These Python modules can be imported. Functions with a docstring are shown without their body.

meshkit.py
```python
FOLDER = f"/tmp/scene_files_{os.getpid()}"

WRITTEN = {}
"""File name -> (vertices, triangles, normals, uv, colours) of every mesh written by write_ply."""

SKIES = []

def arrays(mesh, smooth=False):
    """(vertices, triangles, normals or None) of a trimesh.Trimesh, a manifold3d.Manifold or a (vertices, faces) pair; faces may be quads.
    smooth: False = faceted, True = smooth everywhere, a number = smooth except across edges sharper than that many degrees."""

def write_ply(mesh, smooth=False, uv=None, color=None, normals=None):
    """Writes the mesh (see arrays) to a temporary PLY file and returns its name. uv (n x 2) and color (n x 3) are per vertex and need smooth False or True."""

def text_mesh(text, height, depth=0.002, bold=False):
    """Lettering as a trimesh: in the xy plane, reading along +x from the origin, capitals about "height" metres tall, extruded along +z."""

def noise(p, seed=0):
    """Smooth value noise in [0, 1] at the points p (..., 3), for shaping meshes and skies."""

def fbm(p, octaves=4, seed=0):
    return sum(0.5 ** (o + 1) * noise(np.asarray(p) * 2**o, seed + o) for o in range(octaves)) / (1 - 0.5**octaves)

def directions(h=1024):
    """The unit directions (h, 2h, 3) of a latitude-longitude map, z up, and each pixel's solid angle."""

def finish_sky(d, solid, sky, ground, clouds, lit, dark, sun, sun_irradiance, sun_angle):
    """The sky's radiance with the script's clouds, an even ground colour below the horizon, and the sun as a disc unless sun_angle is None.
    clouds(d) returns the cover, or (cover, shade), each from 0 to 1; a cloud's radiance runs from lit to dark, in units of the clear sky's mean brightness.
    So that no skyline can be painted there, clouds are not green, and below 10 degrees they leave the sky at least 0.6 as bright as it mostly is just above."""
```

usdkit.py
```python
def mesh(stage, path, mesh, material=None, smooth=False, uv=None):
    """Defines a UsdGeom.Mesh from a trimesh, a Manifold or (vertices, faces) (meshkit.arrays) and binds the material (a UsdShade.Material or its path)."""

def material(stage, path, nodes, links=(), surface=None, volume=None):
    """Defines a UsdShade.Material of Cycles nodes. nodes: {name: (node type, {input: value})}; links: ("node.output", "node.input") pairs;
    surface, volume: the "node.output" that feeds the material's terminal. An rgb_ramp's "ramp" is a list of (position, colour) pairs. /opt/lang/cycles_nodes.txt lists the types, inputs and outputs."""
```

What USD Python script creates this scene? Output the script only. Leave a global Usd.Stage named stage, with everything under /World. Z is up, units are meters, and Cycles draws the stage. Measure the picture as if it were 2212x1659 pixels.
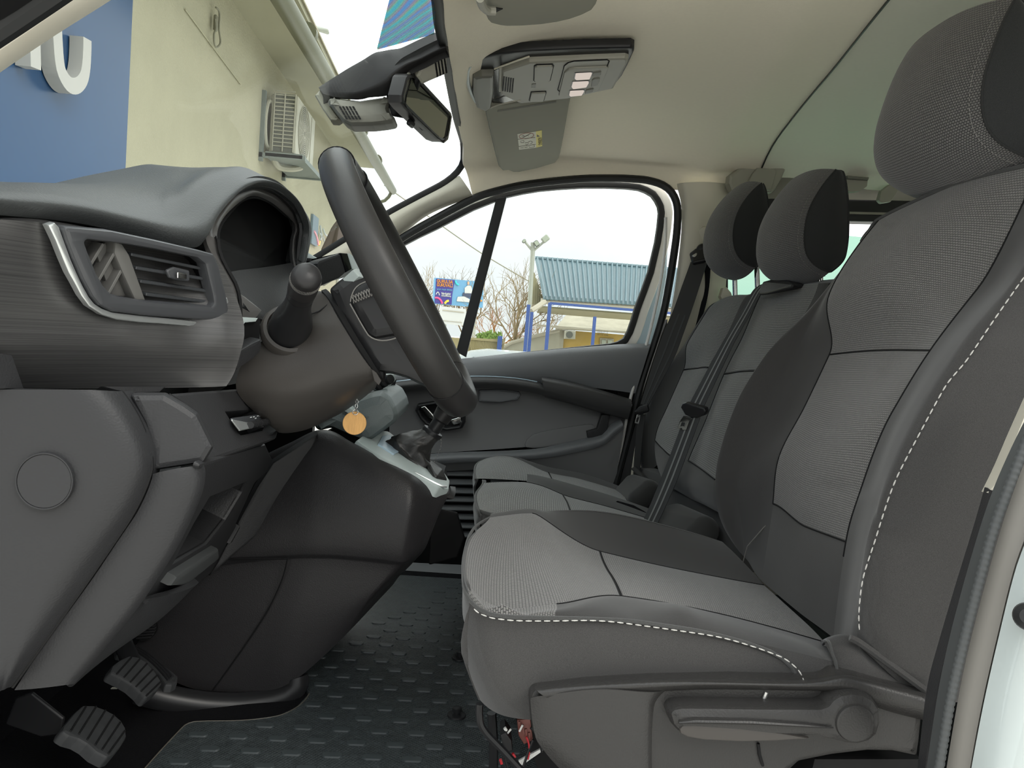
import math, random
import numpy as np, trimesh, usdkit, meshkit
from meshkit import text_mesh
from scipy.interpolate import Akima1DInterpolator
from shapely.geometry import Polygon
import manifold3d as m3
from pxr import Usd, UsdGeom, UsdLux, UsdShade, Gf, Sdf

stage = Usd.Stage.CreateInMemory()
UsdGeom.Xform.Define(stage, '/World')
UsdGeom.SetStageUpAxis(stage, 'Z')

# ---------------------------------------------------------------- camera, sky, sun, exposure
FPX, CX, CY = 1600.0, 1106.0, 829.5
EYE = np.array([0.0, 0.0, 0.62])                 # x: towards the rear of the van, y: across it, z: up; cab floor at z = 0
YAW, PITCH, ROLL = math.radians(2.7), math.radians(3.9), math.radians(4.6)
FWD = np.array([math.sin(YAW) * math.cos(PITCH), math.cos(YAW) * math.cos(PITCH), -math.sin(PITCH)])
LR = np.array([math.cos(YAW), -math.sin(YAW), 0.0])
LU = np.cross(LR, FWD)
CA = LR * math.cos(ROLL) + LU * math.sin(ROLL)
CB = -LR * math.sin(ROLL) + LU * math.cos(ROLL)
cam = UsdGeom.Camera.Define(stage, '/World/camera')
cam.CreateHorizontalApertureAttr(36.0)
cam.CreateVerticalApertureAttr(36.0 * 1659 / 2212)
cam.CreateFocalLengthAttr(36.0 * FPX / 2212)
cam.CreateClippingRangeAttr((0.05, 2000.0))
EXPOSURE = 0.0
cam.CreateExposureAttr(EXPOSURE)
cam.AddTransformOp().Set(Gf.Matrix4d(*CA, 0, *CB, 0, *(-FWD), 0, *EYE, 1))

SKY, SUN = 2.9, 4.0
def _sky():
    """overcast sky: a zenith three times as bright as the horizon (the standard overcast), broken by faint cloud"""
    n = {
        'tc': ('texture_coordinate', {}),
        'mp': ('mapping', {'scale': (1.0, 1.0, 2.6)}),
        'no': ('noise_texture', {'scale': 2.3, 'detail': 6.0, 'roughness': 0.55}),
        'rp': ('rgb_ramp', {'ramp': [(0.32, (0.84, 0.89, 0.92)), (0.5, (0.94, 0.975, 0.98)), (0.68, (1.0, 1.0, 0.99))]}),
        'sx': ('separate_xyz', {}),
        'ov': ('map_range', {'from_min': 0.0, 'from_max': 1.0, 'to_min': SKY / 3.0, 'to_max': SKY, 'clamp': True}),
        'bg': ('background_shader', {}),
    }
    l = [('tc.generated', 'mp.vector'), ('mp.vector', 'no.vector'), ('no.fac', 'rp.fac'), ('rp.color', 'bg.color'), ('tc.generated', 'sx.vector'), ('sx.z', 'ov.value'), ('ov.result', 'bg.strength')]
    return usdkit.material(stage, '/World/Looks/overcast_sky', n, l, surface='bg.background')
dome = UsdLux.DomeLight.Define(stage, '/World/sky_light')
dome.CreateIntensityAttr(1.0)
UsdShade.MaterialBindingAPI.Apply(dome.GetPrim()).Bind(_sky())
sun = UsdLux.DistantLight.Define(stage, '/World/sun_light')
sun.CreateIntensityAttr(SUN)
sun.CreateAngleAttr(18.0)
sun.CreateColorAttr((1.0, 0.95, 0.87))
# veiled sun behind the camera, high and towards the rear of the van
_sd = np.array([0.52, -0.62, 0.60]); _sd /= np.linalg.norm(_sd)
_sx = np.cross([0, 0, 1.0], _sd); _sx /= np.linalg.norm(_sx); _sy = np.cross(_sd, _sx)
sun.AddTransformOp().Set(Gf.Matrix4d(*_sx, 0, *_sy, 0, *_sd, 0, 0, 0, 5, 1))

# ---------------------------------------------------------------- helpers
def ray(px, py):
    a, b = (px - CX) / FPX, -(py - CY) / FPX
    return CA * a + CB * b + FWD
def P(px, py, y):
    d = ray(px, py); return EYE + d * (y / d[1])
def PX(px, py, x):
    d = ray(px, py); return EYE + d * (x / d[0])
def PZ(px, py, z):
    d = ray(px, py); return EYE + d * ((z - EYE[2]) / d[2])
def A(pts, y=None):
    """(px, py[, y]) -> points; a missing y is interpolated between the given ones, or constant."""
    pts = [tuple(p) for p in pts]
    if y is not None and np.isscalar(y):
        return np.array([P(p[0], p[1], p[2] if len(p) > 2 else y) for p in pts])
    xs = [i for i, p in enumerate(pts) if len(p) > 2]
    ys = [pts[i][2] for i in xs]
    d = np.r_[0, np.cumsum([math.hypot(pts[i + 1][0] - pts[i][0], pts[i + 1][1] - pts[i][1]) for i in range(len(pts) - 1)])]
    yy = np.interp(d, d[xs], ys)
    return np.array([P(p[0], p[1], yy[i]) for i, p in enumerate(pts)])
def resample(p, n, closed=False, smooth=True):
    p = np.asarray(p, float)
    if closed: p = np.vstack([p, p[:1]])
    d = np.r_[0, np.cumsum(np.linalg.norm(np.diff(p, axis=0), axis=1))]
    keep = np.r_[True, np.diff(d) > 1e-9]; p, d = p[keep], d[keep]
    t = np.linspace(0, d[-1], n + 1 if closed else n)
    if len(p) < 3 or not smooth:
        q = np.stack([np.interp(t, d, p[:, k]) for k in range(3)], 1)
    elif closed:
        m = min(3, len(p) - 1)
        pp = np.vstack([p[-1 - m:-1], p, p[1:1 + m]]); dd = np.r_[d[-1 - m:-1] - d[-1], d, d[1:1 + m] + d[-1]]
        q = Akima1DInterpolator(dd, pp)(t)
    else:
        q = Akima1DInterpolator(d, p)(t)
    return q[:-1] if closed else q
def across(R, n, closed=False):
    """R: (K, V, 3) rails; n samples per strip. Returns the grid (U, V, 3) and the rail indices."""
    K = len(R)
    if np.isscalar(n): n = [n] * (K if closed else K - 1)
    d = np.linalg.norm(np.diff(np.concatenate([R, R[:1]]) if closed else R, axis=0), axis=2).mean(1) + 1e-6
    k = np.r_[0, np.cumsum(d)]
    t = np.concatenate([np.linspace(k[i], k[i + 1], n[i] + 1)[:-1] for i in range(len(n))] + [[k[len(n)]]])
    if closed:
        pp = np.concatenate([R[-3:], R, R[:3]]); kk = np.r_[k[-4:-1] - k[-1], k[:-1], k[-1] + k[:3]]
    else:
        pp, kk = R, k[:K]
    G = Akima1DInterpolator(kk, pp, axis=0)(t) if len(pp) > 2 else pp[0][None] * (1 - (t / kk[-1]))[:, None, None] + pp[1][None] * (t / kk[-1])[:, None, None]
    return G, np.r_[0, np.cumsum(n)]
def loft(rails, n=6, m=40, smooth=True):
    R = np.array([resample(r, m, smooth=smooth) for r in rails])
    return across(R, n)
def loftI(rails, n=6, m=40, soft=0):
    """as loft, for rails with the same number of control points, which stay abreast of each other"""
    k = len(rails[0]); t = np.linspace(0, k - 1, m)
    R = np.array([Akima1DInterpolator(np.arange(k), np.asarray(r, float))(t) if k > 2 else np.asarray(r[0])[None] * (1 - t[:, None]) + np.asarray(r[1])[None] * t[:, None] for r in rails])
    if soft:
        from scipy.ndimage import gaussian_filter1d
        R = gaussian_filter1d(R, soft, axis=1, mode='nearest')
    return across(R, n)
def bulge(G, a, du=True, dv=False, toward=EYE):
    """pillows an open grid by a metres towards a point"""
    N = normals(G)
    N = N * np.sign(((toward - G) * N).sum(-1, keepdims=True).mean())
    u, v = np.linspace(0, 1, G.shape[0])[:, None], np.linspace(0, 1, G.shape[1])[None]
    w = (np.sin(np.pi * u) ** 0.7 if du else 1 + 0 * u) * (np.sin(np.pi * v) ** 0.7 if dv else 1 + 0 * v)
    return G + N * (a * w)[..., None]
def normals(G):
    N = np.cross(np.gradient(G, axis=0), np.gradient(G, axis=1))
    return N / (np.linalg.norm(N, axis=-1, keepdims=True) + 1e-12)
def gridfaces(U, V, cu=False, cv=False):
    i, j = np.meshgrid(np.arange(U if cu else U - 1), np.arange(V if cv else V - 1), indexing='ij')
    a, b, c, d = i * V + j, ((i + 1) % U) * V + j, ((i + 1) % U) * V + (j + 1) % V, i * V + (j + 1) % V
    return np.stack([a, b, c, d], -1).reshape(-1, 4)
class Surf:
    """a grid surface with uv in metres"""
    def __init__(s, G, cu=False, cv=False):
        s.v, s.f = G.reshape(-1, 3), gridfaces(G.shape[0], G.shape[1], cu, cv)
        u = np.r_[0, np.cumsum(np.linalg.norm(np.diff(G, axis=0), axis=2).mean(1))]
        v = np.r_[0, np.cumsum(np.linalg.norm(np.diff(G, axis=1), axis=2).mean(0))]
        s.uv = np.stack(np.meshgrid(u - u[-1] / 2, v - v[-1] / 2, indexing='ij'), -1).reshape(-1, 2)
def thick(G, t, toward=EYE):
    """a closed shell: the grid and a copy t metres behind it (away from `toward`), edges joined"""
    N = normals(G); N = N * np.sign(((toward - G) * N).sum(-1).mean())
    B = G - N * t
    U, V = G.shape[:2]
    v = np.vstack([G.reshape(-1, 3), B.reshape(-1, 3)]); f = gridfaces(U, V); o = U * V
    e = np.r_[np.arange(V), np.arange(2, U) * V - 1 + 0, (U - 1) * V + np.arange(V)[::-1], (np.arange(1, U - 1) * V)[::-1]]
    e2 = np.roll(e, -1)
    return tri(v, np.vstack([f, f[:, ::-1] + o, np.stack([e, e + o, e2 + o, e2], 1)]))
def tri(v, f):
    f = np.asarray(f)
    if f.shape[1] == 4: f = np.vstack([f[:, [0, 1, 2]], f[:, [0, 2, 3]]])
    return trimesh.Trimesh(np.asarray(v, float), f, process=False)
def cat(*ms):
    ms = [m for x in ms for m in (x if isinstance(x, (list, tuple)) else [x])]
    return trimesh.util.concatenate([tri(m.v, m.f) if isinstance(m, Surf) else m for m in ms])
def frames(p, closed=False):
    t = (np.roll(p, -1, 0) - np.roll(p, 1, 0)) if closed else np.gradient(p, axis=0)
    t /= np.linalg.norm(t, axis=1, keepdims=True) + 1e-12
    a = np.cross(t[0], [0, 0, 1.0] if abs(t[0][2]) < 0.9 else [1.0, 0, 0]); a /= np.linalg.norm(a)
    A_ = [a]
    for k in range(1, len(p)):
        a = A_[-1] - t[k] * (A_[-1] @ t[k]); A_.append(a / np.linalg.norm(a))
    A_ = np.array(A_); return t, A_, np.cross(t, A_)
def tube(p, r, sides=10, closed=False, flat=1.0, up=None, n=None, caps=True):
    """round or flattened sweep; r scalar or per point; flat scales the second axis; up fixes the first axis"""
    p = np.asarray(p, float)
    if n: p = resample(p, n, closed)
    t, a, b = frames(p, closed)
    if up is not None:
        a = np.asarray(up, float)[None] - t * (t @ np.asarray(up, float))[:, None]; a /= np.linalg.norm(a, axis=1, keepdims=True); b = np.cross(t, a)
    r = np.broadcast_to(np.asarray(r, float), (len(p),))
    if n and len(r) != len(p): r = np.full(len(p), r.mean())
    g = np.arange(sides) * 2 * np.pi / sides
    G = p[:, None] + r[:, None, None] * (np.cos(g)[None, :, None] * a[:, None] + flat * np.sin(g)[None, :, None] * b[:, None])
    v, f = G.reshape(-1, 3), gridfaces(len(p), sides, closed, True)
    m = tri(v, f)
    if not closed and caps:
        k = len(v); v = np.vstack([v, p[0], p[-1]])
        i = np.arange(sides); j = (i + 1) % sides; o = (len(p) - 1) * sides
        m = tri(v, np.vstack([m.faces, np.stack([np.full(sides, k), j, i], 1), np.stack([np.full(sides, k + 1), o + i, o + j], 1)]))
    return m
def lathe(p0, p1, prof, sides=28):
    """prof: (t along p0->p1 in metres, radius)"""
    p0, p1 = np.asarray(p0, float), np.asarray(p1, float); d = (p1 - p0) / np.linalg.norm(p1 - p0)
    a = np.cross(d, [0, 0, 1.0] if abs(d[2]) < 0.9 else [1.0, 0, 0]); a /= np.linalg.norm(a); b = np.cross(d, a)
    g = np.arange(sides) * 2 * np.pi / sides
    G = np.array([p0 + d * t + max(r, 1e-5) * (np.cos(g)[:, None] * a + np.sin(g)[:, None] * b) for t, r in prof])
    return tri(G.reshape(-1, 3), gridfaces(len(prof), sides, False, True))
class Plane:
    def __init__(s, a, b, c):
        """three (px, py, y); the normal faces the camera"""
        a, b, c = (P(*q) if len(q) == 3 and not isinstance(q, np.ndarray) else np.asarray(q, float) for q in (a, b, c))
        s.o = a; n = np.cross(b - a, c - a); s.n = n / np.linalg.norm(n)
        if s.n @ (EYE - a) < 0: s.n = -s.n
        s.e1 = b - a; s.e1 /= np.linalg.norm(s.e1); s.e2 = np.cross(s.n, s.e1)
    def at(s, px, py, up=0.0):
        d = ray(px, py); return EYE + d * (((s.o + s.n * up - EYE) @ s.n) / (d @ s.n))
    def pts(s, pts, up=0.0): return np.array([s.at(p[0], p[1], up) for p in pts])
    def two(s, q): return np.stack([(q - s.o) @ s.e1, (q - s.o) @ s.e2], -1)
    def three(s, q, up=0.0): return s.o + q[..., :1] * s.e1 + q[..., 1:] * s.e2 + s.n * up
def YP(y): return Plane(np.array([0.0, y, 0]), np.array([1.0, y, 0]), np.array([0.0, y, 1.0]))
def inset(q, b):
    """moves every vertex of a closed counter-clockwise ring inwards by b (mitred)"""
    e = np.roll(q, -1, 0) - q; e /= np.linalg.norm(e, axis=1, keepdims=True) + 1e-12
    n = np.stack([-e[:, 1], e[:, 0]], 1); m = n + np.roll(n, 1, 0)
    L = (m * m).sum(1, keepdims=True); m = m / np.maximum(L, 0.4) * 2 / 1.0 * 1.0
    return q + m * b / 1.0
def roundpoly(q, r):
    """shapely polygon of a ring with its corners rounded"""
    p = Polygon(q).buffer(0)
    if r: p = p.buffer(-r, 6).buffer(2 * r, 6).buffer(-r, 6)
    if p.geom_type != 'Polygon': p = max(p.geoms, key=lambda g: g.area)
    return p
def prism(pl, poly, t, bevel=0.0, up=0.0):
    """a shapely polygon in the plane's own axes, its front raised by `up`, t thick away from the camera, front edge bevelled"""
    rings = [np.array(poly.exterior.coords)[:-1]] + [np.array(h.coords)[:-1] for h in poly.interiors]
    area = lambda q: 0.5 * (q[:, 0] * np.roll(q[:, 1], -1) - q[:, 1] * np.roll(q[:, 0], -1)).sum()
    rings = [(q if (area(q) > 0) == (i == 0) else q[::-1]) for i, q in enumerate(rings)]
    lv = [(bevel, 0.0), (bevel * 0.3, bevel * 0.3), (0.0, bevel), (0.0, t)] if bevel else [(0.0, 0.0), (0.0, t)]
    V, F, k = [], [], 0
    for q in rings:
        L = [pl.three(inset(q, b) if b else q, up - z) for b, z in lv]
        V.append(np.array(L).reshape(-1, 3)); F.append(gridfaces(len(lv), len(q), False, True) + k); k += len(lv) * len(q)
    side = tri(np.vstack(V), np.vstack(F))
    caps = []
    for b, z in (lv[0], lv[-1]):
        rr = [inset(q, b) if b else q for q in rings]
        pp = Polygon(rr[0], rr[1:])
        try:
            v, f = trimesh.creation.triangulate_polygon(pp if pp.is_valid else pp.buffer(0), engine='earcut')
            caps.append(tri(pl.three(np.asarray(v), up - z), f))
        except Exception:
            pass
    return cat(side, *caps)
def slab(pl, out, t, bevel=0.0, up=0.0, r=0.0, holes=(), smooth=0, hr=0.0):
    """pixel outline on a plane (or y) -> bevelled plate t thick, its front raised by up towards the camera"""
    if np.isscalar(pl): pl = YP(pl)
    def ring(o, k):
        q = pl.pts(o)
        if k: q = resample(q, k, closed=True)
        return pl.two(q)
    p = roundpoly(ring(out, smooth), r)
    for h in holes: p = p.difference(roundpoly(ring(h, smooth), hr))
    if p.geom_type != 'Polygon': p = max(p.geoms, key=lambda g: g.area)
    return prism(pl, p, t, bevel, up)
def box(c, s, bevel=0.0, R=None):
    """box centred at c, sizes s, chamfered edges; R: 3x3 columns = axes"""
    s = np.asarray(s, float) / 2
    if bevel:
        pts = [np.array([sx, sy, sz]) * (s - bevel * (1 - np.eye(3)[k])) for k in range(3) for sx in (-1, 1) for sy in (-1, 1) for sz in (-1, 1)]
        m = trimesh.convex.convex_hull(np.array(pts))
    else:
        m = trimesh.creation.box(2 * s)
    v = np.array(m.vertices)
    if R is not None: v = v @ np.asarray(R).T
    return tri(v + np.asarray(c, float), m.faces)
def hull(pts, r=0.0, n=1):
    """convex hull of spheres"""
    pts = np.asarray(pts, float)
    if r is not None and np.any(np.asarray(r) > 0):
        s = trimesh.creation.icosphere(n).vertices; r = np.broadcast_to(r, (len(pts),))
        pts = np.concatenate([s * r[i] + pts[i] for i in range(len(pts))])
    h = trimesh.convex.convex_hull(pts); return tri(h.vertices, h.faces)
def stitches(curve, length=0.0045, gap=0.0022, r=0.0007, lift=0.0012, toward=EYE):
    c = resample(curve, 400); d = np.r_[0, np.cumsum(np.linalg.norm(np.diff(c, axis=0), axis=1))]
    out, s = [], gap
    at = lambda x: np.array([np.interp(x, d, c[:, k]) for k in range(3)])
    while s + length < d[-1]:
        p = np.array([at(s), at(s + length / 2), at(s + length)]); w = toward - p[1]; w /= np.linalg.norm(w)
        p = p + w * lift * np.array([[0.4], [1.0], [0.4]])
        out.append(tube(p, [r * 0.6, r, r * 0.6], 5)); s += length + gap
    return cat(out)

used = {}
def numbered(parent, name):
    k = (str(parent), name); i = used.get(k, 0); used[k] = i + 1
    return name if i == 0 else f'{name}_{i:03d}'
class Thing:
    def __init__(s, path, base): s.path, s.base = path, np.asarray(base, float)
def _tag(prim, **kw):
    for k, v in kw.items():
        if v: prim.SetCustomDataByKey(k, v)
def thing(name, label, category, base, group=None, kind=None):
    path = '/World/' + numbered('/World', name)
    x = UsdGeom.Xform.Define(stage, path); x.AddTranslateOp().Set(Gf.Vec3d(*map(float, base)))
    _tag(x.GetPrim(), label=label, category=category, group=group, kind=kind)
    return Thing(path, base)
def struct(name, base=(0, 0, 0), label=None, mesh=None, m=None, smooth=False):
    if mesh is None:
        path = '/World/' + numbered('/World', name)
        x = UsdGeom.Xform.Define(stage, path); x.AddTranslateOp().Set(Gf.Vec3d(*map(float, base))); _tag(x.GetPrim(), kind='structure', label=label)
        return Thing(path, base)
    t = part(Thing('/World', (0, 0, 0)), name, mesh, m, smooth=smooth)
    _tag(stage.GetPrimAtPath(t.path), kind='structure', label=label)
    return t
def part(parent, name, mesh, m, smooth=35, label=None, kind=None, category=None, group=None):
    path = parent.path + '/' + numbered(parent.path, name)
    b = parent.base
    if isinstance(mesh, Surf):
        usdkit.mesh(stage, path, (mesh.v - b, mesh.f), M[m], smooth=True, uv=mesh.uv)
    else:
        v, f = np.array(mesh.vertices) - b, np.array(mesh.faces)
        mm = trimesh.Trimesh(v, f, process=False); mm.merge_vertices(digits_vertex=7) if smooth else None
        mm.update_faces(mm.nondegenerate_faces(height=1e-9)); mm.remove_unreferenced_vertices()
        usdkit.mesh(stage, path, mm, M[m], smooth=smooth)
    pr = stage.GetPrimAtPath(path); _tag(pr, label=label, kind=kind, category=category, group=group)
    return Thing(path, b)
def single(name, label, category, mesh, m, smooth=35, group=None, kind=None):
    return part(Thing('/World', (0, 0, 0)), name, mesh, m, smooth, label, kind, category, group)

# ---------------------------------------------------------------- materials
def lin(c):
    c = np.array(c, float) / 255.0
    return tuple(np.where(c <= 0.04045, c / 12.92, ((c + 0.055) / 1.055) ** 2.4))
M = {}
def mk(name, rgb, rough=0.6, spec=0.5, metal=0.0, grain=None, strength=0.3, dist=0.0006, vary=0.0, vscale=3.0, sheen=0.0, coat=0.0, stretch=None, kind='noise'):
    """plain principled look, optionally with fine relief (grain = texture scale) and a slight large-scale tone variation"""
    base = lin(rgb)
    n = {'p': ('principled_bsdf', {'base_color': base, 'roughness': rough, 'specular_ior_level': spec, 'metallic': metal, 'sheen_weight': sheen, 'coat_weight': coat})}
    l = []
    if grain or vary:
        n['tc'] = ('texture_coordinate', {})
        src = 'tc.object'
        if stretch:
            n['mp'] = ('mapping', {'scale': stretch}); l.append(('tc.object', 'mp.vector')); src = 'mp.vector'
    if grain:
        if kind == 'voronoi':
            n['g'] = ('noise_texture', {'scale': grain * 1.3, 'detail': 0.0}); out = 'g.fac'
        else:
            n['g'] = ('noise_texture', {'scale': grain, 'detail': 1.0}); out = 'g.fac'
        n['b'] = ('bump', {'strength': strength, 'distance': dist})
        l += [(src, 'g.vector'), (out, 'b.height'), ('b.normal', 'p.normal')]
    if vary:
        n['vn'] = ('noise_texture', {'scale': vscale, 'detail': 5.0, 'roughness': 0.6})
        d = np.array(base)
        n['vr'] = ('rgb_ramp', {'ramp': [(0.3, tuple(d * (1 - vary))), (0.7, tuple(np.minimum(d * (1 + vary), 1)))]})
        l += [(src, 'vn.vector'), ('vn.fac', 'vr.fac'), ('vr.color', 'p.base_color')]
    M[name] = usdkit.material(stage, '/World/Looks/' + name, n, l, surface='p.BSDF')
def mk_fabric(name, dark, light, w, h, strength=0.5, weave=True):
    """ribbed seat fabric: rows h metres high of woven dashes w metres long, in the mesh's uv"""
    n = {'tc': ('texture_coordinate', {}),
         'br': ('brick_texture', {'scale': 1.0, 'brick_width': w, 'row_height': h, 'mortar_size': h * 0.16, 'mortar_smooth': 0.6, 'color1': lin(light), 'color2': tuple(np.array(lin(light)) * 0.86), 'mortar': lin(dark), 'offset': 0.5}),
         'no': ('noise_texture', {'scale': 1400.0, 'detail': 2.0}),
         'mx': ('mix_color', {'blend_type': 'multiply', 'fac': 0.35}),
         'iv': ('invert', {'fac': 1.0}),
         'b': ('bump', {'strength': strength, 'distance': 0.0012}),
         'p': ('principled_bsdf', {'roughness': 0.9, 'specular_ior_level': 0.25, 'sheen_weight': 0.25})}
    l = [('tc.UV', 'br.vector'), ('tc.UV', 'no.vector'), ('br.color', 'mx.a'), ('no.color', 'mx.b'), ('mx.result', 'p.base_color'), ('br.fac', 'iv.color'), ('iv.color', 'b.height'), ('b.normal', 'p.normal')]
    M[name] = usdkit.material(stage, '/World/Looks/' + name, n, l, surface='p.BSDF')
def mk_cloth(name, rgb, scale=1500.0):
    """plain fine-woven cloth"""
    c = np.array(lin(rgb))
    n = {'tc': ('texture_coordinate', {}),
         'ck': ('noise_texture', {'scale': scale, 'detail': 1.0}),
         'r': ('rgb_ramp', {'ramp': [(0.3, tuple(c * 0.8)), (0.7, tuple(c * 1.2))]}),
         'b': ('bump', {'strength': 0.2, 'distance': 0.0005}),
         'p': ('principled_bsdf', {'roughness': 0.92, 'specular_ior_level': 0.2, 'sheen_weight': 0.2})}
    l = [('tc.object', 'ck.vector'), ('ck.fac', 'r.fac'), ('r.color', 'p.base_color'), ('ck.fac', 'b.height'), ('b.normal', 'p.normal')]
    M[name] = usdkit.material(stage, '/World/Looks/' + name, n, l, surface='p.BSDF')
def mk_glass(name, tint=(1, 1, 1)):
    # Schlick from the facing term: the same on both faces of a thin pane
    n = {'t': ('transparent_bsdf', {'color': tint}), 'g': ('glossy_bsdf', {'color': (1, 1, 1), 'roughness': 0.0}), 'f': ('layer_weight', {'blend': 0.5}),
         'q': ('math', {'math_type': 'power', 'value2': 5.0}), 'k': ('math', {'math_type': 'multiply_add', 'value2': 0.08, 'value3': 0.006}), 'm': ('mix_closure', {})}
    l = [('f.facing', 'q.value1'), ('q.value', 'k.value1'), ('k.value', 'm.fac'), ('t.BSDF', 'm.closure1'), ('g.BSDF', 'm.closure2')]
    M[name] = usdkit.material(stage, '/World/Looks/' + name, n, l, surface='m.closure')
def mk_emit(name, rgb, s):
    M[name] = usdkit.material(stage, '/World/Looks/' + name, {'e': ('emission', {'color': lin(rgb), 'strength': s})}, [], surface='e.emission')

mk('headliner', (240, 232, 212), 0.95, 0.1, grain=900, strength=0.25, vary=0.015, vscale=160)
mk('headliner_rear', (230, 228, 212), 0.95, 0.1, grain=900, strength=0.25, vary=0.015, vscale=160)
mk('beige_trim', (205, 200, 184), 0.55, 0.4, grain=1200, strength=0.06)
mk('frame_pale', (228, 226, 220), 0.4, 0.5)
mk('jamb_grey', (116, 113, 107), 0.5, 0.4)
mk('door_black', (58, 58, 58), 0.5, 0.4, grain=600, strength=0.2, dist=0.0005, kind='voronoi')
mk('seat_plastic', (38, 37, 36), 0.42, 0.4, grain=420, strength=0.35, dist=0.0006, kind='voronoi')
mk('cover_black', (36, 35, 35), 0.6, 0.2)
mk('grey_trim', (150, 148, 136), 0.5, 0.4, grain=1200, strength=0.05)
mk('grey_trim_dark', (112, 111, 102), 0.5, 0.4, grain=1200, strength=0.05)
mk('visor', (140, 138, 124), 0.7, 0.3, grain=1500, strength=0.06)
mk('leather_black', (40, 40, 41), 0.48, 0.32, grain=420, strength=0.35, dist=0.0006, kind='voronoi')
mk('dash_pad', (56, 58, 58), 0.50, 0.5, grain=420, strength=0.4, dist=0.0006, kind='voronoi')
mk('dash_panel', (41, 41, 42), 0.50, 0.32, grain=420, strength=0.35, dist=0.0006, kind='voronoi')
mk('console_plastic', (36, 35, 36), 0.45, 0.32, grain=500, strength=0.35, dist=0.0006, kind='voronoi')
mk('door_plastic', (114, 114, 114), 0.55, 0.45, grain=600, strength=0.2, dist=0.0005, kind='voronoi')
mk('door_sill_plastic', (112, 114, 116), 0.5, 0.45, grain=600, strength=0.2, dist=0.0005, kind='voronoi')
mk('smooth_black', (30, 30, 31), 0.38, 0.32)
mk('satin_black', (34, 33, 33), 0.42, 0.32, grain=1500, strength=0.04)
mk('black_gloss', (8, 8, 9), 0.12, 0.5)
mk('deep_black', (12, 12, 13), 0.7, 0.3)
mk('rubber', (26, 27, 27), 0.5, 0.4)
mk('rubber_grey', (66, 68, 68), 0.55, 0.4, grain=500, strength=0.08)
mk('rim_leather', (40, 39, 38), 0.44, 0.35, grain=900, strength=0.12, dist=0.0004)
mk('shroud', (60, 57, 54), 0.42, 0.32, grain=900, strength=0.1, dist=0.0004)
mk('satin_silver', (205, 208, 206), 0.28, 0.5, metal=0.85)
mk('ring_grey', (96, 94, 92), 0.35, 0.5, metal=0.3)
mk('chrome', (215, 215, 212), 0.12, 0.5, metal=1.0)
mk('console_silver', (168, 178, 176), 0.42, 0.5, grain=1500, strength=0.06)
mk('console_teal', (96, 104, 104), 0.5, 0.5, grain=500, strength=0.3, kind='voronoi')
mk('bezel_grey', (60, 61, 63), 0.36, 0.5)
mk('vane_grey', (92, 91, 88), 0.55, 0.4)
mk('vane_black', (52, 54, 56), 0.4, 0.5)
mk('gear_boot', (42, 41, 40), 0.42, 0.5, grain=300, strength=0.25, dist=0.001)
mk('carpet', (20, 20, 22), 0.95, 0.1, grain=700, strength=0.5, dist=0.002)
mk('wood_disc', (205, 158, 98), 0.7, 0.3, grain=300, strength=0.2, vary=0.12, vscale=40, stretch=(9.0, 9.0, 1.0))
mk('stitch_white', (176, 174, 169), 0.8, 0.2)
mk('stitch_grey', (120, 118, 114), 0.8, 0.2)
mk('paint_blue_grey', (178, 200, 214), 0.3, 0.5, coat=0.4)
mk('paint_white', (172, 180, 178), 0.3, 0.5, coat=0.4)
mk('belt', (66, 67, 67), 0.6, 0.3, grain=700, strength=0.2, stretch=(1, 1, 6))
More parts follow.
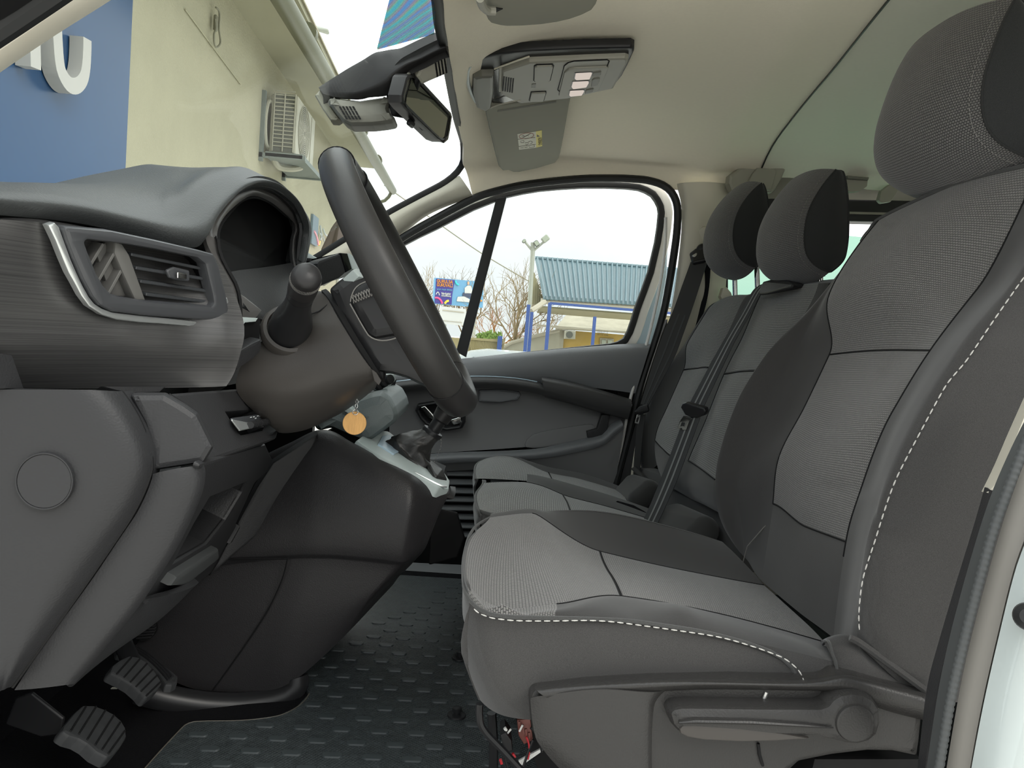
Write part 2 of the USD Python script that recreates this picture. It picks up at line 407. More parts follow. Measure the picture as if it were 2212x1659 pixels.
mk('belt_light', (128, 130, 128), 0.6, 0.3)
mk('belt_dark', (56, 56, 55), 0.65, 0.3, grain=700, strength=0.2)
mk('steel', (190, 190, 188), 0.3, 0.5, metal=0.9)
mk('pedal_rubber', (48, 49, 50), 0.6, 0.4, grain=150, strength=0.2, vary=0.2, vscale=60)
mk('wire_red', (190, 40, 50), 0.5); mk('wire_orange', (225, 130, 50), 0.5); mk('wire_white', (225, 225, 220), 0.5); mk('wire_black', (16, 16, 18), 0.5)
mk('connector_brown', (112, 62, 54), 0.5)
mk('label_white', (214, 212, 196), 0.6); mk('label_yellow', (226, 212, 120), 0.6); mk('label_ink', (95, 90, 80), 0.6); mk('label_red', (178, 140, 128), 0.6)
mk('print_white', (225, 228, 228), 0.5)
mk('glass_print', (70, 72, 66), 0.6)
mk_glass('window_glass', (0.96, 0.985, 0.975))
mk_glass('rear_glass', (0.70, 0.88, 0.78))
mk_glass('clear_plastic', (0.97, 0.97, 0.97))
mk_emit('lamp_lens', (236, 222, 210), 0.75)
mk('mirror', (150, 152, 142), 0.02, 0.5, metal=1.0)
mk_fabric('seat_fabric', (60, 59, 58), (126, 124, 121), 0.0034, 0.0029)
mk_fabric('seat_fabric_dark', (66, 66, 65), (142, 143, 140), 0.0036, 0.0040)
mk_fabric('headrest_fabric', (36, 36, 36), (112, 110, 108), 0.0036, 0.0034)
mk_cloth('bolster_cloth', (57, 56, 55))
mk_cloth('bolster_cloth_dark', (62, 62, 61))
mk_cloth('headrest_side', (40, 41, 41))
# dot-screened band at the top of the windscreen: pale interference bands
def _moire():
    n = {'tc': ('texture_coordinate', {}),
         'mp': ('mapping', {'rotation': (0.0, 0.0, 0.5), 'location': (0.02, -1.02, -1.0)}),
         'w': ('wave_texture', {'wave_type': 'rings', 'rings_direction': 'spherical', 'scale': 10.0, 'distortion': 1.8, 'detail': 1.0, 'detail_scale': 1.6}),
         'r': ('rgb_ramp', {'ramp': [(0.0, lin((132, 190, 204))), (0.25, lin((150, 198, 190))), (0.45, lin((184, 186, 168))), (0.62, lin((196, 160, 164))), (0.8, lin((168, 172, 206))), (1.0, lin((136, 178, 206)))]}),
         'p': ('principled_bsdf', {'roughness': 0.4}), 'tl': ('transparent_bsdf', {}), 'm': ('mix_closure', {'fac': 0.9})}
    l = [('tc.object', 'mp.vector'), ('mp.vector', 'w.vector'), ('w.fac', 'r.fac'), ('r.color', 'p.base_color'), ('r.color', 'tl.color'), ('p.BSDF', 'm.closure1'), ('tl.BSDF', 'm.closure2')]
    M['dot_screen'] = usdkit.material(stage, '/World/Looks/dot_screen', n, l, surface='m.closure')
_moire()
def _brushed():
    """dark brushed-metal trim: fine streaks along the panel"""
    n = {'tc': ('texture_coordinate', {}), 'mp': ('mapping', {'scale': (3.0, 3.0, 900.0)}),
         'no': ('noise_texture', {'scale': 1.0, 'detail': 5.0, 'roughness': 0.7}),
         'r': ('rgb_ramp', {'ramp': [(0.25, lin((80, 79, 79))), (0.75, lin((106, 105, 104)))]}),
         'rr': ('map_range', {'from_min': 0.25, 'from_max': 0.75, 'to_min': 0.30, 'to_max': 0.42}),
         'b': ('bump', {'strength': 0.10, 'distance': 0.0003}),
         'p': ('principled_bsdf', {'metallic': 0.75, 'roughness': 0.34})}
    l = [('tc.object', 'mp.vector'), ('mp.vector', 'no.vector'), ('no.fac', 'r.fac'), ('r.color', 'p.base_color'), ('no.fac', 'rr.value'), ('rr.result', 'p.roughness'), ('no.fac', 'b.height'), ('b.normal', 'p.normal')]
    M['brushed_trim'] = usdkit.material(stage, '/World/Looks/brushed_trim', n, l, surface='p.BSDF')
_brushed()
def _mat():
    n = {'tc': ('texture_coordinate', {}), 'mp': ('mapping', {'rotation': (0, 0, 0.6)}),
         'w': ('wave_texture', {'wave_type': 'bands', 'bands_direction': 'x', 'scale': 70.0}),
         'w2': ('wave_texture', {'wave_type': 'bands', 'bands_direction': 'y', 'scale': 70.0}),
         'mu': ('math', {'math_type': 'multiply'}),
         'no': ('noise_texture', {'scale': 90.0, 'detail': 4.0}),
         'r': ('rgb_ramp', {'ramp': [(0.3, lin((44, 49, 50))), (0.7, lin((60, 66, 67)))]}),
         'b': ('bump', {'strength': 0.6, 'distance': 0.0012}), 'p': ('principled_bsdf', {'roughness': 0.5})}
    l = [('tc.object', 'mp.vector'), ('mp.vector', 'w.vector'), ('mp.vector', 'w2.vector'), ('w.fac', 'mu.value1'), ('w2.fac', 'mu.value2'), ('mu.value', 'b.height'), ('tc.object', 'no.vector'), ('no.fac', 'r.fac'), ('r.color', 'p.base_color'), ('b.normal', 'p.normal')]
    M['mat_rubber'] = usdkit.material(stage, '/World/Looks/mat_rubber', n, l, surface='p.BSDF')
_mat()
mk('mat_stud', (56, 62, 63), 0.45, 0.5)
# outdoors
mk('render_cream', (162, 158, 136), 0.9, 0.2, grain=45, strength=0.5, dist=0.01, vary=0.05, vscale=1.5)
mk('soffit', (160, 157, 136), 0.8, 0.2, vary=0.05, vscale=1.0)
mk('cladding_blue', (36, 66, 100), 0.25, 0.5, vary=0.05, vscale=0.8)
mk('letter_white', (176, 174, 168), 0.5)
mk('gutter', (84, 84, 62), 0.4, 0.5)
mk('ac_white', (160, 158, 142), 0.5); mk('ac_dark', (92, 94, 86), 0.6); mk('bracket_grey', (108, 116, 112), 0.6)
mk('cable_grey', (120, 118, 100), 0.6)
mk('sign_grey', (104, 120, 128), 0.5); mk('sign_print', (170, 176, 174), 0.5); mk('sign_pink', (226, 160, 170), 0.5); mk('sign_orange', (232, 196, 120), 0.5)
mk('umbrella_cloth', (92, 86, 80), 0.9, 0.1)
mk('roof_sheet', (84, 106, 112), 0.45, 0.5, vary=0.06, vscale=2.0)
mk('wall_pale', (160, 156, 140), 0.9, 0.1, vary=0.06, vscale=2.0); mk('wall_yellow', (180, 154, 92), 0.9, 0.1, vary=0.08, vscale=1.0)
mk('post_blue', (50, 74, 130), 0.5); mk('timber_grey', (140, 134, 104), 0.8)
mk('roof_old', (160, 154, 136), 0.9, 0.1, vary=0.12, vscale=3.0)
mk('bark', (104, 88, 62), 0.9, 0.1); mk('bark_pale', (140, 124, 96), 0.9, 0.1); mk('bark_rust', (150, 104, 60), 0.9, 0.1)
mk('board_blue', (54, 48, 120), 0.5); mk('board_sky', (92, 140, 172), 0.5); mk('board_orange', (200, 128, 36), 0.5); mk('board_pink', (232, 70, 120), 0.5); mk('board_teal', (60, 180, 186), 0.5); mk('board_white', (182, 182, 178), 0.5); mk('board_yellow', (244, 196, 60), 0.5)
mk('skin', (200, 150, 120), 0.6); mk('jeans', (60, 66, 86), 0.8)
mk('lamp_metal', (150, 152, 140), 0.5); mk('lamp_glass', (150, 156, 140), 0.3)
mk('asphalt', (216, 213, 206), 0.9, 0.2, grain=40, strength=0.4, dist=0.01, vary=0.1, vscale=1.0)
mk('car_paint', (170, 176, 178), 0.25, 0.5, coat=0.5); mk('car_glass', (60, 70, 76), 0.1, 0.5)
mk('leaf', (104, 128, 54), 0.8)
mk('grass_dry', (150, 142, 96), 0.95)
mk('fence_mesh', (140, 130, 94), 0.8)
mk('concrete', (160, 154, 138), 0.9, 0.1, vary=0.06, vscale=2.0)
# ================================================================ the van's shell
YF = 2.10                                           # passenger side
def roof_z(y):
    t = np.clip((np.asarray(y, float) - 1.36) / 0.74, -1, 1)
    return 1.185 - 0.02 * t * t - 0.10 * np.abs(t) ** 7
HX = np.array([P(*q)[[1, 0, 2]] for q in [(944, 0, 1.06), (950, 60, 1.18), (967, 150, 1.40), (986, 255, 1.75), (1002, 320, 1.97), (1000, 368, 2.05)]])
def header(y):                                       # front edge of the headliner: x, z
    ym = np.where(y < 1.06, 2.12 - y, y)
    return np.interp(ym, HX[:, 0], HX[:, 1]), np.interp(ym, HX[:, 0], HX[:, 2])
SX = np.array([P(*q)[[1, 0]] for q in [(1950, 0, 1.10), (1800, 175, 1.45), (1700, 277, 1.80), (1645, 335, 2.04)]])
def seam_x(y): return np.interp(y, SX[:, 0], SX[:, 1])
FAR = A([(1022, 426), (1060, 415), (1120, 402), (1180, 392), (1250, 385), (1320, 383), (1390, 386), (1430, 396), (1452, 410), (1500, 412), (1560, 414)], 2.09)
def headliner():
    ys = np.linspace(0.62, 2.03, 46); G = []
    for y in ys:
        xf, zf = header(y); xs = seam_x(max(y, 1.1)); zr = float(roof_z(y))
        s = np.linspace(0, 1, 60); x = xf + (xs - xf) * s
        z = zr - (zr - zf) * np.exp(-((x - xf) / 0.10) ** 1.2 * 1.0)
        # the padded hump round the overhead console
        e = np.exp(-(((x - 0.13) / 0.20) ** 4 + ((y - 1.38) / 0.24) ** 4))
        z = z - 0.022 * e
        # soft rib ahead of the seam
        z = z - 0.012 * np.exp(-((x - (xs - 0.13)) / 0.05) ** 2)
        G.append(np.stack([x, np.full_like(x, y), z], 1))
    last = resample(FAR, 60); prev = G[-1]
    mid = (prev + last) / 2 + np.array([0, 0.018, 0.012])
    G += [mid * 0.5 + prev * 0.5 + np.array([0, 0.004, 0.004]), mid, last]
    return np.array(G)
HG = headliner()
ceiling = struct('ceiling', (0.4, 1.36, 1.18), 'pale beige woven headliner over the front seats')
part(ceiling, 'front_headliner', thick(HG, 0.012, toward=np.array([0.4, 1.3, 0.4])), 'headliner', smooth=60)
def rear_liner():
    ys = np.linspace(0.62, 2.06, 30); G = []
    for y in ys:
        xs = seam_x(max(y, 1.1)) + 0.003; s = np.linspace(0, 1, 40); x = xs - 0.006 + (2.5 - xs) * s
        z = float(roof_z(y)) + 0.003 - 0.0 * x
        z = z + 0.012 * (1 - np.exp(-((x - xs) / 0.06))) - 0.016 * np.exp(-((x - xs - 0.33) / 0.09) ** 2) * (y > 1.2)
        G.append(np.stack([x, np.full_like(x, y), z], 1))
    return np.array(G)
part(ceiling, 'rear_headliner', thick(rear_liner(), 0.012, toward=np.array([1.4, 1.3, 0.4])), 'headliner_rear', smooth=60)
sm = np.array([[seam_x(max(y, 1.1)), y, float(roof_z(y)) - 0.002] for y in np.linspace(0.7, 2.02, 30)])
part(ceiling, 'headliner_seam', tube(sm, 0.0022, 6), 'rubber')

# floor, toe board, firewall and the closed parts of the body that no one sees but that keep the daylight out
struct('floor', label='dark cab floor under the rubber mat', mesh=cat(
    box((0.75, 1.23, -0.02), (2.9, 1.24, 0.04)), box((0.75, 1.98, -0.22), (2.9, 0.30, 0.04)), box((0.75, 1.845, -0.11), (2.9, 0.03, 0.2)),
    thick(np.array([[[-0.62, 0.55, 0.0], [-0.62, 1.9, 0.0]], [[-0.80, 0.55, 0.16], [-0.80, 1.9, 0.16]], [[-0.86, 0.55, 0.5], [-0.86, 1.9, 0.5]]]), 0.02)), m='carpet')
struct('wall_front', label='bulkhead behind the dashboard', mesh=cat(box((-0.93, 1.36, 0.2), (0.03, 1.5, 1.0)), box((-0.74, 0.585, 0.3), (0.5, 0.03, 1.0)), box((-0.70, 2.10, 0.12), (0.5, 0.03, 1.05))), m='deep_black')
struct('wall_back', label='rear end of the cabin', mesh=box((2.5, 1.36, 0.55), (0.03, 1.54, 1.35)), m='grey_trim')
struct('wall_left', label='body side behind the driver door pillar', mesh=cat(box((1.62, 0.56, 0.20), (1.76, 0.03, 0.75)), box((1.62, 0.60, 1.08), (1.76, 0.10, 0.2)), box((0.95, 0.56, 0.7), (0.42, 0.03, 0.8)), box((2.3, 0.56, 0.7), (0.4, 0.03, 0.8))), m='grey_trim')
# passenger side wall behind the B pillar, with the sliding-door window
RW = [(1568, 640), (1568, 470), (1700, 446), (1835, 443), (2010, 446), (2150, 450), (2150, 660), (1900, 660)]
wr = struct('wall_right', (1.3, 2.13, 0.5), 'pale trim of the rear passenger side')
part(wr, 'side_panel', cat(box((1.6, 2.14, 0.23), (1.85, 0.03, 0.92)), box((0.62, 2.15, 0.1), (0.42, 0.03, 0.75)), box((2.33, 2.14, 0.75), (0.4, 0.03, 0.9))), 'grey_trim')
rr = np.array([[0.70, 2.03, 1.145], [1.2, 2.04, 1.15], [2.5, 2.04, 1.15]]); rb = A([(1560, 414), (1700, 433), (1835, 437), (2212, 446)], 2.10)
part(wr, 'roof_rail_trim', thick(loft([rr, (resample(rr, 20) + resample(rb, 20)) / 2 + [0, 0.02, 0.0], rb], 5, 20)[0], 0.012), 'grey_trim')
part(wr, 'window_header', slab(2.10, [(1550, 424), (1835, 430), (2212, 438), (2212, 486), (1835, 478), (1560, 468)], 0.05, 0.004), 'rubber')
part(wr, 'window_header_strip', slab(2.10, [(1800, 457), (2212, 466), (2212, 471), (1800, 462)], 0.01, up=0.004), 'grey_trim')
part(wr, 'coat_hook', slab(2.02, [(1823, 380), (1876, 384), (1874, 402), (1858, 413), (1838, 415), (1828, 410)], 0.02, 0.003, r=0.004), 'grey_trim')
part(wr, 'coat_hook_clip', slab(2.01, [(1830, 379), (1878, 383), (1876, 389), (1832, 386)], 0.01, 0.002), 'grey_trim_dark')
part(wr, 'grab_recess', slab(2.02, [(1898, 432), (1904, 412), (1922, 398), (1950, 396), (1936, 420), (1925, 436), (1905, 439)], 0.015, 0.004, r=0.006), 'grey_trim')
window_2 = struct('window_2', (1.3, 2.13, 0.8), 'tinted sliding door window behind the headrests')
part(window_2, 'pane', box((1.42, 2.14, 0.82), (1.5, 0.006, 0.32)), 'rear_glass')
part(window_2, 'window_frame', slab(2.115, [(1562, 580), (1573, 580), (1573, 640), (1562, 640)], 0.02, 0.002), 'rubber')
part(window_2, 'seat_belt_guide', slab(2.05, [(1556, 640), (1562, 622), (1570, 620), (1580, 632), (1584, 645), (1560, 648)], 0.02, 0.003), 'beige_trim')

# corner cover where the rear roof rail meets the B pillar
cc = single('roof_corner_cover', 'moulded grey plastic corner cover under the headliner seam above the belt pillar', 'cover',
    slab(YP(2.03), [(1574, 396), (1576, 378), (1612, 350), (1640, 337), (1660, 340), (1697, 346), (1701, 358), (1690, 385), (1676, 408), (1668, 416), (1600, 420), (1580, 412)], 0.03, 0.008, r=0.004), 'grey_trim')
part(cc, 'raised_panel', slab(YP(2.03), [(1606, 412), (1622, 378), (1634, 363), (1670, 366), (1676, 372), (1664, 412)], 0.01, 0.004, up=0.008, r=0.004), 'grey_trim')

# ---------------------------------------------------------------- windscreen
wtop = np.array([[header(y)[0] - 0.012, y, header(y)[1] - 0.004] for y in np.linspace(0.5, 2.04, 30)])
WD = np.array([-0.84, 0.0, -0.545])                     # down the glass, forwards
WG = np.array([wtop + WD * s * 1.25 + np.array([0, 0, 0.05]) * math.sin(math.pi * min(s, 1)) * 0.4 for s in np.linspace(0, 1, 14)])
window_1 = struct('window_1', (-0.4, 1.3, 0.9), 'raked windscreen')
part(window_1, 'pane', thick(WG, 0.005), 'window_glass', smooth=60)
def on_glass(px, py, up=0.0):
    """point on the windscreen under a pixel"""
    best = None; d = ray(px, py); q = EYE + d[None] * np.linspace(0.5, 3.0, 4000)[:, None]
    hx, hz = header(np.clip(q[:, 1], 0.5, 2.04)); s = (hx - 0.012 - q[:, 0]) / 0.84
    zz = hz - 0.004 - 0.545 * s + 0.02 * np.sin(np.pi * np.clip(s / 1.25, 0, 1)) + up
    k = np.argmin(np.abs(zz - q[:, 2])); return q[k]
def glassgrid(c00, c10, c11, c01, n, m, up):
    g = []
    for i in np.linspace(0, 1, n):
        g.append([on_glass(*(np.array(c00) * (1 - i) * (1 - j) + np.array(c10) * i * (1 - j) + np.array(c11) * i * j + np.array(c01) * (1 - i) * j), up) for j in np.linspace(0, 1, m)])
    return np.array(g)
part(window_1, 'dot_screen_band', thick(glassgrid((846, -12), (943, -12), (938, 74), (816, 107), 16, 16, -0.006), 0.002), 'dot_screen', smooth=60, label='dot-screened patch showing rainbow moire bands')
# rubber edge of the glass along the header and the far pillar
ed = np.vstack([A([(940, -12, 1.04), (944, 0, 1.06), (950, 60, 1.18), (967, 150, 1.40), (986, 255, 1.75), (1000, 305, 1.97), (1002, 335, 2.02), (995, 362, 2.045)]), A([(975, 384, 2.05), (948, 402), (900, 427), (834, 463), (760, 508), (689, 552), (640, 582, 2.05)])])
part(window_1, 'rubber_edge', tube(ed, 0.0085, 8, n=80, flat=0.6), 'rubber')

# ---------------------------------------------------------------- pillars
trim_1 = struct('trim_1', P(850, 490, 2.07), 'pale beige trim of the passenger windscreen pillar')
up = A([(620, 597, 2.05), (689, 556), (760, 512), (834, 466), (900, 431), (948, 406), (992, 379, 2.05)])
lo = A([(700, 618, 2.10), (781, 566), (830, 532), (865, 508), (916, 470), (970, 444), (1022, 427, 2.09)])
midp = (resample(up, 30) + resample(lo, 30)) / 2 + np.array([0, -0.022, 0.0])
part(trim_1, 'pillar_cover', thick(loft([up, midp, lo], 8, 30)[0], 0.008), 'beige_trim', smooth=60)
# driver's windscreen pillar, close to the lens at top left
trim_2 = struct('trim_2', P(100, 60, 0.6), 'beige trim of the driver windscreen pillar')
part(trim_2, 'pillar_cover', thick(loft([A([(-80, 215, 0.64), (0, 157), (120, 76), (240, 0), (330, -60, 0.64)]), A([(-90, 170, 0.60), (0, 110), (100, 42), (170, -8), (240, -60, 0.60)]), A([(-100, 150, 0.60), (0, 88), (90, 28), (135, -8), (200, -60, 0.60)])], 6, 20)[0], 0.012), 'beige_trim', smooth=60)
part(trim_2, 'door_seal', tube(A([(-100, 128, 0.56), (0, 62), (90, 2), (180, -60, 0.56)]), 0.010, 10, n=20), 'rubber')
part(trim_2, 'body_flange', thick(loft([A([(-120, 96, 0.55), (0, 44), (66, 2), (150, -60, 0.55)]), A([(-140, 0, 0.52), (0, -50), (60, -90), (100, -120, 0.52)])], 3, 10)[0], 0.02), 'deep_black')
# driver's door pillar at the right edge: seal, grey cover and painted body
trim_3 = struct('trim_3', P(2080, 1400, 0.62), 'driver door pillar with ribbed seal and pale painted body')
part(trim_3, 'inner_cover', thick(loft([A([(2127, 1052, 0.66), (2105, 1130), (2065, 1260), (2018, 1420), (2000, 1500), (1986, 1620), (1978, 1700, 0.66)]), A([(2142, 1060, 0.63), (2120, 1140), (2082, 1270), (2038, 1430), (2015, 1540), (2002, 1630), (1996, 1700, 0.63)])], 4, 30)[0], 0.01), 'leather_black')
part(trim_3, 'upper_cover', thick(loft([A([(2240, 790, 0.68), (2212, 858), (2180, 930), (2150, 1000), (2120, 1062, 0.68)]), A([(2260, 790, 0.64), (2215, 895), (2187, 965), (2160, 1030), (2133, 1064, 0.64)])], 4, 20)[0], 0.01), 'beige_trim')
part(trim_3, 'seal_flap', thick(loft([A([(2240, 860, 0.62), (2205, 925), (2165, 1010), (2135, 1085), (2090, 1230), (2048, 1390), (2022, 1520), (2004, 1640), (1994, 1710, 0.62)]), A([(2262, 880, 0.60), (2214, 950), (2176, 1040), (2150, 1110), (2106, 1260), (2068, 1410), (2042, 1530), (2024, 1650), (2014, 1710, 0.60)])], 5, 40)[0], 0.006), 'rubber_grey')
seal = resample(A([(2262, 880, 0.595), (2216, 955), (2180, 1050), (2156, 1115), (2114, 1260), (2076, 1410), (2050, 1530), (2030, 1650), (2018, 1720, 0.595)]), 260)
part(trim_3, 'ribbed_seal', tube(seal, 0.0036 + 0.0005 * (np.arange(260) % 4 < 2), 10), 'rubber_grey')
part(trim_3, 'door_jamb', thick(loft([A([(2270, 900, 0.60), (2225, 970), (2190, 1060), (2166, 1130), (2126, 1270), (2088, 1420), (2066, 1530), (2046, 1650), (2036, 1720, 0.60)]), A([(2300, 1000, 0.585), (2235, 1110), (2215, 1160), (2190, 1230), (2160, 1350), (2130, 1480), (2106, 1600), (2086, 1720, 0.585)])], 5, 40)[0], 0.02), 'jamb_grey')
part(trim_3, 'body_side', thick(loft([A([(2300, 1010, 0.58), (2236, 1118), (2216, 1168), (2192, 1236), (2162, 1356), (2132, 1486), (2108, 1606), (2088, 1720, 0.58)]), A([(2330, 1010, 0.55), (2300, 1190), (2270, 1330), (2240, 1480), (2212, 1600), (2180, 1720, 0.55)]), A([(2520, 1010, 0.54), (2480, 1200), (2440, 1350), (2400, 1500), (2380, 1640), (2360, 1720, 0.54)])], 5, 30)[0], 0.03), 'paint_white', smooth=60)
part(trim_3, 'door_bumper', lathe(P(2222, 1332, 0.555), P(2222, 1332, 0.54), [(0, 0.011), (0.010, 0.010), (0.014, 0.006), (0.015, 0.0)]), 'rubber')
# passenger B pillar
trim_4 = struct('trim_4', P(1500, 600, 2.1), 'pale moulded trim of the passenger belt pillar')
bl = A([(1460, 398, 2.09), (1472, 450), (1470, 520), (1458, 620), (1440, 720), (1418, 800), (1390, 870), (1370, 950), (1352, 1060, 2.09)])
bm = A([(1482, 394, 2.06), (1488, 450), (1482, 520), (1470, 620), (1456, 720), (1436, 800), (1410, 870), (1392, 950), (1376, 1060, 2.06)])
br = A([(1575, 398, 2.09), (1580, 450), (1576, 520), (1568, 620), (1560, 720), (1552, 800), (1545, 870), (1540, 950), (1530, 1060, 2.09)])
part(trim_4, 'pillar_cover', thick(loft([bl, bm, br], [4, 8], 40)[0], 0.01), 'beige_trim', smooth=40)
part(trim_4, 'belt_slot_cover', slab(Plane((1514, 500, 2.069), (1520, 440, 2.069), (1545, 440, 2.078)), [(1515, 492), (1521, 440), (1526, 434), (1536, 433), (1542, 440), (1536, 500)], 0.004, 0.001, up=0.002, r=0.004), 'beige_trim')
part(trim_4, 'belt_height_knob', lathe(P(1521, 504, 2.065), P(1521, 504, 2.04), [(0, 0.021), (0.012, 0.020), (0.018, 0.016), (0.02, 0.0)]), 'beige_trim')
part(trim_4, 'lower_cover', thick(loft([A([(1380, 860, 2.085), (1352, 960), (1335, 1060, 2.085)]), A([(1545, 860, 2.05), (1500, 960), (1420, 1080, 2.05)])], 4, 12)[0], 0.01), 'leather_black')

# ---------------------------------------------------------------- passenger door
DY = 2.10
GL = [(863, 535), (905, 513), (945, 494), (985, 473), (1024, 453), (1072, 434), (1094, 426), (1130, 418), (1166, 412), (1210, 408), (1261, 405), (1310, 405), (1356, 407), (1380, 410), (1394, 415), (1408, 423), (1416, 434), (1422, 446), (1424, 459), (1421, 490), (1416, 522), (1401, 586), (1387, 625), (1372, 665), (1364, 692), (1356, 715), (1347, 731), (1334, 738), (1318, 742), (1170, 757), (999, 775), (930, 790), (880, 700), (858, 600)]
OUT = [(850, 526), (890, 500), (945, 468), (1021, 428), (1075, 410), (1135, 398), (1200, 390), (1261, 386), (1330, 385), (1388, 387), (1415, 392), (1435, 400), (1450, 410), (1458, 422), (1465, 440), (1468, 465), (1464, 507), (1451, 601), (1435, 681), (1416, 744), (1400, 800), (1000, 800), (900, 800), (860, 700), (840, 600)]
door_1 = struct('door_1', P(1150, 900, DY), 'passenger front door')
def ringout(o, dx):                                   # outline pushed outwards in pixels
    q = np.array(o, float); c = q.mean(0); pg = Polygon(q).buffer(dx, 6); return [tuple(p) for p in np.array(pg.exterior.coords)[:-1]]
part(door_1, 'glass_rubber', slab(DY + 0.03, ringout(GL, 13), 0.02, 0.004, holes=[GL]), 'rubber')
part(door_1, 'window_frame', slab(DY + 0.035, ringout(GL, 30), 0.03, 0.004, holes=[ringout(GL, 11)]), 'frame_pale', label='pale grey inner frame')
part(door_1, 'painted_frame', slab(DY + 0.05, [(1430, 470), (1446, 470), (1440, 600), (1424, 690), (1412, 760), (1340, 760), (1370, 690), (1400, 610), (1420, 540)], 0.02, 0.004), 'paint_blue_grey', label='blue-grey painted strip of the door frame')
oseal = A([(842, 532), (890, 501), (945, 470), (1021, 430), (1075, 412), (1135, 399), (1200, 391), (1261, 386), (1330, 385), (1388, 388), (1420, 395), (1444, 408), (1456, 424), (1463, 445), (1464, 475), (1460, 520), (1447, 605), (1431, 685), (1412, 748), (1398, 790), (1380, 850), (1358, 940), (1342, 1000), (1326, 1060), (1318, 1110)], 2.085)
single('passenger_door_seal', 'black rubber weatherstrip looping round the passenger door opening', 'weatherstrip', tube(oseal, 0.0105, 10, n=120), 'rubber')
strip = A([(1438, 470, 2.085), (1434, 560), (1417, 660), (1396, 745), (1382, 790), (1362, 860), (1346, 945), (1326, 1045), (1314, 1110, 2.085)])
part(door_1, 'pale_edge_flange', tube(strip, 0.0065, 8, n=60, flat=0.7), 'frame_pale')
glass = part(door_1, 'door_glass', slab(DY + 0.045, ringout(GL, 6), 0.004), 'window_glass')
part(door_1, 'quarter_light_bar', slab(DY + 0.02, [(1072, 428), (1095, 424), (1050, 600), (1007, 772), (985, 760), (1030, 590)], 0.02, 0.004), 'rubber')
for k, (tx, w, py) in enumerate([('E2 43R-001207', 24, 716), ('AS2 TEMPERED', 24, 720), ('M428  DOT 582', 24, 724)]):
    t = text_mesh(tx, 0.0045, 0.0004); v = np.array(t.vertices); s = (24 / 1600 * DY) / max(np.ptp(v[:, 0]), 1e-6)
    o = P(1290, py, DY + 0.04); v = np.stack([o[0] + (v[:, 0].max() - v[:, 0]) * s, o[1] - v[:, 2], o[2] + v[:, 1] * s * 1.4], 1)
    part(door_1, 'glass_marking', tri(v, t.faces), 'glass_print', smooth=False)
# inner panel: rails from the sill down
sillt = A([(850, 795, 2.12), (1000, 777), (1170, 760), (1330, 745), (1406, 744, 2.12)])
silli = A([(850, 800, 2.075), (1002, 781), (1170, 766), (1360, 750), (1404, 748, 2.075)])
sillb = A([(850, 815, 2.06), (1015, 802), (1180, 788), (1330, 775), (1398, 768, 2.065)])
hol = A([(850, 840, 2.085), (1030, 832), (1180, 830), (1300, 840), (1372, 850, 2.085)])
part(door_1, 'upper_panel', thick(loft([sillt, silli, sillb, hol], [3, 4, 6], 40)[0], 0.012), 'door_sill_plastic', smooth=50)
mid1 = A([(840, 835, 2.088), (1030, 836), (1180, 845), (1300, 862), (1366, 880, 2.088)])
mid2 = A([(840, 985, 2.10), (1000, 975), (1180, 962), (1300, 935), (1352, 930, 2.10)])
part(door_1, 'middle_panel', thick(loft([mid1, (resample(mid1, 40) + resample(mid2, 40)) / 2 + [0, 0.012, 0], mid2], 8, 40)[0], 0.012), 'door_plastic', smooth=60)
bt = A([(840, 990, 2.075), (960, 978), (1100, 973), (1177, 966), (1240, 952), (1299, 938), (1315, 920), (1340, 905, 2.08)])
bf = A([(840, 1000, 2.045), (960, 989), (1100, 984), (1180, 977), (1245, 964), (1303, 949), (1322, 932), (1345, 915, 2.05)])
bf2 = A([(840, 1012, 2.05), (960, 1001), (1100, 995), (1185, 988), (1250, 976), (1306, 960), (1328, 940), (1348, 925, 2.055)])
part(door_1, 'pocket_rim', thick(loft([bt, bf, bf2], [5, 5], 40)[0], 0.008), 'door_sill_plastic', smooth=60)
lb = A([(840, 1030, 2.075), (960, 1018), (1100, 1014), (1200, 1020), (1260, 1035), (1300, 1048), (1322, 1050), (1330, 1040, 2.08)])
part(door_1, 'pocket_front', thick(loft([bf2 + [0, 0.004, 0], lb], 6, 40)[0], 0.008), 'door_plastic', smooth=60)
part(door_1, 'pocket_liner', slab(2.088, [(1136, 966), (1139, 950), (1155, 938), (1190, 929), (1240, 921), (1280, 917), (1286, 925), (1283, 945), (1200, 962)], 0.006, 0.002, smooth=50), 'door_plastic')
part(door_1, 'pocket_end', slab(2.07, [(1300, 896), (1318, 896), (1312, 930), (1300, 944), (1270, 946), (1268, 932), (1290, 926)], 0.02, 0.003), 'leather_black')
gs = part(door_1, 'pull_strap', thick(loft([A([(835, 826, 2.07), (940, 815), (1040, 812), (1103, 815), (1166, 826), (1180, 832, 2.07)]), A([(835, 836, 2.035), (940, 826), (1040, 823), (1103, 826), (1166, 836), (1180, 840, 2.035)]), A([(835, 850, 2.05), (940, 841), (1040, 838), (1103, 842), (1166, 852), (1180, 858, 2.05)])], 5, 30)[0], 0.02), 'door_black', smooth=60)
part(gs, 'bright_edge', tube(A([(835, 827, 2.06), (940, 816), (1040, 813), (1103, 816), (1160, 825, 2.06)]), 0.002, 6, n=30), 'paint_blue_grey')
part(door_1, 'armrest_grip', thick(loft([A([(1170, 814, 2.07), (1240, 826), (1300, 843), (1362, 862, 2.07)]), A([(1172, 824, 2.02), (1240, 838), (1300, 854), (1364, 876, 2.03)]), A([(1176, 852, 2.03), (1240, 868), (1300, 886), (1358, 900, 2.04)]), A([(1178, 858, 2.07), (1240, 874), (1300, 892), (1356, 906, 2.07)])], 5, 30)[0], 0.01), 'door_black', smooth=60)
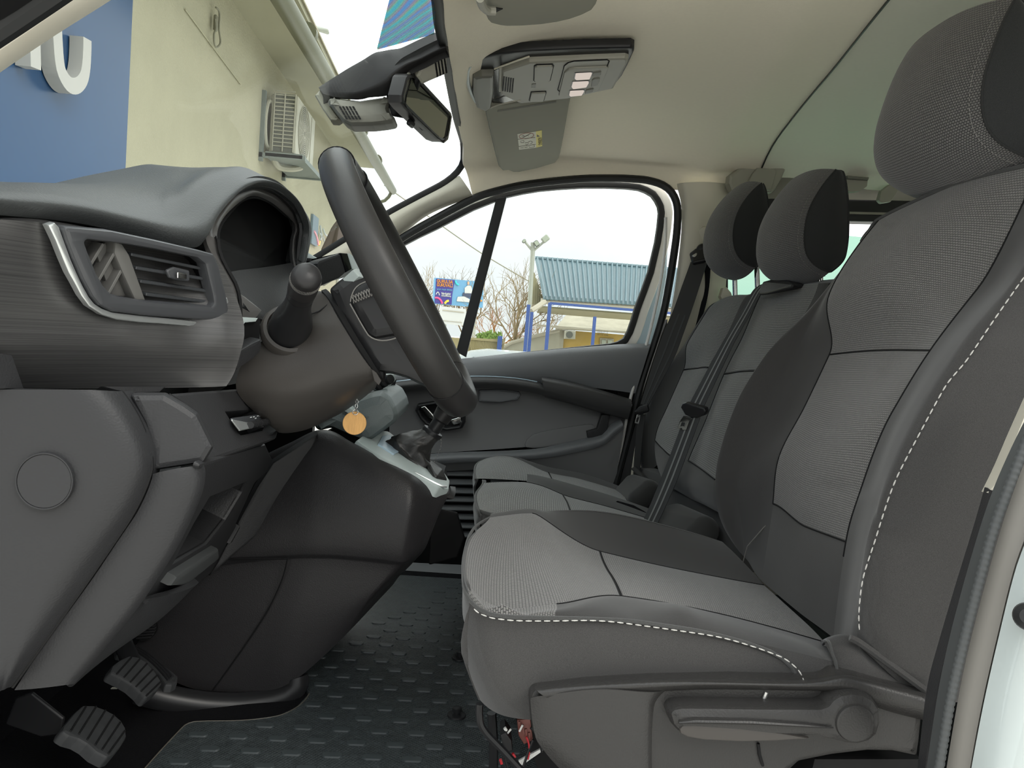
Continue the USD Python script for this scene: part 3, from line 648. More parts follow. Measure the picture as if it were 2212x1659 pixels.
part(door_1, 'hand_recess', slab(2.082, [(1034, 842), (1080, 841), (1122, 846), (1126, 854), (1118, 864), (1080, 870), (1034, 868)], 0.02, 0.006, r=0.004), 'door_sill_plastic')
HB = Plane((899, 878, 2.08), (1006, 888, 2.08), (965, 929, 2.085))
hb = part(door_1, 'handle_bezel', slab(HB, [(897, 885), (903, 872), (941, 866), (975, 876), (1006, 888), (1006, 910), (999, 924), (965, 930), (920, 917), (907, 902)], 0.02, 0.005, up=0.012, r=0.006, holes=[[(906, 884), (910, 877), (940, 873), (972, 882), (998, 892), (998, 908), (992, 918), (965, 922), (925, 911), (914, 900)]], hr=0.004), 'smooth_black')
part(hb, 'handle_cup', slab(HB, [(904, 882), (910, 875), (940, 871), (1000, 890), (998, 920), (965, 925), (922, 914)], 0.02, up=-0.008), 'deep_black')
part(hb, 'door_lever', hull(HB.pts([(911, 881), (918, 879), (936, 898), (938, 903), (928, 900)], 0.006), 0.004), 'chrome')
part(hb, 'door_lever', hull(HB.pts([(975, 908), (994, 902), (996, 912), (980, 916)], 0.006), 0.003), 'chrome')
part(door_1, 'lower_panel', slab(2.10, [(840, 1024), (1330, 1024), (1318, 1110), (1300, 1300), (840, 1300)], 0.02), 'deep_black')
part(door_1, 'backing', slab(2.135, [(800, 795), (1000, 790), (1412, 765), (1442, 690), (1438, 760), (1412, 850), (1352, 1060), (1310, 1320), (800, 1320)], 0.02), 'deep_black')
struct('wall_step', label='side of the passenger step well', mesh=box((-0.2, 2.17, -0.12), (1.4, 0.03, 0.4)), m='deep_black')
for k, py in enumerate([1022, 1041, 1060, 1078, 1097, 1116, 1135, 1154]):
    a, b = P(930, py - 1, 2.085), P(1120, py + 2, 2.085)
    R = np.stack([(b - a) / np.linalg.norm(b - a), [0, 0.86, 0.5], np.cross((b - a) / np.linalg.norm(b - a), [0, 0.86, 0.5])], 1)
    part(door_1, 'slat', box((a + b) / 2, (np.linalg.norm(b - a), 0.022, 0.006), 0.0015, R), 'door_sill_plastic')
sill = struct('trim_5', P(950, 1240, 1.85), 'door sill edge of the passenger step')
part(sill, 'sill_cover', thick(loft([A([(820, 1212, 1.92), (1040, 1222, 1.92)]), A([(820, 1226, 1.88), (1040, 1236, 1.88)]), A([(820, 1246, 1.85), (1040, 1254, 1.85)])], [3, 5], 10)[0], 0.01), 'door_sill_plastic', smooth=60)
part(sill, 'sill_plate', thick(loft([A([(800, 1252, 1.84), (1040, 1262, 1.84)]), A([(780, 1268, 1.80), (1040, 1280, 1.80)])], 3, 10)[0], 0.01), 'leather_black')
# ================================================================ outdoors
GZ = -0.65
struct('ground', label='grey asphalt yard', mesh=cat(box((-1.0, 40, GZ - 0.05), (200, 160, 0.1))), m='asphalt')
WX = -2.5
SK = 0.033                                           # the facade turns away from the van by two degrees
def PW(px, py, off=0.0):
    """the point of the facade (off metres in front of it) that a pixel shows"""
    d = ray(px, py); n = np.array([1.0, SK, 0]); return EYE + d * ((np.array([WX + off, 6.67, 0]) - EYE) @ n / (d @ n))
def turn(m):
    v = np.array(m.vertices); v[:, 0] -= SK * (v[:, 1] - 6.67); return tri(v, m.faces)
bd = thing('shop_building', 'cream rendered shop building with blue cladding and an overhanging eave in front of the van', 'building', (WX, 7, GZ))
y0, y1, zs = 1.0, 13.9, 3.46
part(bd, 'rendered_wall', turn(box((WX - 0.15, (y0 + y1) / 2, (zs + GZ) / 2), (0.3, y1 - y0, zs - GZ))), 'render_cream', smooth=False)
yb = PW(276, 200, 0.03)[1]
part(bd, 'blue_cladding', turn(box((WX + 0.012, (y0 - 0.6 + yb) / 2, 1.3), (0.05, yb - y0 + 0.6, 3.9))), 'cladding_blue', smooth=False, label='blue cladding panel')
part(bd, 'soffit', turn(box((WX + 0.30, (y0 + y1) / 2, zs + 0.02), (0.66, y1 - y0 + 0.4, 0.04))), 'soffit', smooth=False)
part(bd, 'fascia', turn(box((WX + 0.62, (y0 + y1) / 2, zs + 0.02), (0.03, y1 - y0 + 0.4, 0.05))), 'soffit', smooth=False)
part(bd, 'roof', turn(tri(np.array([[WX + 0.66, y0 - 0.2, zs + 0.04], [WX + 0.66, y1 + 0.2, zs + 0.04], [WX - 3, y1 + 0.2, zs + 0.9], [WX - 3, y0 - 0.2, zs + 0.9], [WX + 0.66, y0 - 0.2, zs + 0.06], [WX + 0.66, y1 + 0.2, zs + 0.06], [WX - 3, y1 + 0.2, zs + 0.94], [WX - 3, y0 - 0.2, zs + 0.94]]), np.array([[0, 1, 2, 3], [4, 7, 6, 5], [0, 4, 5, 1], [1, 5, 6, 2], [2, 6, 7, 3], [3, 7, 4, 0]]))), 'roof_old', smooth=False)
gt = A([(560, -86, 5.0), (610, 0, 5.0), (845, 412, 5.0)]); gt = np.array([PW(560, -86, 0.70), PW(622, 0, 0.70), PW(848, 412, 0.70)])
gr = part(bd, 'gutter', tube(np.vstack([gt[0] - (gt[2] - gt[0]) * 0.35, gt[2]]), 0.085, 16), 'gutter')
for (px, py) in [(668, 72), (735, 196), (785, 282), (818, 346)]:
    c = PW(px - 4, py, 0.70); part(gr, 'gutter_joint', tube(np.array([c - [0, 0.04, 0], c + [0, 0.04, 0]]), 0.092, 16), 'gutter')
dp = [gt[2] + np.array([0, -0.15, -0.05]), gt[2] + np.array([-0.1, -0.15, -0.22]), gt[2] + np.array([-0.55, -0.15, -0.45]), gt[2] + np.array([-0.6, -0.15, -0.8]), gt[2] + np.array([-0.6, -0.15, -3.2])]
part(bd, 'downpipe', tube(np.array(dp), 0.035, 10, n=30), 'gutter')
# white letters standing off the cladding
lx = 0.12
def letter(path, w, name, label):
    """stroke of a block letter: a flat bar swept in the wall plane"""
    q = np.array([PW(px, py, lx) for px, py in path]); q = resample(q, 40)
    t = np.gradient(q, axis=0); t /= np.linalg.norm(t, axis=1, keepdims=True); n = np.cross(t, [1.0, 0, 0])
    a, b = q + n * w / 2, q - n * w / 2; d = np.array([-0.075, 0, 0])
    G = np.array([a, b, b + d, a + d]); V = G.shape[1]
    m = tri(G.reshape(-1, 3), gridfaces(4, V, True, False))
    caps = tri(np.vstack([G[:, 0], G[:, -1]]), np.array([[0, 1, 2, 3], [4, 7, 6, 5]]))
    return single(name, label, 'letter', cat(m, caps), 'letter_white', smooth=30)
letter([(120, -30), (124, 60), (127, 110), (131, 145), (142, 172), (158, 186), (174, 180), (184, 160), (188, 125), (189, 84)], 0.085, 'wall_letter', 'white block letter U standing off the blue cladding')
letter([(74, -20), (76, 70), (78, 148)], 0.085, 'wall_letter', 'white straight letter stroke on the blue cladding, left of the rounded one')
# cable loop under the soffit
k0 = PW(466, 18, 0.05)
single('cable_loop', 'loop of cable hanging from the top of the cream wall', 'cable', cat(
    tube(np.array([PW(466, 16, 0.05), PW(474, 30, 0.05), PW(473, 62, 0.05), PW(476, 92, 0.05), PW(470, 101, 0.05), PW(463, 94, 0.05), PW(462, 75, 0.05), PW(466, 62, 0.05), PW(465, 40, 0.05)]), 0.008, 6, n=40),
    box(PW(466, 50, 0.04), (0.03, 0.045, 0.13), 0.008)), 'cable_grey')
part(bd, 'wall_cable', tube(np.array([PW(400, 20, 0.01), PW(455, 95, 0.01), PW(520, 182, 0.01)]), 0.006, 5), 'render_cream')
# air conditioner
ya, yz = 8.43, 9.36; xb, xf = WX + 0.07, WX + 0.365
zt, zb = P(600, 203, ya)[2], P(600, 330, ya)[2]
ac = thing('air_conditioner', 'cream air conditioner unit bracketed high on the cream wall', 'air conditioner', ((xb + xf) / 2, (ya + yz) / 2, zb))
part(ac, 'casing', turn(box(((xb + xf) / 2, (ya + yz) / 2, (zt + zb) / 2), (xf - xb, yz - ya, zt - zb), 0.012)), 'ac_white')
part(ac, 'side_recess', turn(box(((xb + xf) / 2 + 0.005, ya - 0.001, (zt + zb) / 2 + 0.01), (0.21, 0.012, 0.62))), 'ac_dark')
for k in range(15):
    part(ac, 'side_louvre', turn(box(((xb + xf) / 2 + 0.005, ya - 0.012, zb + 0.07 + k * 0.0425), (0.215, 0.014, 0.013), 0.003)), 'ac_white')
for x in (-0.11, 0.0, 0.115):
    part(ac, 'side_bar', turn(box(((xb + xf) / 2 + 0.005 + x, ya - 0.016, (zt + zb) / 2 + 0.01), (0.014, 0.012, 0.63), 0.003)), 'ac_white')
fc = np.array([xf + 0.004, ya + 0.36, (zt + zb) / 2])
part(ac, 'fan_opening', turn(lathe(fc - [0.02, 0, 0], fc, [(0, 0.29), (0.02, 0.29), (0.021, 0.0)], 40)), 'ac_dark')
part(ac, 'fan_guard', turn(cat([lathe(fc, fc + [0.01, 0, 0], [(0, r), (0.008, r), (0.008, r + 0.004), (0, r + 0.004)], 40) for r in np.arange(0.03, 0.30, 0.022)] + [tube(np.array([fc + [0.006, math.cos(a) * 0.03, math.sin(a) * 0.03], fc + [0.006, math.cos(a) * 0.29, math.sin(a) * 0.29]]), 0.0025, 4) for a in np.arange(0, 6.28, math.pi / 10)])), 'ac_white')
part(ac, 'front_panel', turn(box((xf + 0.004, yz - 0.10, (zt + zb) / 2), (0.008, 0.18, zt - zb - 0.04), 0.003)), 'ac_white')
part(ac, 'wall_bracket', turn(cat(box((WX + 0.02, ya - 0.1, zb + 0.25), (0.04, 0.05, 0.75)), box((WX + 0.25, ya - 0.1, zb - 0.06), (0.5, 0.05, 0.05)), box((WX + 0.02, yz + 0.05, zb + 0.25), (0.04, 0.05, 0.75)), box((WX + 0.25, yz + 0.05, zb - 0.06), (0.5, 0.05, 0.05)), box((xb + 0.2, (ya + yz) / 2, zb - 0.045), (0.4, yz - ya + 0.25, 0.05)))), 'bracket_grey')
part(ac, 'pipe', turn(tube(np.array([[xb, ya + 0.1, zt - 0.1], [xb - 0.02, ya - 0.05, zt - 0.12], [xb - 0.03, ya - 0.07, zt - 0.25], [xb - 0.02, ya - 0.05, zb + 0.1], [xb, ya + 0.1, zb + 0.05]]), 0.022, 8, n=30)), 'ac_white')
part(ac, 'pipe', turn(tube(np.array([[WX + 0.1, ya + 0.1, zb - 0.02], [WX + 0.16, ya + 0.2, zb - 0.12], [WX + 0.30, ya + 0.3, zb - 0.10], [WX + 0.34, ya + 0.45, zb - 0.04]]), 0.035, 8, n=20)), 'ac_white')
# shop sign and folded umbrella further along the wall
sq = [PW(676, 462, 0.03), PW(676, 528, 0.03), PW(716, 556, 0.03), PW(716, 492, 0.03)]
ys_, ye_ = sq[0][1], 11.7; z_t, z_b = sq[0][2], sq[1][2]
sg = thing('wall_sign', 'grey-blue sign board with white and pink print low on the cream wall', 'sign', (WX, ys_, z_b))
part(sg, 'board', turn(box((WX + 0.02, (ys_ + ye_) / 2, (z_t + z_b) / 2), (0.04, ye_ - ys_, z_t - z_b), 0.005)), 'sign_grey')
def wallart(path, w, m, name='print_mark'):
    q = resample(np.array([PW(px, py, 0.045) for px, py in path]), 14); return part(sg, name, tube(q, w, 6, flat=0.15, up=(1, 0, 0)) if False else tube(q, w, 6), m)
wallart([(679, 500), (684, 512), (687, 528)], 0.018, 'sign_pink'); wallart([(691, 521), (689, 530)], 0.016, 'sign_orange')
for pth in ([(692, 487), (693, 498), (696, 508)], [(698, 494), (701, 503), (706, 509)], [(690, 503), (694, 513), (692, 519)], [(698, 512), (701, 522)], [(706, 509), (711, 514)]):
    wallart(pth, 0.014, 'sign_print')
uc = np.array([P(733, 545, 10.6)[0], 10.6, GZ])
um = thing('folded_umbrella', 'closed grey patio umbrella standing by the cream wall', 'umbrella', uc)
ub, ut = P(733, 545, 10.6), P(732, 470, 10.6)
g = np.arange(40) * 2 * np.pi / 40
prof = [(0.0, 0.22), (0.06, 0.24), (0.20, 0.19), (0.36, 0.13), (0.42, 0.10), (0.50, 0.05), (0.56, 0.012)]
bx_, bz = ub[0], ub[2] - 0.05
G = np.array([[[bx_ + r * (1 + 0.13 * math.sin(7 * a)) * math.cos(a), 10.6 + r * (1 + 0.13 * math.sin(7 * a)) * math.sin(a), bz + t] for a in g] for t, r in prof])
part(um, 'canopy', tri(G.reshape(-1, 3), gridfaces(len(prof), 40, False, True)), 'umbrella_cloth')
part(um, 'strap', lathe(np.array([bx_, 10.6, bz + 0.36]), np.array([bx_, 10.6, bz + 0.42]), [(0, 0.105), (0.02, 0.11), (0.04, 0.09)]), 'sign_grey')
part(um, 'pole', tube(np.array([[bx_, 10.6, GZ], [bx_, 10.6, bz + 0.60]]), 0.022, 8), 'lamp_metal')
# street lamp behind the eave
lt = P(676, 56, 22.0)
sl = thing('street_lamp', 'slim street lamp rising behind the gutter of the cream building', 'lamp', (lt[0], 22.0, GZ))
part(sl, 'pole', tube(np.array([[lt[0], 22, GZ], [lt[0], 22, lt[2]]]), 0.075, 8), 'paint_white')
a, b = P(680, 62, 22.0), P(706, 66, 22.0)
part(sl, 'lamp_head', hull(np.array([a, b, a + [0, 0.1, 0.08], b + [0, 0.1, -0.02]]), 0.05), 'lamp_metal')

# ---------------------------------------------------------------- beyond the passenger window
def quad(name_mesh, t=0.05):
    pass
hb_ = thing('metal_roof_shed', 'open shed with a blue-grey corrugated metal roof beyond the passenger window', 'building', (3.5, 18.5, GZ))
rl, rr_ = P(1156, 558, 20.0), P(1520, 588, 20.0); el, er = P(1174, 645, 17.0), P(1500, 665, 17.0)
nrib = 34
ts = np.linspace(0, 1, nrib * 6 + 1); wv = np.array([0.0, 0.0, 0.07, 0.07, 0.0, 0.0])[(np.arange(len(ts))) % 6]
top, bot = rl[None] * (1 - ts[:, None]) + rr_[None] * ts[:, None], el[None] * (1 - ts[:, None]) + er[None] * ts[:, None]
nrm = np.cross(rr_ - rl, el - rl); nrm /= np.linalg.norm(nrm); nrm *= np.sign(nrm[2])
G = np.array([top + nrm * wv[:, None], bot + nrm * wv[:, None]])
part(hb_, 'roof_sheet', thick(G, 0.03), 'roof_sheet', smooth=False)
part(hb_, 'ridge_cap', tube(np.array([rl, rr_]), 0.06, 8), 'roof_sheet')
gl_, gb = P(1150, 566, 18.6), P(1150, 650, 18.6)
for k in range(6):
    x0 = 1148 + k * 4.2
    part(hb_, 'gable_board', slab(18.2 + 0.05 * k, [(x0, 575 + k * 12), (x0 + 4, 580 + k * 12), (x0 + 3, 658), (x0 - 1, 658)], 0.05), 'timber_grey', smooth=False)
part(hb_, 'eave_beam', tube(np.array([P(1168, 650, 17.1), P(1500, 674, 17.1)]), 0.07, 6), 'concrete')
G = np.array([np.array([P(1165, 664, 18.0), P(1500, 690, 18.0)]), np.array([P(1160, 676, 20.0), P(1500, 702, 20.0)])])
part(hb_, 'under_roof', thick(G, 0.04), 'timber_grey')
part(hb_, 'blue_beam', box((P(1188, 655, 15.2) + P(1480, 679, 15.2)) / 2, (np.linalg.norm(P(1188, 655, 15.2) - P(1480, 679, 15.2)), 0.05, 0.05), 0, None), 'post_blue')
for x, yt, yb2, Y in [(1142, 658, 790, 15.2), (1149, 674, 790, 16.0), (1188, 654, 800, 15.2), (1285, 684, 800, 17.0)]:
    a = P(x, yt, Y); part(hb_, 'post', box((a[0], a[1], (a[2] + GZ) / 2), (0.07, 0.07, a[2] - GZ), 0.005), 'post_blue', smooth=False)
part(hb_, 'diagonal_brace', tube(np.array([P(1146, 672, 16.0), P(1162, 662, 16.4), P(1176, 652, 16.8)]), 0.06, 6), 'concrete')
yh = thing('yellow_house', 'low yellow house with pale old roof under the corrugated shed', 'house', (3, 22, GZ))
a, b = P(1208, 712, 22.0), P(1420, 722, 22.0)
part(yh, 'wall', box(((a[0] + b[0]) / 2 + 0.4, 22.2, (a[2] + GZ) / 2), (b[0] - a[0] + 0.8, 0.4, a[2] - GZ)), 'wall_yellow', smooth=False)
part(yh, 'quoin', box((a[0] + 0.04, 21.98, (a[2] + GZ) / 2), (0.22, 0.1, a[2] - GZ)), 'wall_pale', smooth=False)
for k in range(5):
    q = [np.array([P(1200 + 5 * k, 708 - 6 * k, 21.7 + 0.35 * k), P(1440, 720 - 6 * k, 21.7 + 0.35 * k)]), np.array([P(1205 + 5 * k, 702 - 6 * k, 22.05 + 0.35 * k), P(1440, 713 - 6 * k, 22.05 + 0.35 * k)])]
    part(yh, 'tile_course', thick(np.array(q), 0.05), 'roof_old', smooth=False)
part(yh, 'eave', box((P(1203, 710, 21.8) + P(1420, 720, 21.8)) / 2, (4.2, 0.1, 0.06)), 'concrete', smooth=False)
part(yh, 'window', slab(21.95, [(1296, 730), (1326, 732), (1326, 770), (1296, 768)], 0.05, 0.0), 'concrete', smooth=False)
for x in (1300, 1313):
    part(yh, 'pane', slab(21.92, [(x, 734), (x + 9, 735), (x + 9, 765), (x, 765)], 0.03), 'lamp_glass', smooth=False)
a2 = thing('small_air_conditioner', 'small white air conditioner on the yellow house wall', 'air conditioner', P(1232, 732, 21.7))
part(a2, 'casing', slab(21.6, [(1221, 714), (1244, 715), (1243, 733), (1220, 732)], 0.3, 0.03), 'ac_white')
part(a2, 'fan_grille', lathe(P(1230, 723, 21.6), P(1230, 723, 21.55), [(0, 0.10), (0.03, 0.10), (0.03, 0.0)], 20), 'ac_dark')
pw = single('pale_yard_wall', 'pale stepped yard wall left of the yellow house', 'wall', cat(slab(19.0, [(1086, 752), (1104, 741), (1150, 728), (1208, 715), (1208, 830), (1086, 830)], 0.2, 0.0), ), 'wall_pale', smooth=False)
part(pw, 'coping', tube(A([(1086, 751, 18.95), (1104, 740), (1150, 727), (1208, 714, 18.95)]), 0.05, 6), 'concrete')
lp = P(1151, 540, 16.6)
fl = thing('floodlight_mast', 'yard floodlight mast with three lamps left of the metal roof', 'lamp', (lp[0], 16.6, GZ))
part(fl, 'mast', tube(np.array([[P(1145, 700, 16.6)[0], 16.6, GZ], [lp[0], 16.6, lp[2]], [P(1151, 526, 16.6)[0], 16.6, P(1151, 524, 16.6)[2]]]), 0.05, 8), 'lamp_metal')
part(fl, 'arm', tube(np.array([P(1151, 543, 16.6), P(1133, 521, 16.6)]), 0.03, 6), 'lamp_metal')
part(fl, 'arm', tube(np.array([P(1151, 543, 16.6), P(1174, 523, 16.6)]), 0.03, 6), 'lamp_metal')
def flood(px, py, sz, rot, m='lamp_metal'):
    c = P(px, py, 16.5); R = np.stack([[math.cos(rot), 0, math.sin(rot)], [0, 1, 0], [-math.sin(rot), 0, math.cos(rot)]], 1)
    h = part(fl, 'floodlight', box(c, (sz, 0.1, sz * 0.8), 0.02, R), m)
    part(h, 'lens', box(c - [0, 0.055, 0], (sz * 0.75, 0.01, sz * 0.6), 0, R), 'lamp_glass')
flood(1132, 521, 0.09, 0.8, 'ac_dark'); flood(1159, 526, 0.13, -0.9, 'ac_dark'); flood(1178, 516, 0.17, 0.75)
single('overhead_cable', 'thin overhead cable sagging across the sky outside the passenger window', 'cable', tube(A([(830, 400, 30.0), (960, 492), (1020, 534), (1081, 572), (1200, 640, 30.0)]), 0.022, 5, n=30), 'cable_grey')

# billboard: printed areas are flat inlays
BP = Plane((941, 600, 46.0), (1044, 608, 47.5), (937, 656, 46.0))
bb = thing('billboard', 'colourful purple and sky-blue billboard with orange lettering outside the quarter window', 'billboard', P(990, 700, 46.0))
part(bb, 'board', slab(BP, [(941, 600), (1045, 609), (1043, 665), (937, 656)], 0.25), 'board_sky', smooth=False)
part(bb, 'purple_field', slab(BP, [(942, 602), (982, 605), (979, 622), (976, 640), (975, 658), (939, 655)], 0.04, up=0.04), 'board_blue', smooth=False)
for tx, px, py, h, m in [('GURULSA', 943, 610, 0.19, 'board_orange'), ('GURUVALI', 943, 618, 0.19, 'board_orange'), ('von nun ihrer', 943, 626, 0.10, 'board_sky'), ('Navigator', 953, 636, 0.14, 'board_white'), ('einstellung', 953, 640, 0.09, 'board_white')]:
    t = text_mesh(tx, h, 0.02, bold=True); v = np.array(t.vertices); w = (37 if px < 950 else 22) / 1600 * 46
    s = min(w / np.ptp(v[:, 0]), 1.6); o = BP.at(px, py, 0.05)
    part(bb, 'lettering', tri(o + v[:, :1] * s * BP.e1 + v[:, 1:2] * np.array([0, 0, 1.0]) + v[:, 2:] * BP.n, t.faces), m, smooth=False)
def bp(path, w, m, up=0.06): part(bb, 'printed_shape', tube(resample(BP.pts(path, up), 16), w, 6), m)
bp([(940, 643), (947, 644), (953, 650), (955, 656)], 0.06, 'board_pink'); bp([(961, 656), (965, 651), (969, 650)], 0.07, 'board_yellow')
bp([(984, 606), (986, 612), (991, 615)], 0.06, 'board_teal'); bp([(1036, 649), (1041, 650)], 0.06, 'board_orange')
bp([(942, 636), (946, 631), (949, 638)], 0.03, 'board_white')
for pl_, m in [([(1003, 622), (1010, 616), (1017, 618), (1021, 634), (1003, 634)], 'board_white'), ([(998, 638), (1000, 632), (1020, 634), (1022, 643), (1008, 644)], 'jeans'), ([(986, 648), (988, 641), (1004, 640), (1016, 648), (1014, 653), (986, 651)], 'board_white'), ([(1009, 615), (1009, 608), (1013, 608), (1013, 615)], 'skin')]:
    part(bb, 'printed_shape', slab(BP, pl_, 0.03, up=0.06 + 0.01 * (m == 'skin')), m, smooth=False)
part(bb, 'leg', box((P(960, 700, 46.5)[0], 46.6, 0.5), (0.2, 0.2, 2.6)), 'lamp_metal', smooth=False)
part(bb, 'leg', box((P(1025, 700, 46.5)[0], 46.6, 0.5), (0.2, 0.2, 2.6)), 'lamp_metal', smooth=False)
hd = thing('white_hoarding', 'plain white hoarding below the billboard', 'hoarding', P(975, 700, 42.0))
part(hd, 'board', slab(42.0, [(950, 661), (1007, 668), (1004, 704), (950, 698)], 0.1), 'board_white', smooth=False)
part(hd, 'printed_line', slab(41.97, [(956, 669), (1002, 674), (1002, 676), (956, 671)], 0.02), 'concrete', smooth=False); part(hd, 'printed_line', slab(41.97, [(956, 692), (998, 696), (998, 697), (956, 693)], 0.02), 'concrete', smooth=False)
part(hd, 'post', box((P(960, 720, 42.1)[0], 42.15, 0.0), (0.15, 0.1, 1.6)), 'lamp_metal', smooth=False)
# bare trees
def tree(name, label, px, pyb, pyt, Y, spread, seed, m, n0=7, depth=5, group=None):
    rnd = random.Random(seed); base, topz = P(px, pyb, Y), P(px, pyt, Y)[2]; base[2] = max(GZ, min(base[2], GZ + 0.3)); H = topz - base[2]
    t = thing(name, label, 'tree', base, group); br = []
    part(t, 'trunk', tube(np.array([base, base + [0.05, 0, H * 0.16], base + [0.02, 0.05, H * 0.34]]), [0.028 * H, 0.022 * H, 0.012 * H], 8), m)
    def grow(p, d, L, r, k):
        q = [p]; 
        for i in range(3):
            d = d + np.array([rnd.gauss(0, 0.13), rnd.gauss(0, 0.13), rnd.gauss(0.03, 0.08)]); d /= np.linalg.norm(d); q.append(q[-1] + d * L / 3)
        br.append(tube(np.array(q), np.linspace(r, r * 0.55, 4), 4 if k > 1 else 6, caps=False))
        if k < depth:
            for i in range(3 if k < 3 else 2):
                a = rnd.uniform(0, 6.28); s = rnd.uniform(0.35, 0.75); o = np.cross(d, [math.cos(a), math.sin(a), 0.2]); o /= np.linalg.norm(o)
                grow(q[rnd.choice([2, 3, 3])], d * math.cos(s) + o * math.sin(s) + np.array([0, 0, 0.12]), L * rnd.uniform(0.62, 0.82), r * 0.58, k + 1)
    for i in range(n0):
        a = 6.28 * i / n0 + rnd.uniform(-0.3, 0.3); e = rnd.uniform(0.25, 1.0) * spread
        grow(base + np.array([0, 0, H * rnd.uniform(0.10, 0.34)]), np.array([math.sin(e) * math.cos(a), math.sin(e) * math.sin(a), math.cos(e)]), H * 0.29, 0.011 * H, 1)
    part(t, 'branches', cat(br), m)
    return t
tree('bare_tree', 'tall bare tree with a fan of pale branches left of the floodlight mast', 1108, 770, 572, 19.5, 0.75, 3, 'bark_pale', 9, 5)
tree('bare_bush', 'rust-brown bare bush spreading below the tall bare tree', 1076, 770, 655, 20.5, 1.1, 8, 'bark_rust', 9, 5)
tree('bare_tree', 'thin bare tree behind the left edge of the billboard', 925, 760, 596, 52.0, 0.9, 5, 'bark', 9, 5)
tree('bare_tree', 'low brown tree crown showing above the middle of the billboard', 1000, 760, 584, 58.0, 0.9, 6, 'bark', 9, 5)
tree('bare_tree', 'hazy bare tree standing farthest left beside the wheel rim', 893, 760, 578, 62.0, 0.9, 11, 'bark_pale', 8, 5)
tree('bare_tree', 'bare tree low behind the shed posts', 1172, 770, 662, 24.0, 0.8, 14, 'bark_pale', 8, 4)
rnd = np.random.RandomState(4)
lf = []
for k in range(500):
    c = P(1034 + rnd.rand() * 42, 724 + rnd.rand() * 14, 17.5 + rnd.rand() * 0.8); q = rnd.randn(3, 3) * 0.05; lf.append(tri(c + np.vstack([q[0], q[1], q[2]]), np.array([[0, 1, 2]])))
single('green_shrub', 'leafy green shrub at the foot of the bare trees', 'shrub', cat(lf), 'leaf', smooth=False)
fe = thing('mesh_fence', 'yellowish lattice fence below the green shrub', 'fence', P(1047, 745, 16.0))
for k in range(26):
    x = 1014 + k * 2.6; part(fe, 'fence_wire', tube(np.array([P(x, 732, 16.0), P(x + 12, 790, 16.0)]), 0.012, 4), 'fence_mesh')
    part(fe, 'fence_wire', tube(np.array([P(x + 12, 732, 16.05), P(x, 790, 16.05)]), 0.012, 4), 'fence_mesh')
part(fe, 'fence_rail', box((P(1014, 732, 16.0) + P(1082, 736, 16.0)) / 2, (0.75, 0.05, 0.05)), 'fence_mesh', smooth=False)
part(fe, 'fence_panel', slab(16.2, [(930, 725), (1084, 738), (1084, 800), (930, 800)], 0.05), 'fence_mesh', smooth=False)
for x in (1078, 1083):
    part(fe, 'fence_post', box((P(x, 726, 15.9)[0], 15.9, P(x, 726, 15.9)[2] / 2 + GZ / 2), (0.05, 0.05, P(x, 726, 15.9)[2] - GZ)), 'post_blue', smooth=False)
def car(name, label, cx, cy, zroof, L=1.5):
    c = thing(name, label, 'car', (cx, cy, GZ))
    w = 1.6
    def sect(x, z0, z1, hw): return np.array([[x, cy - hw, z0], [x, cy - hw, (z0 + z1) / 2], [x, cy - hw * 0.92, z1], [x, cy + hw * 0.92, z1], [x, cy + hw, (z0 + z1) / 2], [x, cy + hw, z0]])
    zr = zroof - GZ
    xs = [(-2.1, .25, .45, .6), (-2.0, .2, .62, .75), (-1.1, .18, .85, .8), (1.6, .18, .88, .8), (2.0, .2, .8, .75), (2.1, .25, .6, .65)]
    G = np.array([sect(cx + x, GZ + a * zr / 1.4, GZ + b * zr / 1.4, h) for x, a, b, h in xs])
    part(c, 'body', tri(G.reshape(-1, 3), gridfaces(len(xs), 6, False, True)), 'car_paint', smooth=50)
    xs = [(-1.2, .8, .86, .78), (-0.5, .8, 1.32, .68), (-0.2, .8, 1.40, .64), (0.9, .8, 1.40, .64), (1.5, .8, 1.2, .68), (1.8, .8, .88, .74)]
    G = np.array([sect(cx + x, GZ + a * zr / 1.4, GZ + b * zr / 1.4, h) for x, a, b, h in xs])
    part(c, 'cabin', tri(G.reshape(-1, 3), gridfaces(len(xs), 6, False, True)), 'car_paint', smooth=50)
    part(c, 'side_glass', box((cx + 0.35, cy - 0.72, GZ + 1.07 * zr / 1.4), (1.6, 0.05, 0.3 * zr / 1.4), 0.01), 'car_glass')
    for x in (-1.3, 1.25):
        part(c, 'wheel', tube(np.array([[cx + x, cy - 0.82, GZ + 0.3], [cx + x, cy - 0.62, GZ + 0.3]]), 0.3, 20), 'rubber')
car('parked_car', 'white parked car roof low outside the passenger window', P(1055, 757, 12.0)[0] + 0.2, 12.8, P(1050, 757, 12.0)[2])
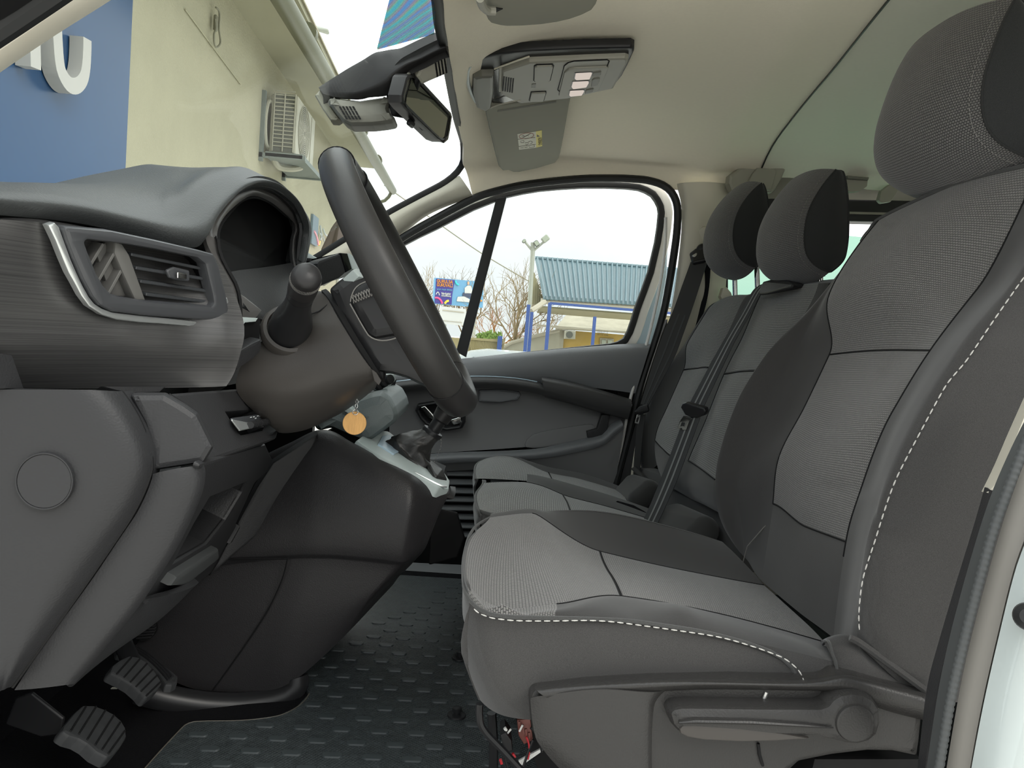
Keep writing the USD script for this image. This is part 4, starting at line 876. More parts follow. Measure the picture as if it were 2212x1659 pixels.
# ================================================================ dashboard
db = thing('dashboard', 'black moulded dashboard with brushed trim, side air vent and hooded instrument binnacle', 'dashboard', P(250, 700, 0.75))
top = A([(-60, 395, .70), (0, 401), (92, 407, .84), (180, 395), (266, 383, .96), (348, 370), (400, 364), (443, 361, 1.02), (490, 361), (522, 365), (545, 373, 1.09), (572, 387), (600, 405), (622, 424), (645, 446, 1.19), (662, 478), (666, 508, 1.22), (659, 545), (651, 575, 1.18)])
rdg = A([(-60, 405, .60), (0, 412), (95, 416, .66), (190, 431), (285, 453, .75), (348, 465), (370, 467, .79), (411, 453), (443, 427, .85), (490, 399), (522, 385, .93), (554, 382), (582, 390), (606, 406), (637, 438, 1.12), (657, 480), (660, 510, 1.17), (653, 545), (646, 575, 1.15)])
lip = A([(-60, 460, .60), (0, 465), (95, 473, .66), (190, 485), (285, 508, .745), (340, 524), (385, 533, .79), (430, 536), (446, 500, .835), (475, 453), (506, 421, .92), (540, 406), (575, 408), (603, 422), (632, 451, 1.11), (644, 478), (646, 510, 1.155), (641, 545), (637, 575, 1.14)])
fwd = top + np.array([-0.30, 0.0, -0.05]); fwd[:, 2] = np.minimum(fwd[:, 2], 0.66)
mid = (rdg * 0.45 + lip * 0.55) + np.array([0.012, -0.004, 0.004])
part(db, 'top_pad', thick(loftI([fwd, top, rdg, mid, lip], [4, 8, 5, 5], 110, 2.2)[0], 0.01), 'dash_pad', smooth=50)
# binnacle: inner wall, ring, black screen, lower cover
ring_o = A([(446, 508, .84), (452, 488), (476, 458), (505, 427, .92), (540, 411), (573, 413, 1.02), (602, 428), (630, 456), (644, 482, 1.14), (645, 500), (640, 515), (638, 540), (640, 566), (647, 588, 1.13)])
ring_i = A([(470, 520, .845), (470, 500), (479, 478), (500, 452, .92), (535, 426), (568, 428, 1.02), (594, 443), (618, 464), (636, 484, 1.13), (637, 497), (632, 514), (630, 540), (632, 566), (640, 590, 1.12)])
hood_in = A([(447, 500, .835), (456, 480), (475, 453), (506, 421, .92), (540, 406), (575, 408, 1.02), (603, 422), (632, 451), (645, 478, 1.135), (647, 495), (646, 510), (642, 540), (641, 566), (648, 588, 1.14)])
dep = np.array([0.0, 0.012, 0.0])
def deeper(q, k):                                     # further along the line of sight from the driver's door side
    return EYE + (q - EYE) * (1 + k / q[:, 1:2])
part(db, 'hood_lining', thick(loftI([hood_in, deeper(ring_o, 0.015)], 4, 60)[0], 0.004), 'leather_black', smooth=50)
bn = part(db, 'binnacle_ring', thick(loftI([deeper(ring_o, 0.015), deeper((ring_o + ring_i) / 2, 0.012), deeper(ring_i, 0.018)], 3, 60)[0], 0.004), 'ring_grey', smooth=50)
lo_o = A([(446, 508, .84), (447, 525), (458, 548), (474, 572, .845), (490, 598), (503, 624), (511, 655), (514, 690, .86)]); lo_i = A([(468, 515, .845), (470, 532), (476, 555), (490, 583, .85), (503, 605), (512, 626), (517, 655), (519, 692, .865)])
part(bn, 'ring_lower', thick(loftI([lo_o, deeper(lo_i, .006)], 3, 30)[0], 0.006), 'ring_grey', smooth=50)
ow = resample(np.vstack([deeper(ring_i, 0.018), A([(645, 640, 1.11), (620, 690, 1.05), (560, 695, .95)]), lo_i[::-1], deeper(ring_i[:1], 0.018)]), 80)
cen = P(560, 560, 1.02); sc2 = deeper(cen + (ow - cen) * 1.03, 0.075)
part(db, 'binnacle_wall', thick(np.array([ow, sc2]), 0.003), 'deep_black', smooth=60)
part(db, 'instrument_screen', thick(np.array([sc2, np.repeat(sc2.mean(0)[None], 80, 0)]), 0.003), 'deep_black', smooth=False)
part(db, 'binnacle_lower_cover', thick(loftI([A([(494, 588, .90), (530, 582), (580, 576), (636, 566, 1.15)]), A([(512, 630, .89), (545, 625), (590, 620), (646, 605, 1.12)]), A([(530, 660, .88), (565, 690), (610, 685), (660, 660, 1.05)])], 4, 20)[0], 0.006), 'leather_black')
part(db, 'binnacle_cheek', slab(Plane((512, 628, .87), (516, 690, .87), (567, 670, .93)), [(511, 628), (530, 640), (567, 670), (552, 690), (518, 692)], 0.01, 0.002), 'ring_grey')
part(db, 'column_gap_cover', slab(Plane((524, 750, .85), (566, 736, .88), (516, 800, .85)), [(522, 756), (545, 742), (565, 733), (567, 748), (562, 762), (548, 776), (530, 788), (512, 800), (512, 782)], 0.02, 0.003), 'leather_black')
part(db, 'column_gap', slab(Plane((520, 690, .87), (560, 690, .9), (520, 760, .87)), [(518, 688), (562, 688), (560, 735), (530, 752), (520, 750)], 0.01), 'deep_black')
part(db, 'pale_cover', slab(Plane((520, 690, .86), (560, 690, .89), (520, 760, .86)), [(519, 690), (524, 685), (558, 687), (553, 695), (530, 697), (521, 708)], 0.006, 0.001), 'console_silver')
# brushed trim
t0 = A([(-60, 470, .60), (0, 474), (120, 484, .66), (250, 503), (360, 534, .78), (430, 543), (458, 548, .83)])
t1 = A([(-60, 600, .60), (0, 602), (120, 606), (250, 612), (370, 620), (460, 628), (507, 634, .835)])
t2 = A([(-60, 734, .595), (0, 735), (120, 737), (250, 738), (380, 739), (470, 740), (525, 742, .83)])
t3 = A([(-60, 800, .61), (0, 800), (120, 800), (250, 800), (370, 800), (460, 798), (508, 800, .835)])
t4 = A([(-60, 838, .63), (0, 838), (120, 839), (250, 838), (370, 838), (450, 836), (489, 834, .83)])
tr = part(db, 'brushed_trim', thick(loftI([t0, t1, t2, t3, t4], [6, 6, 5, 5], 50)[0], 0.008), 'brushed_trim', smooth=60)
part(tr, 'lower_lip', slab(Plane((222, 838, .715), (348, 838, .765), (275, 860, .73)), [(218, 834), (360, 834), (346, 847), (280, 850)], 0.01, 0.002), 'leather_black')
part(db, 'trim_end_shadow', slab(Plane((-40, 760, .61), (30, 836, .64), (-40, 836, .61)), [(-40, 760), (0, 766), (26, 838), (-40, 838)], 0.004, 0.001, up=0.012), 'dash_panel')
VP = Plane((100, 500, .652), (250, 690, .722), (470, 650, .825))
part(db, 'silver_strip', slab(VP, [(88, 483), (104, 478), (113, 487), (126, 522), (139, 557), (152, 587), (165, 614), (178, 637), (190, 652), (206, 662), (228, 670), (285, 677), (348, 683), (427, 692), (466, 694), (474, 688), (472, 640), (478, 640), (486, 664), (487, 692), (475, 706), (411, 703), (332, 696), (285, 693), (237, 687), (206, 677), (177, 658), (160, 635), (145, 607), (133, 586), (120, 556), (104, 516)], 0.008, 0.002, up=0.010), 'satin_silver', label='bright silver strip round the vent')
vent = part(db, 'air_vent', slab(VP, [(114, 484), (222, 494), (316, 514), (411, 536), (444, 545), (456, 575), (471, 633), (478, 674), (471, 687), (411, 686), (300, 678), (225, 669), (196, 655), (180, 636), (160, 600), (140, 555), (126, 520)], 0.014, 0.004, up=0.014, r=0.003,
    holes=[[(163, 518), (170, 514), (240, 522), (316, 535), (408, 554), (424, 567), (440, 633), (443, 650), (438, 657), (307, 647), (253, 639), (222, 630), (205, 612), (190, 586), (171, 540)]], hr=0.002), 'bezel_grey')
hole = [(158, 514), (240, 518), (316, 531), (412, 552), (428, 567), (445, 640), (446, 660), (307, 651), (250, 643), (220, 634), (200, 614), (185, 588), (166, 540)]
part(vent, 'duct', slab(VP, [(150, 506), (450, 540), (462, 672), (200, 655), (150, 560)], 0.02, up=-0.055), 'deep_black')
part(vent, 'duct_wall', slab(VP, ringout(hole, 8), 0.06, up=0.001, holes=[hole]), 'deep_black')
def bar(pl, a, b, w, t, up, m, name='vane', par=None):
    pa, pb = pl.at(*a, up), pl.at(*b, up); d = pb - pa; L = np.linalg.norm(d); d /= L
    R = np.stack([d, np.cross(pl.n, d), pl.n], 1); return part(par, name, box((pa + pb) / 2, (L, w, t), min(w, t) * 0.2, R), m)
for a, b in [((272, 547), (426, 578)), ((282, 576), (430, 600)), ((292, 605), (436, 626)), ((304, 633), (441, 650))]:
    bar(VP, a, b, 0.0032, 0.016, -0.004, 'vane_black', par=vent)
for a, b in [((182, 573), (212, 524)), ((199, 608), (240, 537)), ((222, 634), (254, 576))]:
    bar(VP, a, b, 0.0028, 0.016, -0.004, 'vane_grey', par=vent)
part(vent, 'divider', slab(VP, [(240, 520), (256, 524), (272, 548), (308, 648), (283, 646), (255, 585), (238, 545)], 0.03, 0.003, up=0.006), 'vane_grey')
part(vent, 'divider_cheek', slab(VP, [(214, 540), (238, 526), (284, 644), (250, 642)], 0.03, 0.002, up=-0.006), 'vane_grey')
tab = part(vent, 'vane_tab', hull(VP.pts([(362, 586), (374, 581), (404, 588), (404, 603), (382, 601), (366, 596)], 0.010), 0.0022), 'bezel_grey')
part(tab, 'tab_tip', hull(VP.pts([(384, 590), (401, 593), (401, 601), (384, 599)], 0.016), 0.0012), 'chrome')
# end panel with its round cap, and flank
ea = A([(-80, 842, .615), (-80, 960), (-80, 1080), (-80, 1220), (-60, 1370), (-5, 1500, .62)])
eb = A([(120, 842, .622), (150, 930), (150, 1040), (110, 1180), (50, 1330), (2, 1492, .628)])
ec = A([(215, 843, .632), (265, 935), (272, 1030), (212, 1155), (112, 1310), (14, 1487, .635)])
ed_ = A([(262, 845, .652), (316, 940), (325, 1020), (268, 1140), (158, 1300), (27, 1482, .655)])
ee = ed_ + np.array([-0.004, 0.03, -0.002])
part(db, 'end_panel', thick(loftI([ea, eb, ec, ed_, ee], [8, 5, 5, 3], 50)[0], 0.012), 'dash_panel', smooth=60)
CP = Plane((97, 1039, .6195), (150, 1039, .6215), (97, 1100, .6195)); cc_ = [(97 + 63 * math.cos(a), 1039 + 62 * math.sin(a)) for a in np.arange(0, 6.28, 0.16)]; ci_ = [(97 + 59 * math.cos(a), 1039 + 58 * math.sin(a)) for a in np.arange(0, 6.28, 0.16)]
part(db, 'round_cap_rim', slab(CP, cc_, 0.004, 0.0006, up=0.002, holes=[ci_]), 'leather_black')
part(db, 'round_cap', slab(CP, ci_, 0.006, 0.0008, up=0.0016), 'dash_panel')
f0 = A([(330, 1024, .655), (322, 1052), (300, 1100), (262, 1158), (190, 1264), (115, 1366), (31, 1491, .658)])
f1 = A([(372, 1014, .654), (376, 1050), (355, 1105), (310, 1185), (242, 1285), (168, 1380), (92, 1486, .658)])
f2 = A([(424, 1006, .664), (427, 1048), (404, 1112), (352, 1210), (286, 1308), (214, 1396), (146, 1479, .664)])
f3 = A([(434, 1004, .69), (434, 1049), (411, 1113), (359, 1212), (292, 1311), (220, 1399), (154, 1480, .69)])
part(db, 'knee_flank', thick(loftI([f0, f1, f2, f3], [5, 5, 3], 40)[0], 0.01), 'dash_panel', smooth=60)
part(db, 'panel_seam', tube(A([(262, 846, .654), (300, 905), (322, 965), (326, 1020), (268, 1140), (158, 1300), (27, 1484, .656)]), 0.0016, 6, n=60), 'deep_black')
KP = Plane((432, 1045, .70), (577, 985, 1.08), (300, 1305, .715))
kh = [(452, 1076), (533, 1042), (524, 1064), (488, 1124), (448, 1175), (373, 1220), (420, 1130)]
kn = part(db, 'knee_panel', slab(KP, [(430, 1004), (500, 983), (575, 961), (589, 992), (575, 1022), (549, 1045), (510, 1131), (518, 1150), (456, 1238), (400, 1288), (331, 1342), (290, 1308), (357, 1209), (409, 1111), (431, 1050)], 0.006, 0.003, r=0.002, holes=[kh], hr=0.003), 'dash_panel')
part(kn, 'lower_edge', thick(loftI([A([(300, 1296, .70), (286, 1311), (214, 1399), (146, 1481, .675)]), A([(385, 1280, .80), (331, 1340), (238, 1410), (150, 1484, .69)]), A([(430, 1258, .92), (344, 1334), (250, 1404), (158, 1482, .72)])], 4, 20)[0], .008), 'dash_panel')
part(kn, 'bin_wall', slab(KP, ringout(kh, 5), 0.07, up=-0.004, holes=[kh]), 'leather_black')
part(kn, 'bin_floor', slab(KP, ringout(kh, 8), 0.01, up=-0.06), 'leather_black')
part(kn, 'bin_ledge', slab(KP, [(346, 1257), (362, 1236), (456, 1178), (457, 1198), (384, 1256)], 0.02, 0.004, up=0.012), 'rubber_grey')
part(kn, 'finger_pull', slab(KP, [(497, 1160), (512, 1133), (518, 1150), (508, 1162), (490, 1172)], 0.01, 0.003, up=0.006), 'dash_panel')
KP2 = Plane((280, 852, .655), (440, 1000, .672), (326, 1017, .657))
part(db, 'switch_panel_side', slab(KP2, [(277, 850), (355, 850), (400, 876), (427, 895), (462, 966), (441, 1001), (328, 1018), (328, 968), (312, 915)], 0.03, 0.006, r=0.003), 'leather_black')
SP = Plane((357, 852, .676), (601, 930, 1.02), (440, 1000, .69))
sp = part(db, 'switch_panel', slab(SP, [(356, 849), (513, 838), (603, 928), (599, 946), (441, 1003), (463, 966), (428, 894)], 0.03, 0.004, r=0.002, holes=[[(489, 890), (553, 885), (560, 898), (571, 921), (568, 928), (522, 938), (514, 931)]]), 'dash_panel')
part(db, 'switch_recess', slab(SP, [(484, 886), (560, 880), (578, 926), (520, 944)], 0.01, up=-0.022), 'deep_black')
sw = part(db, 'light_switch', hull(SP.pts([(500, 906), (555, 898), (568, 905), (570, 912), (541, 918), (516, 924)], 0.004), 0.0015), 'vane_black')
part(sw, 'silver_end', hull(SP.pts([(501, 908), (540, 916), (540, 924), (517, 929)], 0.006), 0.0012), 'satin_silver')
for k in range(4):
    a = np.array([545 + 10.0 * k, 917.5 - 2.2 * k]); part(sw, 'thumbwheel', tube(np.array([SP.at(a[0] - 4.2, a[1] + 1, 0.010), SP.at(a[0] + 4.2, a[1] - 1, 0.010)]), 0.0042, 12), 'smooth_black')
for (x, y) in [(531, 905), (537, 904), (541, 907), (546, 902), (551, 902), (556, 904)]:
    part(sw, 'icon', slab(SP, [(x, y), (x + 3, y - 0.5), (x + 2.5, y + 1.6), (x - 0.3, y + 2)], 0.0005, up=0.0062), 'print_white', smooth=False)
# body of the dashboard behind all this, reaching to the passenger side
prof = np.array([[-0.90, 0.60], [-0.52, 0.66], [-0.44, 0.60], [-0.46, 0.45], [-0.60, 0.32], [-0.90, 0.32]])
G = np.array([np.stack([prof[:, 0] + 0.06 * (y > 1.2), np.full(6, y), np.maximum(prof[:, 1] + 0.02 * (y > 1.2), 0.50 * (y > 1.2))], 1) for y in (0.66, 1.0, 1.19, 1.21, 1.6, 2.09)])
bm_ = tri(G.reshape(-1, 3), gridfaces(6, 6, False, True)); capf = np.array([[0, 1, 2, 3], [0, 3, 4, 5], [30, 33, 32, 31], [30, 35, 34, 33]])
part(db, 'lower_body', cat(bm_, tri(G.reshape(-1, 3), capf)), 'console_plastic')
part(db, 'far_vent', slab(Plane((658, 547, 1.30), (686, 556, 1.36), (660, 575, 1.30)), [(656, 546), (668, 545), (687, 556), (686, 562), (664, 566), (656, 572)], 0.06, 0.004), 'console_silver')
part(db, 'far_vent_slot', slab(Plane((658, 547, 1.296), (686, 556, 1.356), (660, 575, 1.296)), [(657, 556), (676, 559), (668, 563), (657, 566)], 0.003, 0.0), 'deep_black')
ce = thing('centre_screen', 'dark grey edge-on touch screen housing between binnacle and steering wheel', 'screen', P(720, 580, 1.36))
part(ce, 'housing', slab(Plane((686, 568, 1.26), (737, 547, 1.30), (693, 616, 1.26)), [(685, 569), (690, 562), (736, 546), (739, 548), (749, 588), (735, 600), (694, 618)], 0.09, 0.004), 'dash_panel')
part(ce, 'screen_edge', slab(Plane((737, 546, 1.295), (752, 547, 1.31), (748, 588, 1.30)), [(737, 546), (751, 547), (761, 581), (749, 588)], 0.08, 0.002), 'black_gloss')
part(ce, 'top_cover', slab(Plane((751, 547, 1.32), (784, 570, 1.40), (761, 581, 1.32)), [(751, 547), (756, 547), (786, 570), (775, 590), (762, 581)], 0.06, 0.002), 'console_silver')

# ================================================================ steering column and wheel
sc = thing('steering_column', 'smooth grey-black steering column shroud with a stalk switch on its near side', 'steering column', P(650, 800, 0.98))
S = [A([(562, 694, .965), (600, 668), (640, 648), (672, 632), (700, 630, .965)]), A([(566, 736, .918), (610, 722), (650, 708), (690, 684), (722, 664, .918)]), A([(518, 796, .902), (590, 790), (660, 775), (720, 755), (768, 742, .902)]), A([(514, 850, .906), (590, 850), (660, 842), (730, 820), (808, 802, .906)]), A([(552, 892, .93), (610, 898), (672, 884), (742, 858), (816, 822, .93)]), A([(592, 926, .97), (626, 928), (674, 913), (746, 880), (812, 836, .97)]), A([(596, 930, 1.03), (640, 930), (690, 915), (755, 880), (808, 838, 1.05)])]
part(sc, 'shroud', thick(loftI(S, [5, 5, 5, 4, 4, 3], 50)[0], 0.004), 'shroud', smooth=60)
part(sc, 'shroud_core', slab(0.99, [(580, 700), (690, 640), (760, 745), (800, 810), (800, 830), (690, 890), (600, 915), (540, 850)], 0.10), 'deep_black')
part(sc, 'shroud_seam', tube(A([(561, 742, .917), (575, 736, .914), (589, 729, .912)]), 0.0009, 5), 'deep_black'); part(sc, 'shroud_seam', tube(A([(668, 680, .92), (690, 672), (712, 655, .925)]), 0.0009, 5), 'deep_black')
part(sc, 'end_bezel', thick(loftI([A([(694, 627, .95), (722, 664, .915), (768, 742, .90), (808, 802, .904), (820, 824, .94)]), A([(704, 624, .955), (734, 662, .92), (780, 742, .905), (820, 806, .909), (828, 826, .945)])], 3, 30)[0], 0.01), 'deep_black')
part(sc, 'pale_clip', hull(A([(804, 800, .903), (812, 806), (822, 822), (818, 830), (810, 822, .903)]), 0.001), 'shroud')
lb_, lt_ = P(626, 712, 0.918), P(664, 592, 0.80); L = np.linalg.norm(lt_ - lb_)
part(sc, 'stalk_collar', lathe(lb_ - (lt_ - lb_) * 0.06, lt_, [(0, 0.0345), (L * .05, 0.034), (L * .09, 0.0315), (L * .10, 0.0275), (L * .06, 0.026)], 40), 'shroud')
st = part(sc, 'stalk', lathe(lb_, lt_, [(0, .0255), (L * .12, .0245), (L * .25, .0215), (L * .38, .0172), (L * .5, .0150), (L * .62, .0148), (L * .64, .0142), (L * .65, .0150), (L * .74, .0158)], 40), 'smooth_black')
part(st, 'stalk_sleeve', lathe(lb_, lt_, [(L * .74, .0150), (L * .745, .0160), (L * .88, .0165), (L * .885, .0155)], 40), 'satin_black')
kn_ = [(L * .885, .0158), (L * .955, .0162), (L * .985, .0150), (L * 1.01, .0118), (L * 1.025, .006), (L * 1.028, 0)]
part(st, 'stalk_knob', lathe(lb_, lt_, kn_, 40), 'satin_black')
ax = (lt_ - lb_) / L; a1 = np.cross(ax, [0, 0, 1]); a1 /= np.linalg.norm(a1); a2 = np.cross(ax, a1)
part(st, 'knurled_ring', cat([box(lb_ + ax * L * .905 + (a1 * math.cos(t) + a2 * math.sin(t)) * .0163, (.0009, .0006, .004), 0, np.stack([a1 * math.cos(t) + a2 * math.sin(t), -a1 * math.sin(t) + a2 * math.cos(t), ax], 1)) for t in np.arange(0, 6.283, 6.283 / 72)]), 'stitch_grey', kind='stuff')

W0 = np.array([P(867, 612, .98)[0], .98, P(867, 612, .98)[2]])
wt, wbm = P(738, 362, .98), P(995, 866, .98)
wu = wt - wbm; wu[1] = 0; WR = np.linalg.norm(wu) / 2; wu /= 2 * WR; W0 = (wt + wbm) / 2
wn = np.array([-wu[2], 0, wu[0]]); wn = wn if wn[0] > 0 else -wn; wv_ = np.array([0, 1.0, 0])
swh = thing('steering_wheel', 'black leather steering wheel seen from its side with stitched airbag cover', 'steering wheel', W0)
def rimpt(a, r=WR, off=0.0): return W0 + (wu * np.cos(a)[..., None] - wv_ * np.sin(a)[..., None]) * r + wn * off   # a = 0 at the top, pi/2 on the camera's side
def rimseg(a0, a1, r, m, name, n=40, flat=1.0):
    a = np.linspace(a0, a1, n); c = rimpt(a)
    rad = (c - W0) / WR; g = np.arange(18) * 2 * np.pi / 18
    G = c[:, None] + r * (np.cos(g)[None, :, None] * rad[:, None] + flat * np.sin(g)[None, :, None] * wn)
    return part(swh, name, tri(G.reshape(-1, 3), gridfaces(n, 18, False, True)), m, smooth=60)
rimseg(-0.32, 0.32, .0195, 'rim_leather', 'rim_top', flat=1.06)
rimseg(0.32, 2.50, .0202, 'rim_leather', 'rim_side', 60, 1.06); rimseg(-2.50, -0.32, .0202, 'rim_leather', 'rim_side', 60, 1.06)
rimseg(2.50, 3.78, .0205, 'satin_black', 'rim_bottom', 50, 1.12)
for a in (0.32, -0.32, 2.50, -2.50):
    c = rimpt(np.array([a]))[0]; rad = (c - W0) / WR; g = np.linspace(0, 2 * np.pi, 25)[:-1]
    part(swh, 'rim_seam', tube(c + .0203 * (np.cos(g)[:, None] * rad + 1.08 * np.sin(g)[:, None] * wn), .0009, 5, closed=True), 'deep_black')
hubp = [(707, 624), (728, 606), (764, 580), (800, 588), (850, 650), (905, 740), (950, 820), (968, 862), (878, 818), (843, 808), (812, 806), (790, 778), (764, 735), (730, 680)]
hub = part(swh, 'hub', slab(0.915, hubp, 0.13, 0.012, r=0.006), 'smooth_black')
part(swh, 'lower_spoke', hull(A([(930, 800, .93), (972, 872, .93), (985, 850, .93), (930, 800, 1.03), (972, 872, 1.03), (985, 850, 1.03)]), 0.006), 'satin_black')
AP = Plane((757, 650, .905), (878, 722, .905), (808, 733, .905))
airb = [(752, 652), (755, 634), (766, 616), (785, 604), (826, 596), (862, 650), (884, 715), (878, 722), (808, 734), (792, 724), (772, 690)]
ab = part(swh, 'airbag_cover', slab(0.905, airb, 0.05, 0.012, r=0.008), 'smooth_black')
part(ab, 'cover_seam', tube(A([(757, 652, .899), (760, 638), (768, 622), (786, 610), (824, 602, .899)]), .0008, 5, n=20), 'stitch_grey')
part(ab, 'cover_seam', tube(A([(756, 656, .899), (775, 690), (794, 722), (808, 732), (878, 720, .902)]), .0008, 5, n=20), 'stitch_grey')
xs = []
a0, a1_, b0, b1 = np.array([758, 640.]), np.array([822, 612.]), np.array([764, 655.]), np.array([826, 630.])
for k in range(11):
    u0, u1 = k / 11, (k + 0.8) / 11
    p, q = a0 + (a1_ - a0) * u0, b0 + (b1 - b0) * u1; r_, s_ = a0 + (a1_ - a0) * u1, b0 + (b1 - b0) * u0
    xs += [tube(np.array([P(*p, .8995), P(*((p + q) / 2), .897), P(*q, .8995)]), .0006, 4), tube(np.array([P(*r_, .8995), P(*((r_ + s_) / 2), .897), P(*s_, .8995)]), .0006, 4)]
part(ab, 'cross_stitching', cat(xs), 'stitch_grey', kind='stuff')
part(swh, 'horn_trim', slab(Plane((764, 582, .91), (795, 590, .93), (775, 596, .91)), [(763, 582), (770, 578), (806, 592), (806, 600), (786, 600), (776, 597)], 0.02, 0.002), 'console_silver')
part(swh, 'thumb_pad', hull(A([(784, 585, .92), (800, 578), (815, 588), (812, 600), (795, 598, .92)]), 0.004), 'leather_black')

# ================================================================ centre console and gear lever
co = thing('centre_console', 'large dark grained centre console side with pale sloping top plate', 'console', P(700, 1480, 1.3) * [1, 1, 0])
c0 = A([(430, 1100, 1.26), (560, 990), (640, 950), (692, 929, 1.25), (742, 945), (822, 986), (885, 1018, 1.25), (950, 1050), (972, 1050, 1.30)])
c1 = A([(425, 1120, 1.215), (555, 1010), (640, 972), (694, 952, 1.205), (744, 968), (824, 1008), (886, 1040, 1.205), (946, 1068), (972, 1066, 1.27)])
c2 = A([(415, 1170, 1.19), (545, 1110), (640, 1085), (690, 1080, 1.18), (744, 1085), (815, 1100), (878, 1115, 1.18), (930, 1120), (952, 1102, 1.26)])
c3 = A([(400, 1230, 1.185), (530, 1205), (630, 1197), (686, 1196, 1.175), (740, 1198), (805, 1204), (862, 1212, 1.18), (905, 1198), (926, 1166, 1.27)])
c3b = A([(396, 1240, 1.195), (528, 1217), (628, 1209), (684, 1208, 1.185), (738, 1210), (802, 1216), (856, 1222, 1.19), (890, 1214), (908, 1192, 1.27)])
c4 = A([(340, 1330, 1.19), (480, 1340), (580, 1345), (640, 1345, 1.18), (700, 1340), (745, 1325), (790, 1300, 1.19), (842, 1262), (872, 1232, 1.27)])
c5 = A([(280, 1410, 1.19), (430, 1490), (540, 1494), (610, 1484, 1.18), (660, 1452), (705, 1412), (752, 1366, 1.20), (820, 1294), (850, 1262, 1.27)])
csd = part(co, 'side_panel', thick(loftI([c0, c1, c2, c3, c3b, c4, c5], [4, 5, 5, 3, 5, 5], 70)[0], 0.01), 'console_plastic', smooth=50)
part(co, 'side_strip', slab(Plane((649, 962, 1.195), (516, 1125, 1.165), (686, 938, 1.205)), [(590, 1000), (649, 962), (688, 936), (674, 985), (629, 1044), (590, 1105), (557, 1157), (500, 1205), (452, 1246), (470, 1215), (516, 1125), (556, 1052)], .02, .005), 'dash_panel')
for q in ([(400, 1212, 1.186), (520, 1206), (622, 1206, 1.176)], [(622, 1207, 1.176), (606, 1262), (566, 1340), (520, 1408), (462, 1488, 1.186)]):
    part(csd, 'panel_seam', tube(A(q) - [0, 0.003, 0], .0012, 5, n=30), 'deep_black')
part(co, 'core', cat(slab(1.27, [(440, 1080), (690, 945), (950, 1056), (955, 1085), (915, 1165), (830, 1280), (700, 1410), (600, 1480), (440, 1480)], 0.22)), 'deep_black')
TP = Plane((792, 960, 1.25), (948, 1048, 1.25), (870, 955, 1.47))
part(co, 'top_plate', slab(TP, [(770, 950), (800, 928), (838, 930), (870, 955), (925, 990), (958, 1016), (973, 1038), (971, 1056), (950, 1052), (885, 1018), (822, 986)], 0.02, 0.004, r=0.008), 'console_silver')
part(co, 'plate_lip', tube(A([(790, 966, 1.246), (822, 984), (885, 1016), (950, 1048), (966, 1050, 1.25)]) - [0, 0.002, 0], .0022, 6, n=30), 'satin_silver')
part(co, 'switch_frame', slab(TP, [(815, 962), (824, 944), (836, 940), (872, 960), (866, 975), (850, 984)], 0.008, 0.002, up=0.003, r=0.003), 'paint_blue_grey')
st2 = part(co, 'stack_block', slab(1.30, [(670, 912), (720, 884), (742, 872), (800, 852), (822, 848), (840, 858), (852, 880), (857, 898), (854, 912), (831, 930), (800, 952), (778, 955), (745, 942), (711, 927), (680, 934)], 0.22, 0.02, r=0.01), 'console_teal')
UP = Plane((742, 872, 1.30), (790, 902, 1.305), (845, 870, 1.42))
part(st2, 'upper_plate', slab(UP, [(738, 876), (772, 862), (822, 846), (838, 856), (848, 872), (820, 888), (792, 903), (768, 894)], 0.01, 0.002, up=0.004, r=0.004), 'console_silver')
part(st2, 'bright_strip', tube(UP.pts([(770, 894), (792, 902), (820, 887), (840, 873), (834, 862)], 0.005), .002, 6, n=20), 'chrome')
part(st2, 'cup_recess', slab(UP, [(783, 868), (800, 852), (832, 842), (834, 850), (815, 864), (792, 874)], 0.006, 0.001, up=0.0055, r=0.003), 'black_gloss')
part(st2, 'cup_lip', tube(UP.pts([(786, 852), (792, 861), (812, 858), (832, 846), (832, 840)], 0.012), .0022, 6, n=20), 'chrome')
part(st2, 'cup_bowl', hull(UP.pts([(789, 850), (830, 838), (832, 848), (812, 860), (793, 862)], 0.008), .001), 'bezel_grey')
fp = part(co, 'far_plate', slab(Plane((826, 812, 1.45), (856, 822, 1.50), (828, 848, 1.45)), [(820, 812), (845, 807), (852, 808), (858, 820), (832, 846), (822, 846)], 0.10, 0.003), 'console_silver')
part(co, 'far_plate_side', slab(Plane((858, 820, 1.5), (846, 860, 1.5), (832, 846, 1.47)), [(858, 819), (846, 862), (840, 864), (829, 850)], 0.05, 0.002), 'leather_black')
for (px, py, r) in [(834, 822, 9), (823, 828, 9), (812, 835, 8)]:
    c = P(px, py, 1.40); kb = part(co, 'climate_knob', lathe(c, c + np.array([0.013, -0.014, 0.006]), [(0, .0095), (.012, .0095), (.015, .0085), (.016, 0)], 20), 'smooth_black')
    part(kb, 'knob_ring', lathe(c, c + np.array([0.013, -0.014, 0.006]), [(.002, .0100), (.006, .0104), (.008, .0098)], 20), 'chrome')
tb = A([(300, 1492, 1.12), (350, 1506), (420, 1519), (500, 1524), (560, 1519), (610, 1505), (638, 1484), (640, 1462, 1.20)])
part(co, 'base_moulding', tube(tb, .0195, 16, n=50), 'smooth_black')
part(co, 'footwell_grille', slab(1.175, [(310 + 25 * math.cos(a), 1360 + 25 * math.sin(a)) for a in np.arange(0, 6.28, .3)], 0.01, 0.001), 'deep_black')
for k in range(7):
    y_ = 1342 + 6 * k; h_ = math.sqrt(max(0, 24 ** 2 - (y_ - 1360) ** 2)); part(co, 'grille_bar', slab(1.172, [(310 - h_, y_), (310 + h_, y_ - 3), (310 + h_, y_ - 0.5), (310 - h_, y_ + 2.5)], 0.006, 0.0), 'leather_black', smooth=False)
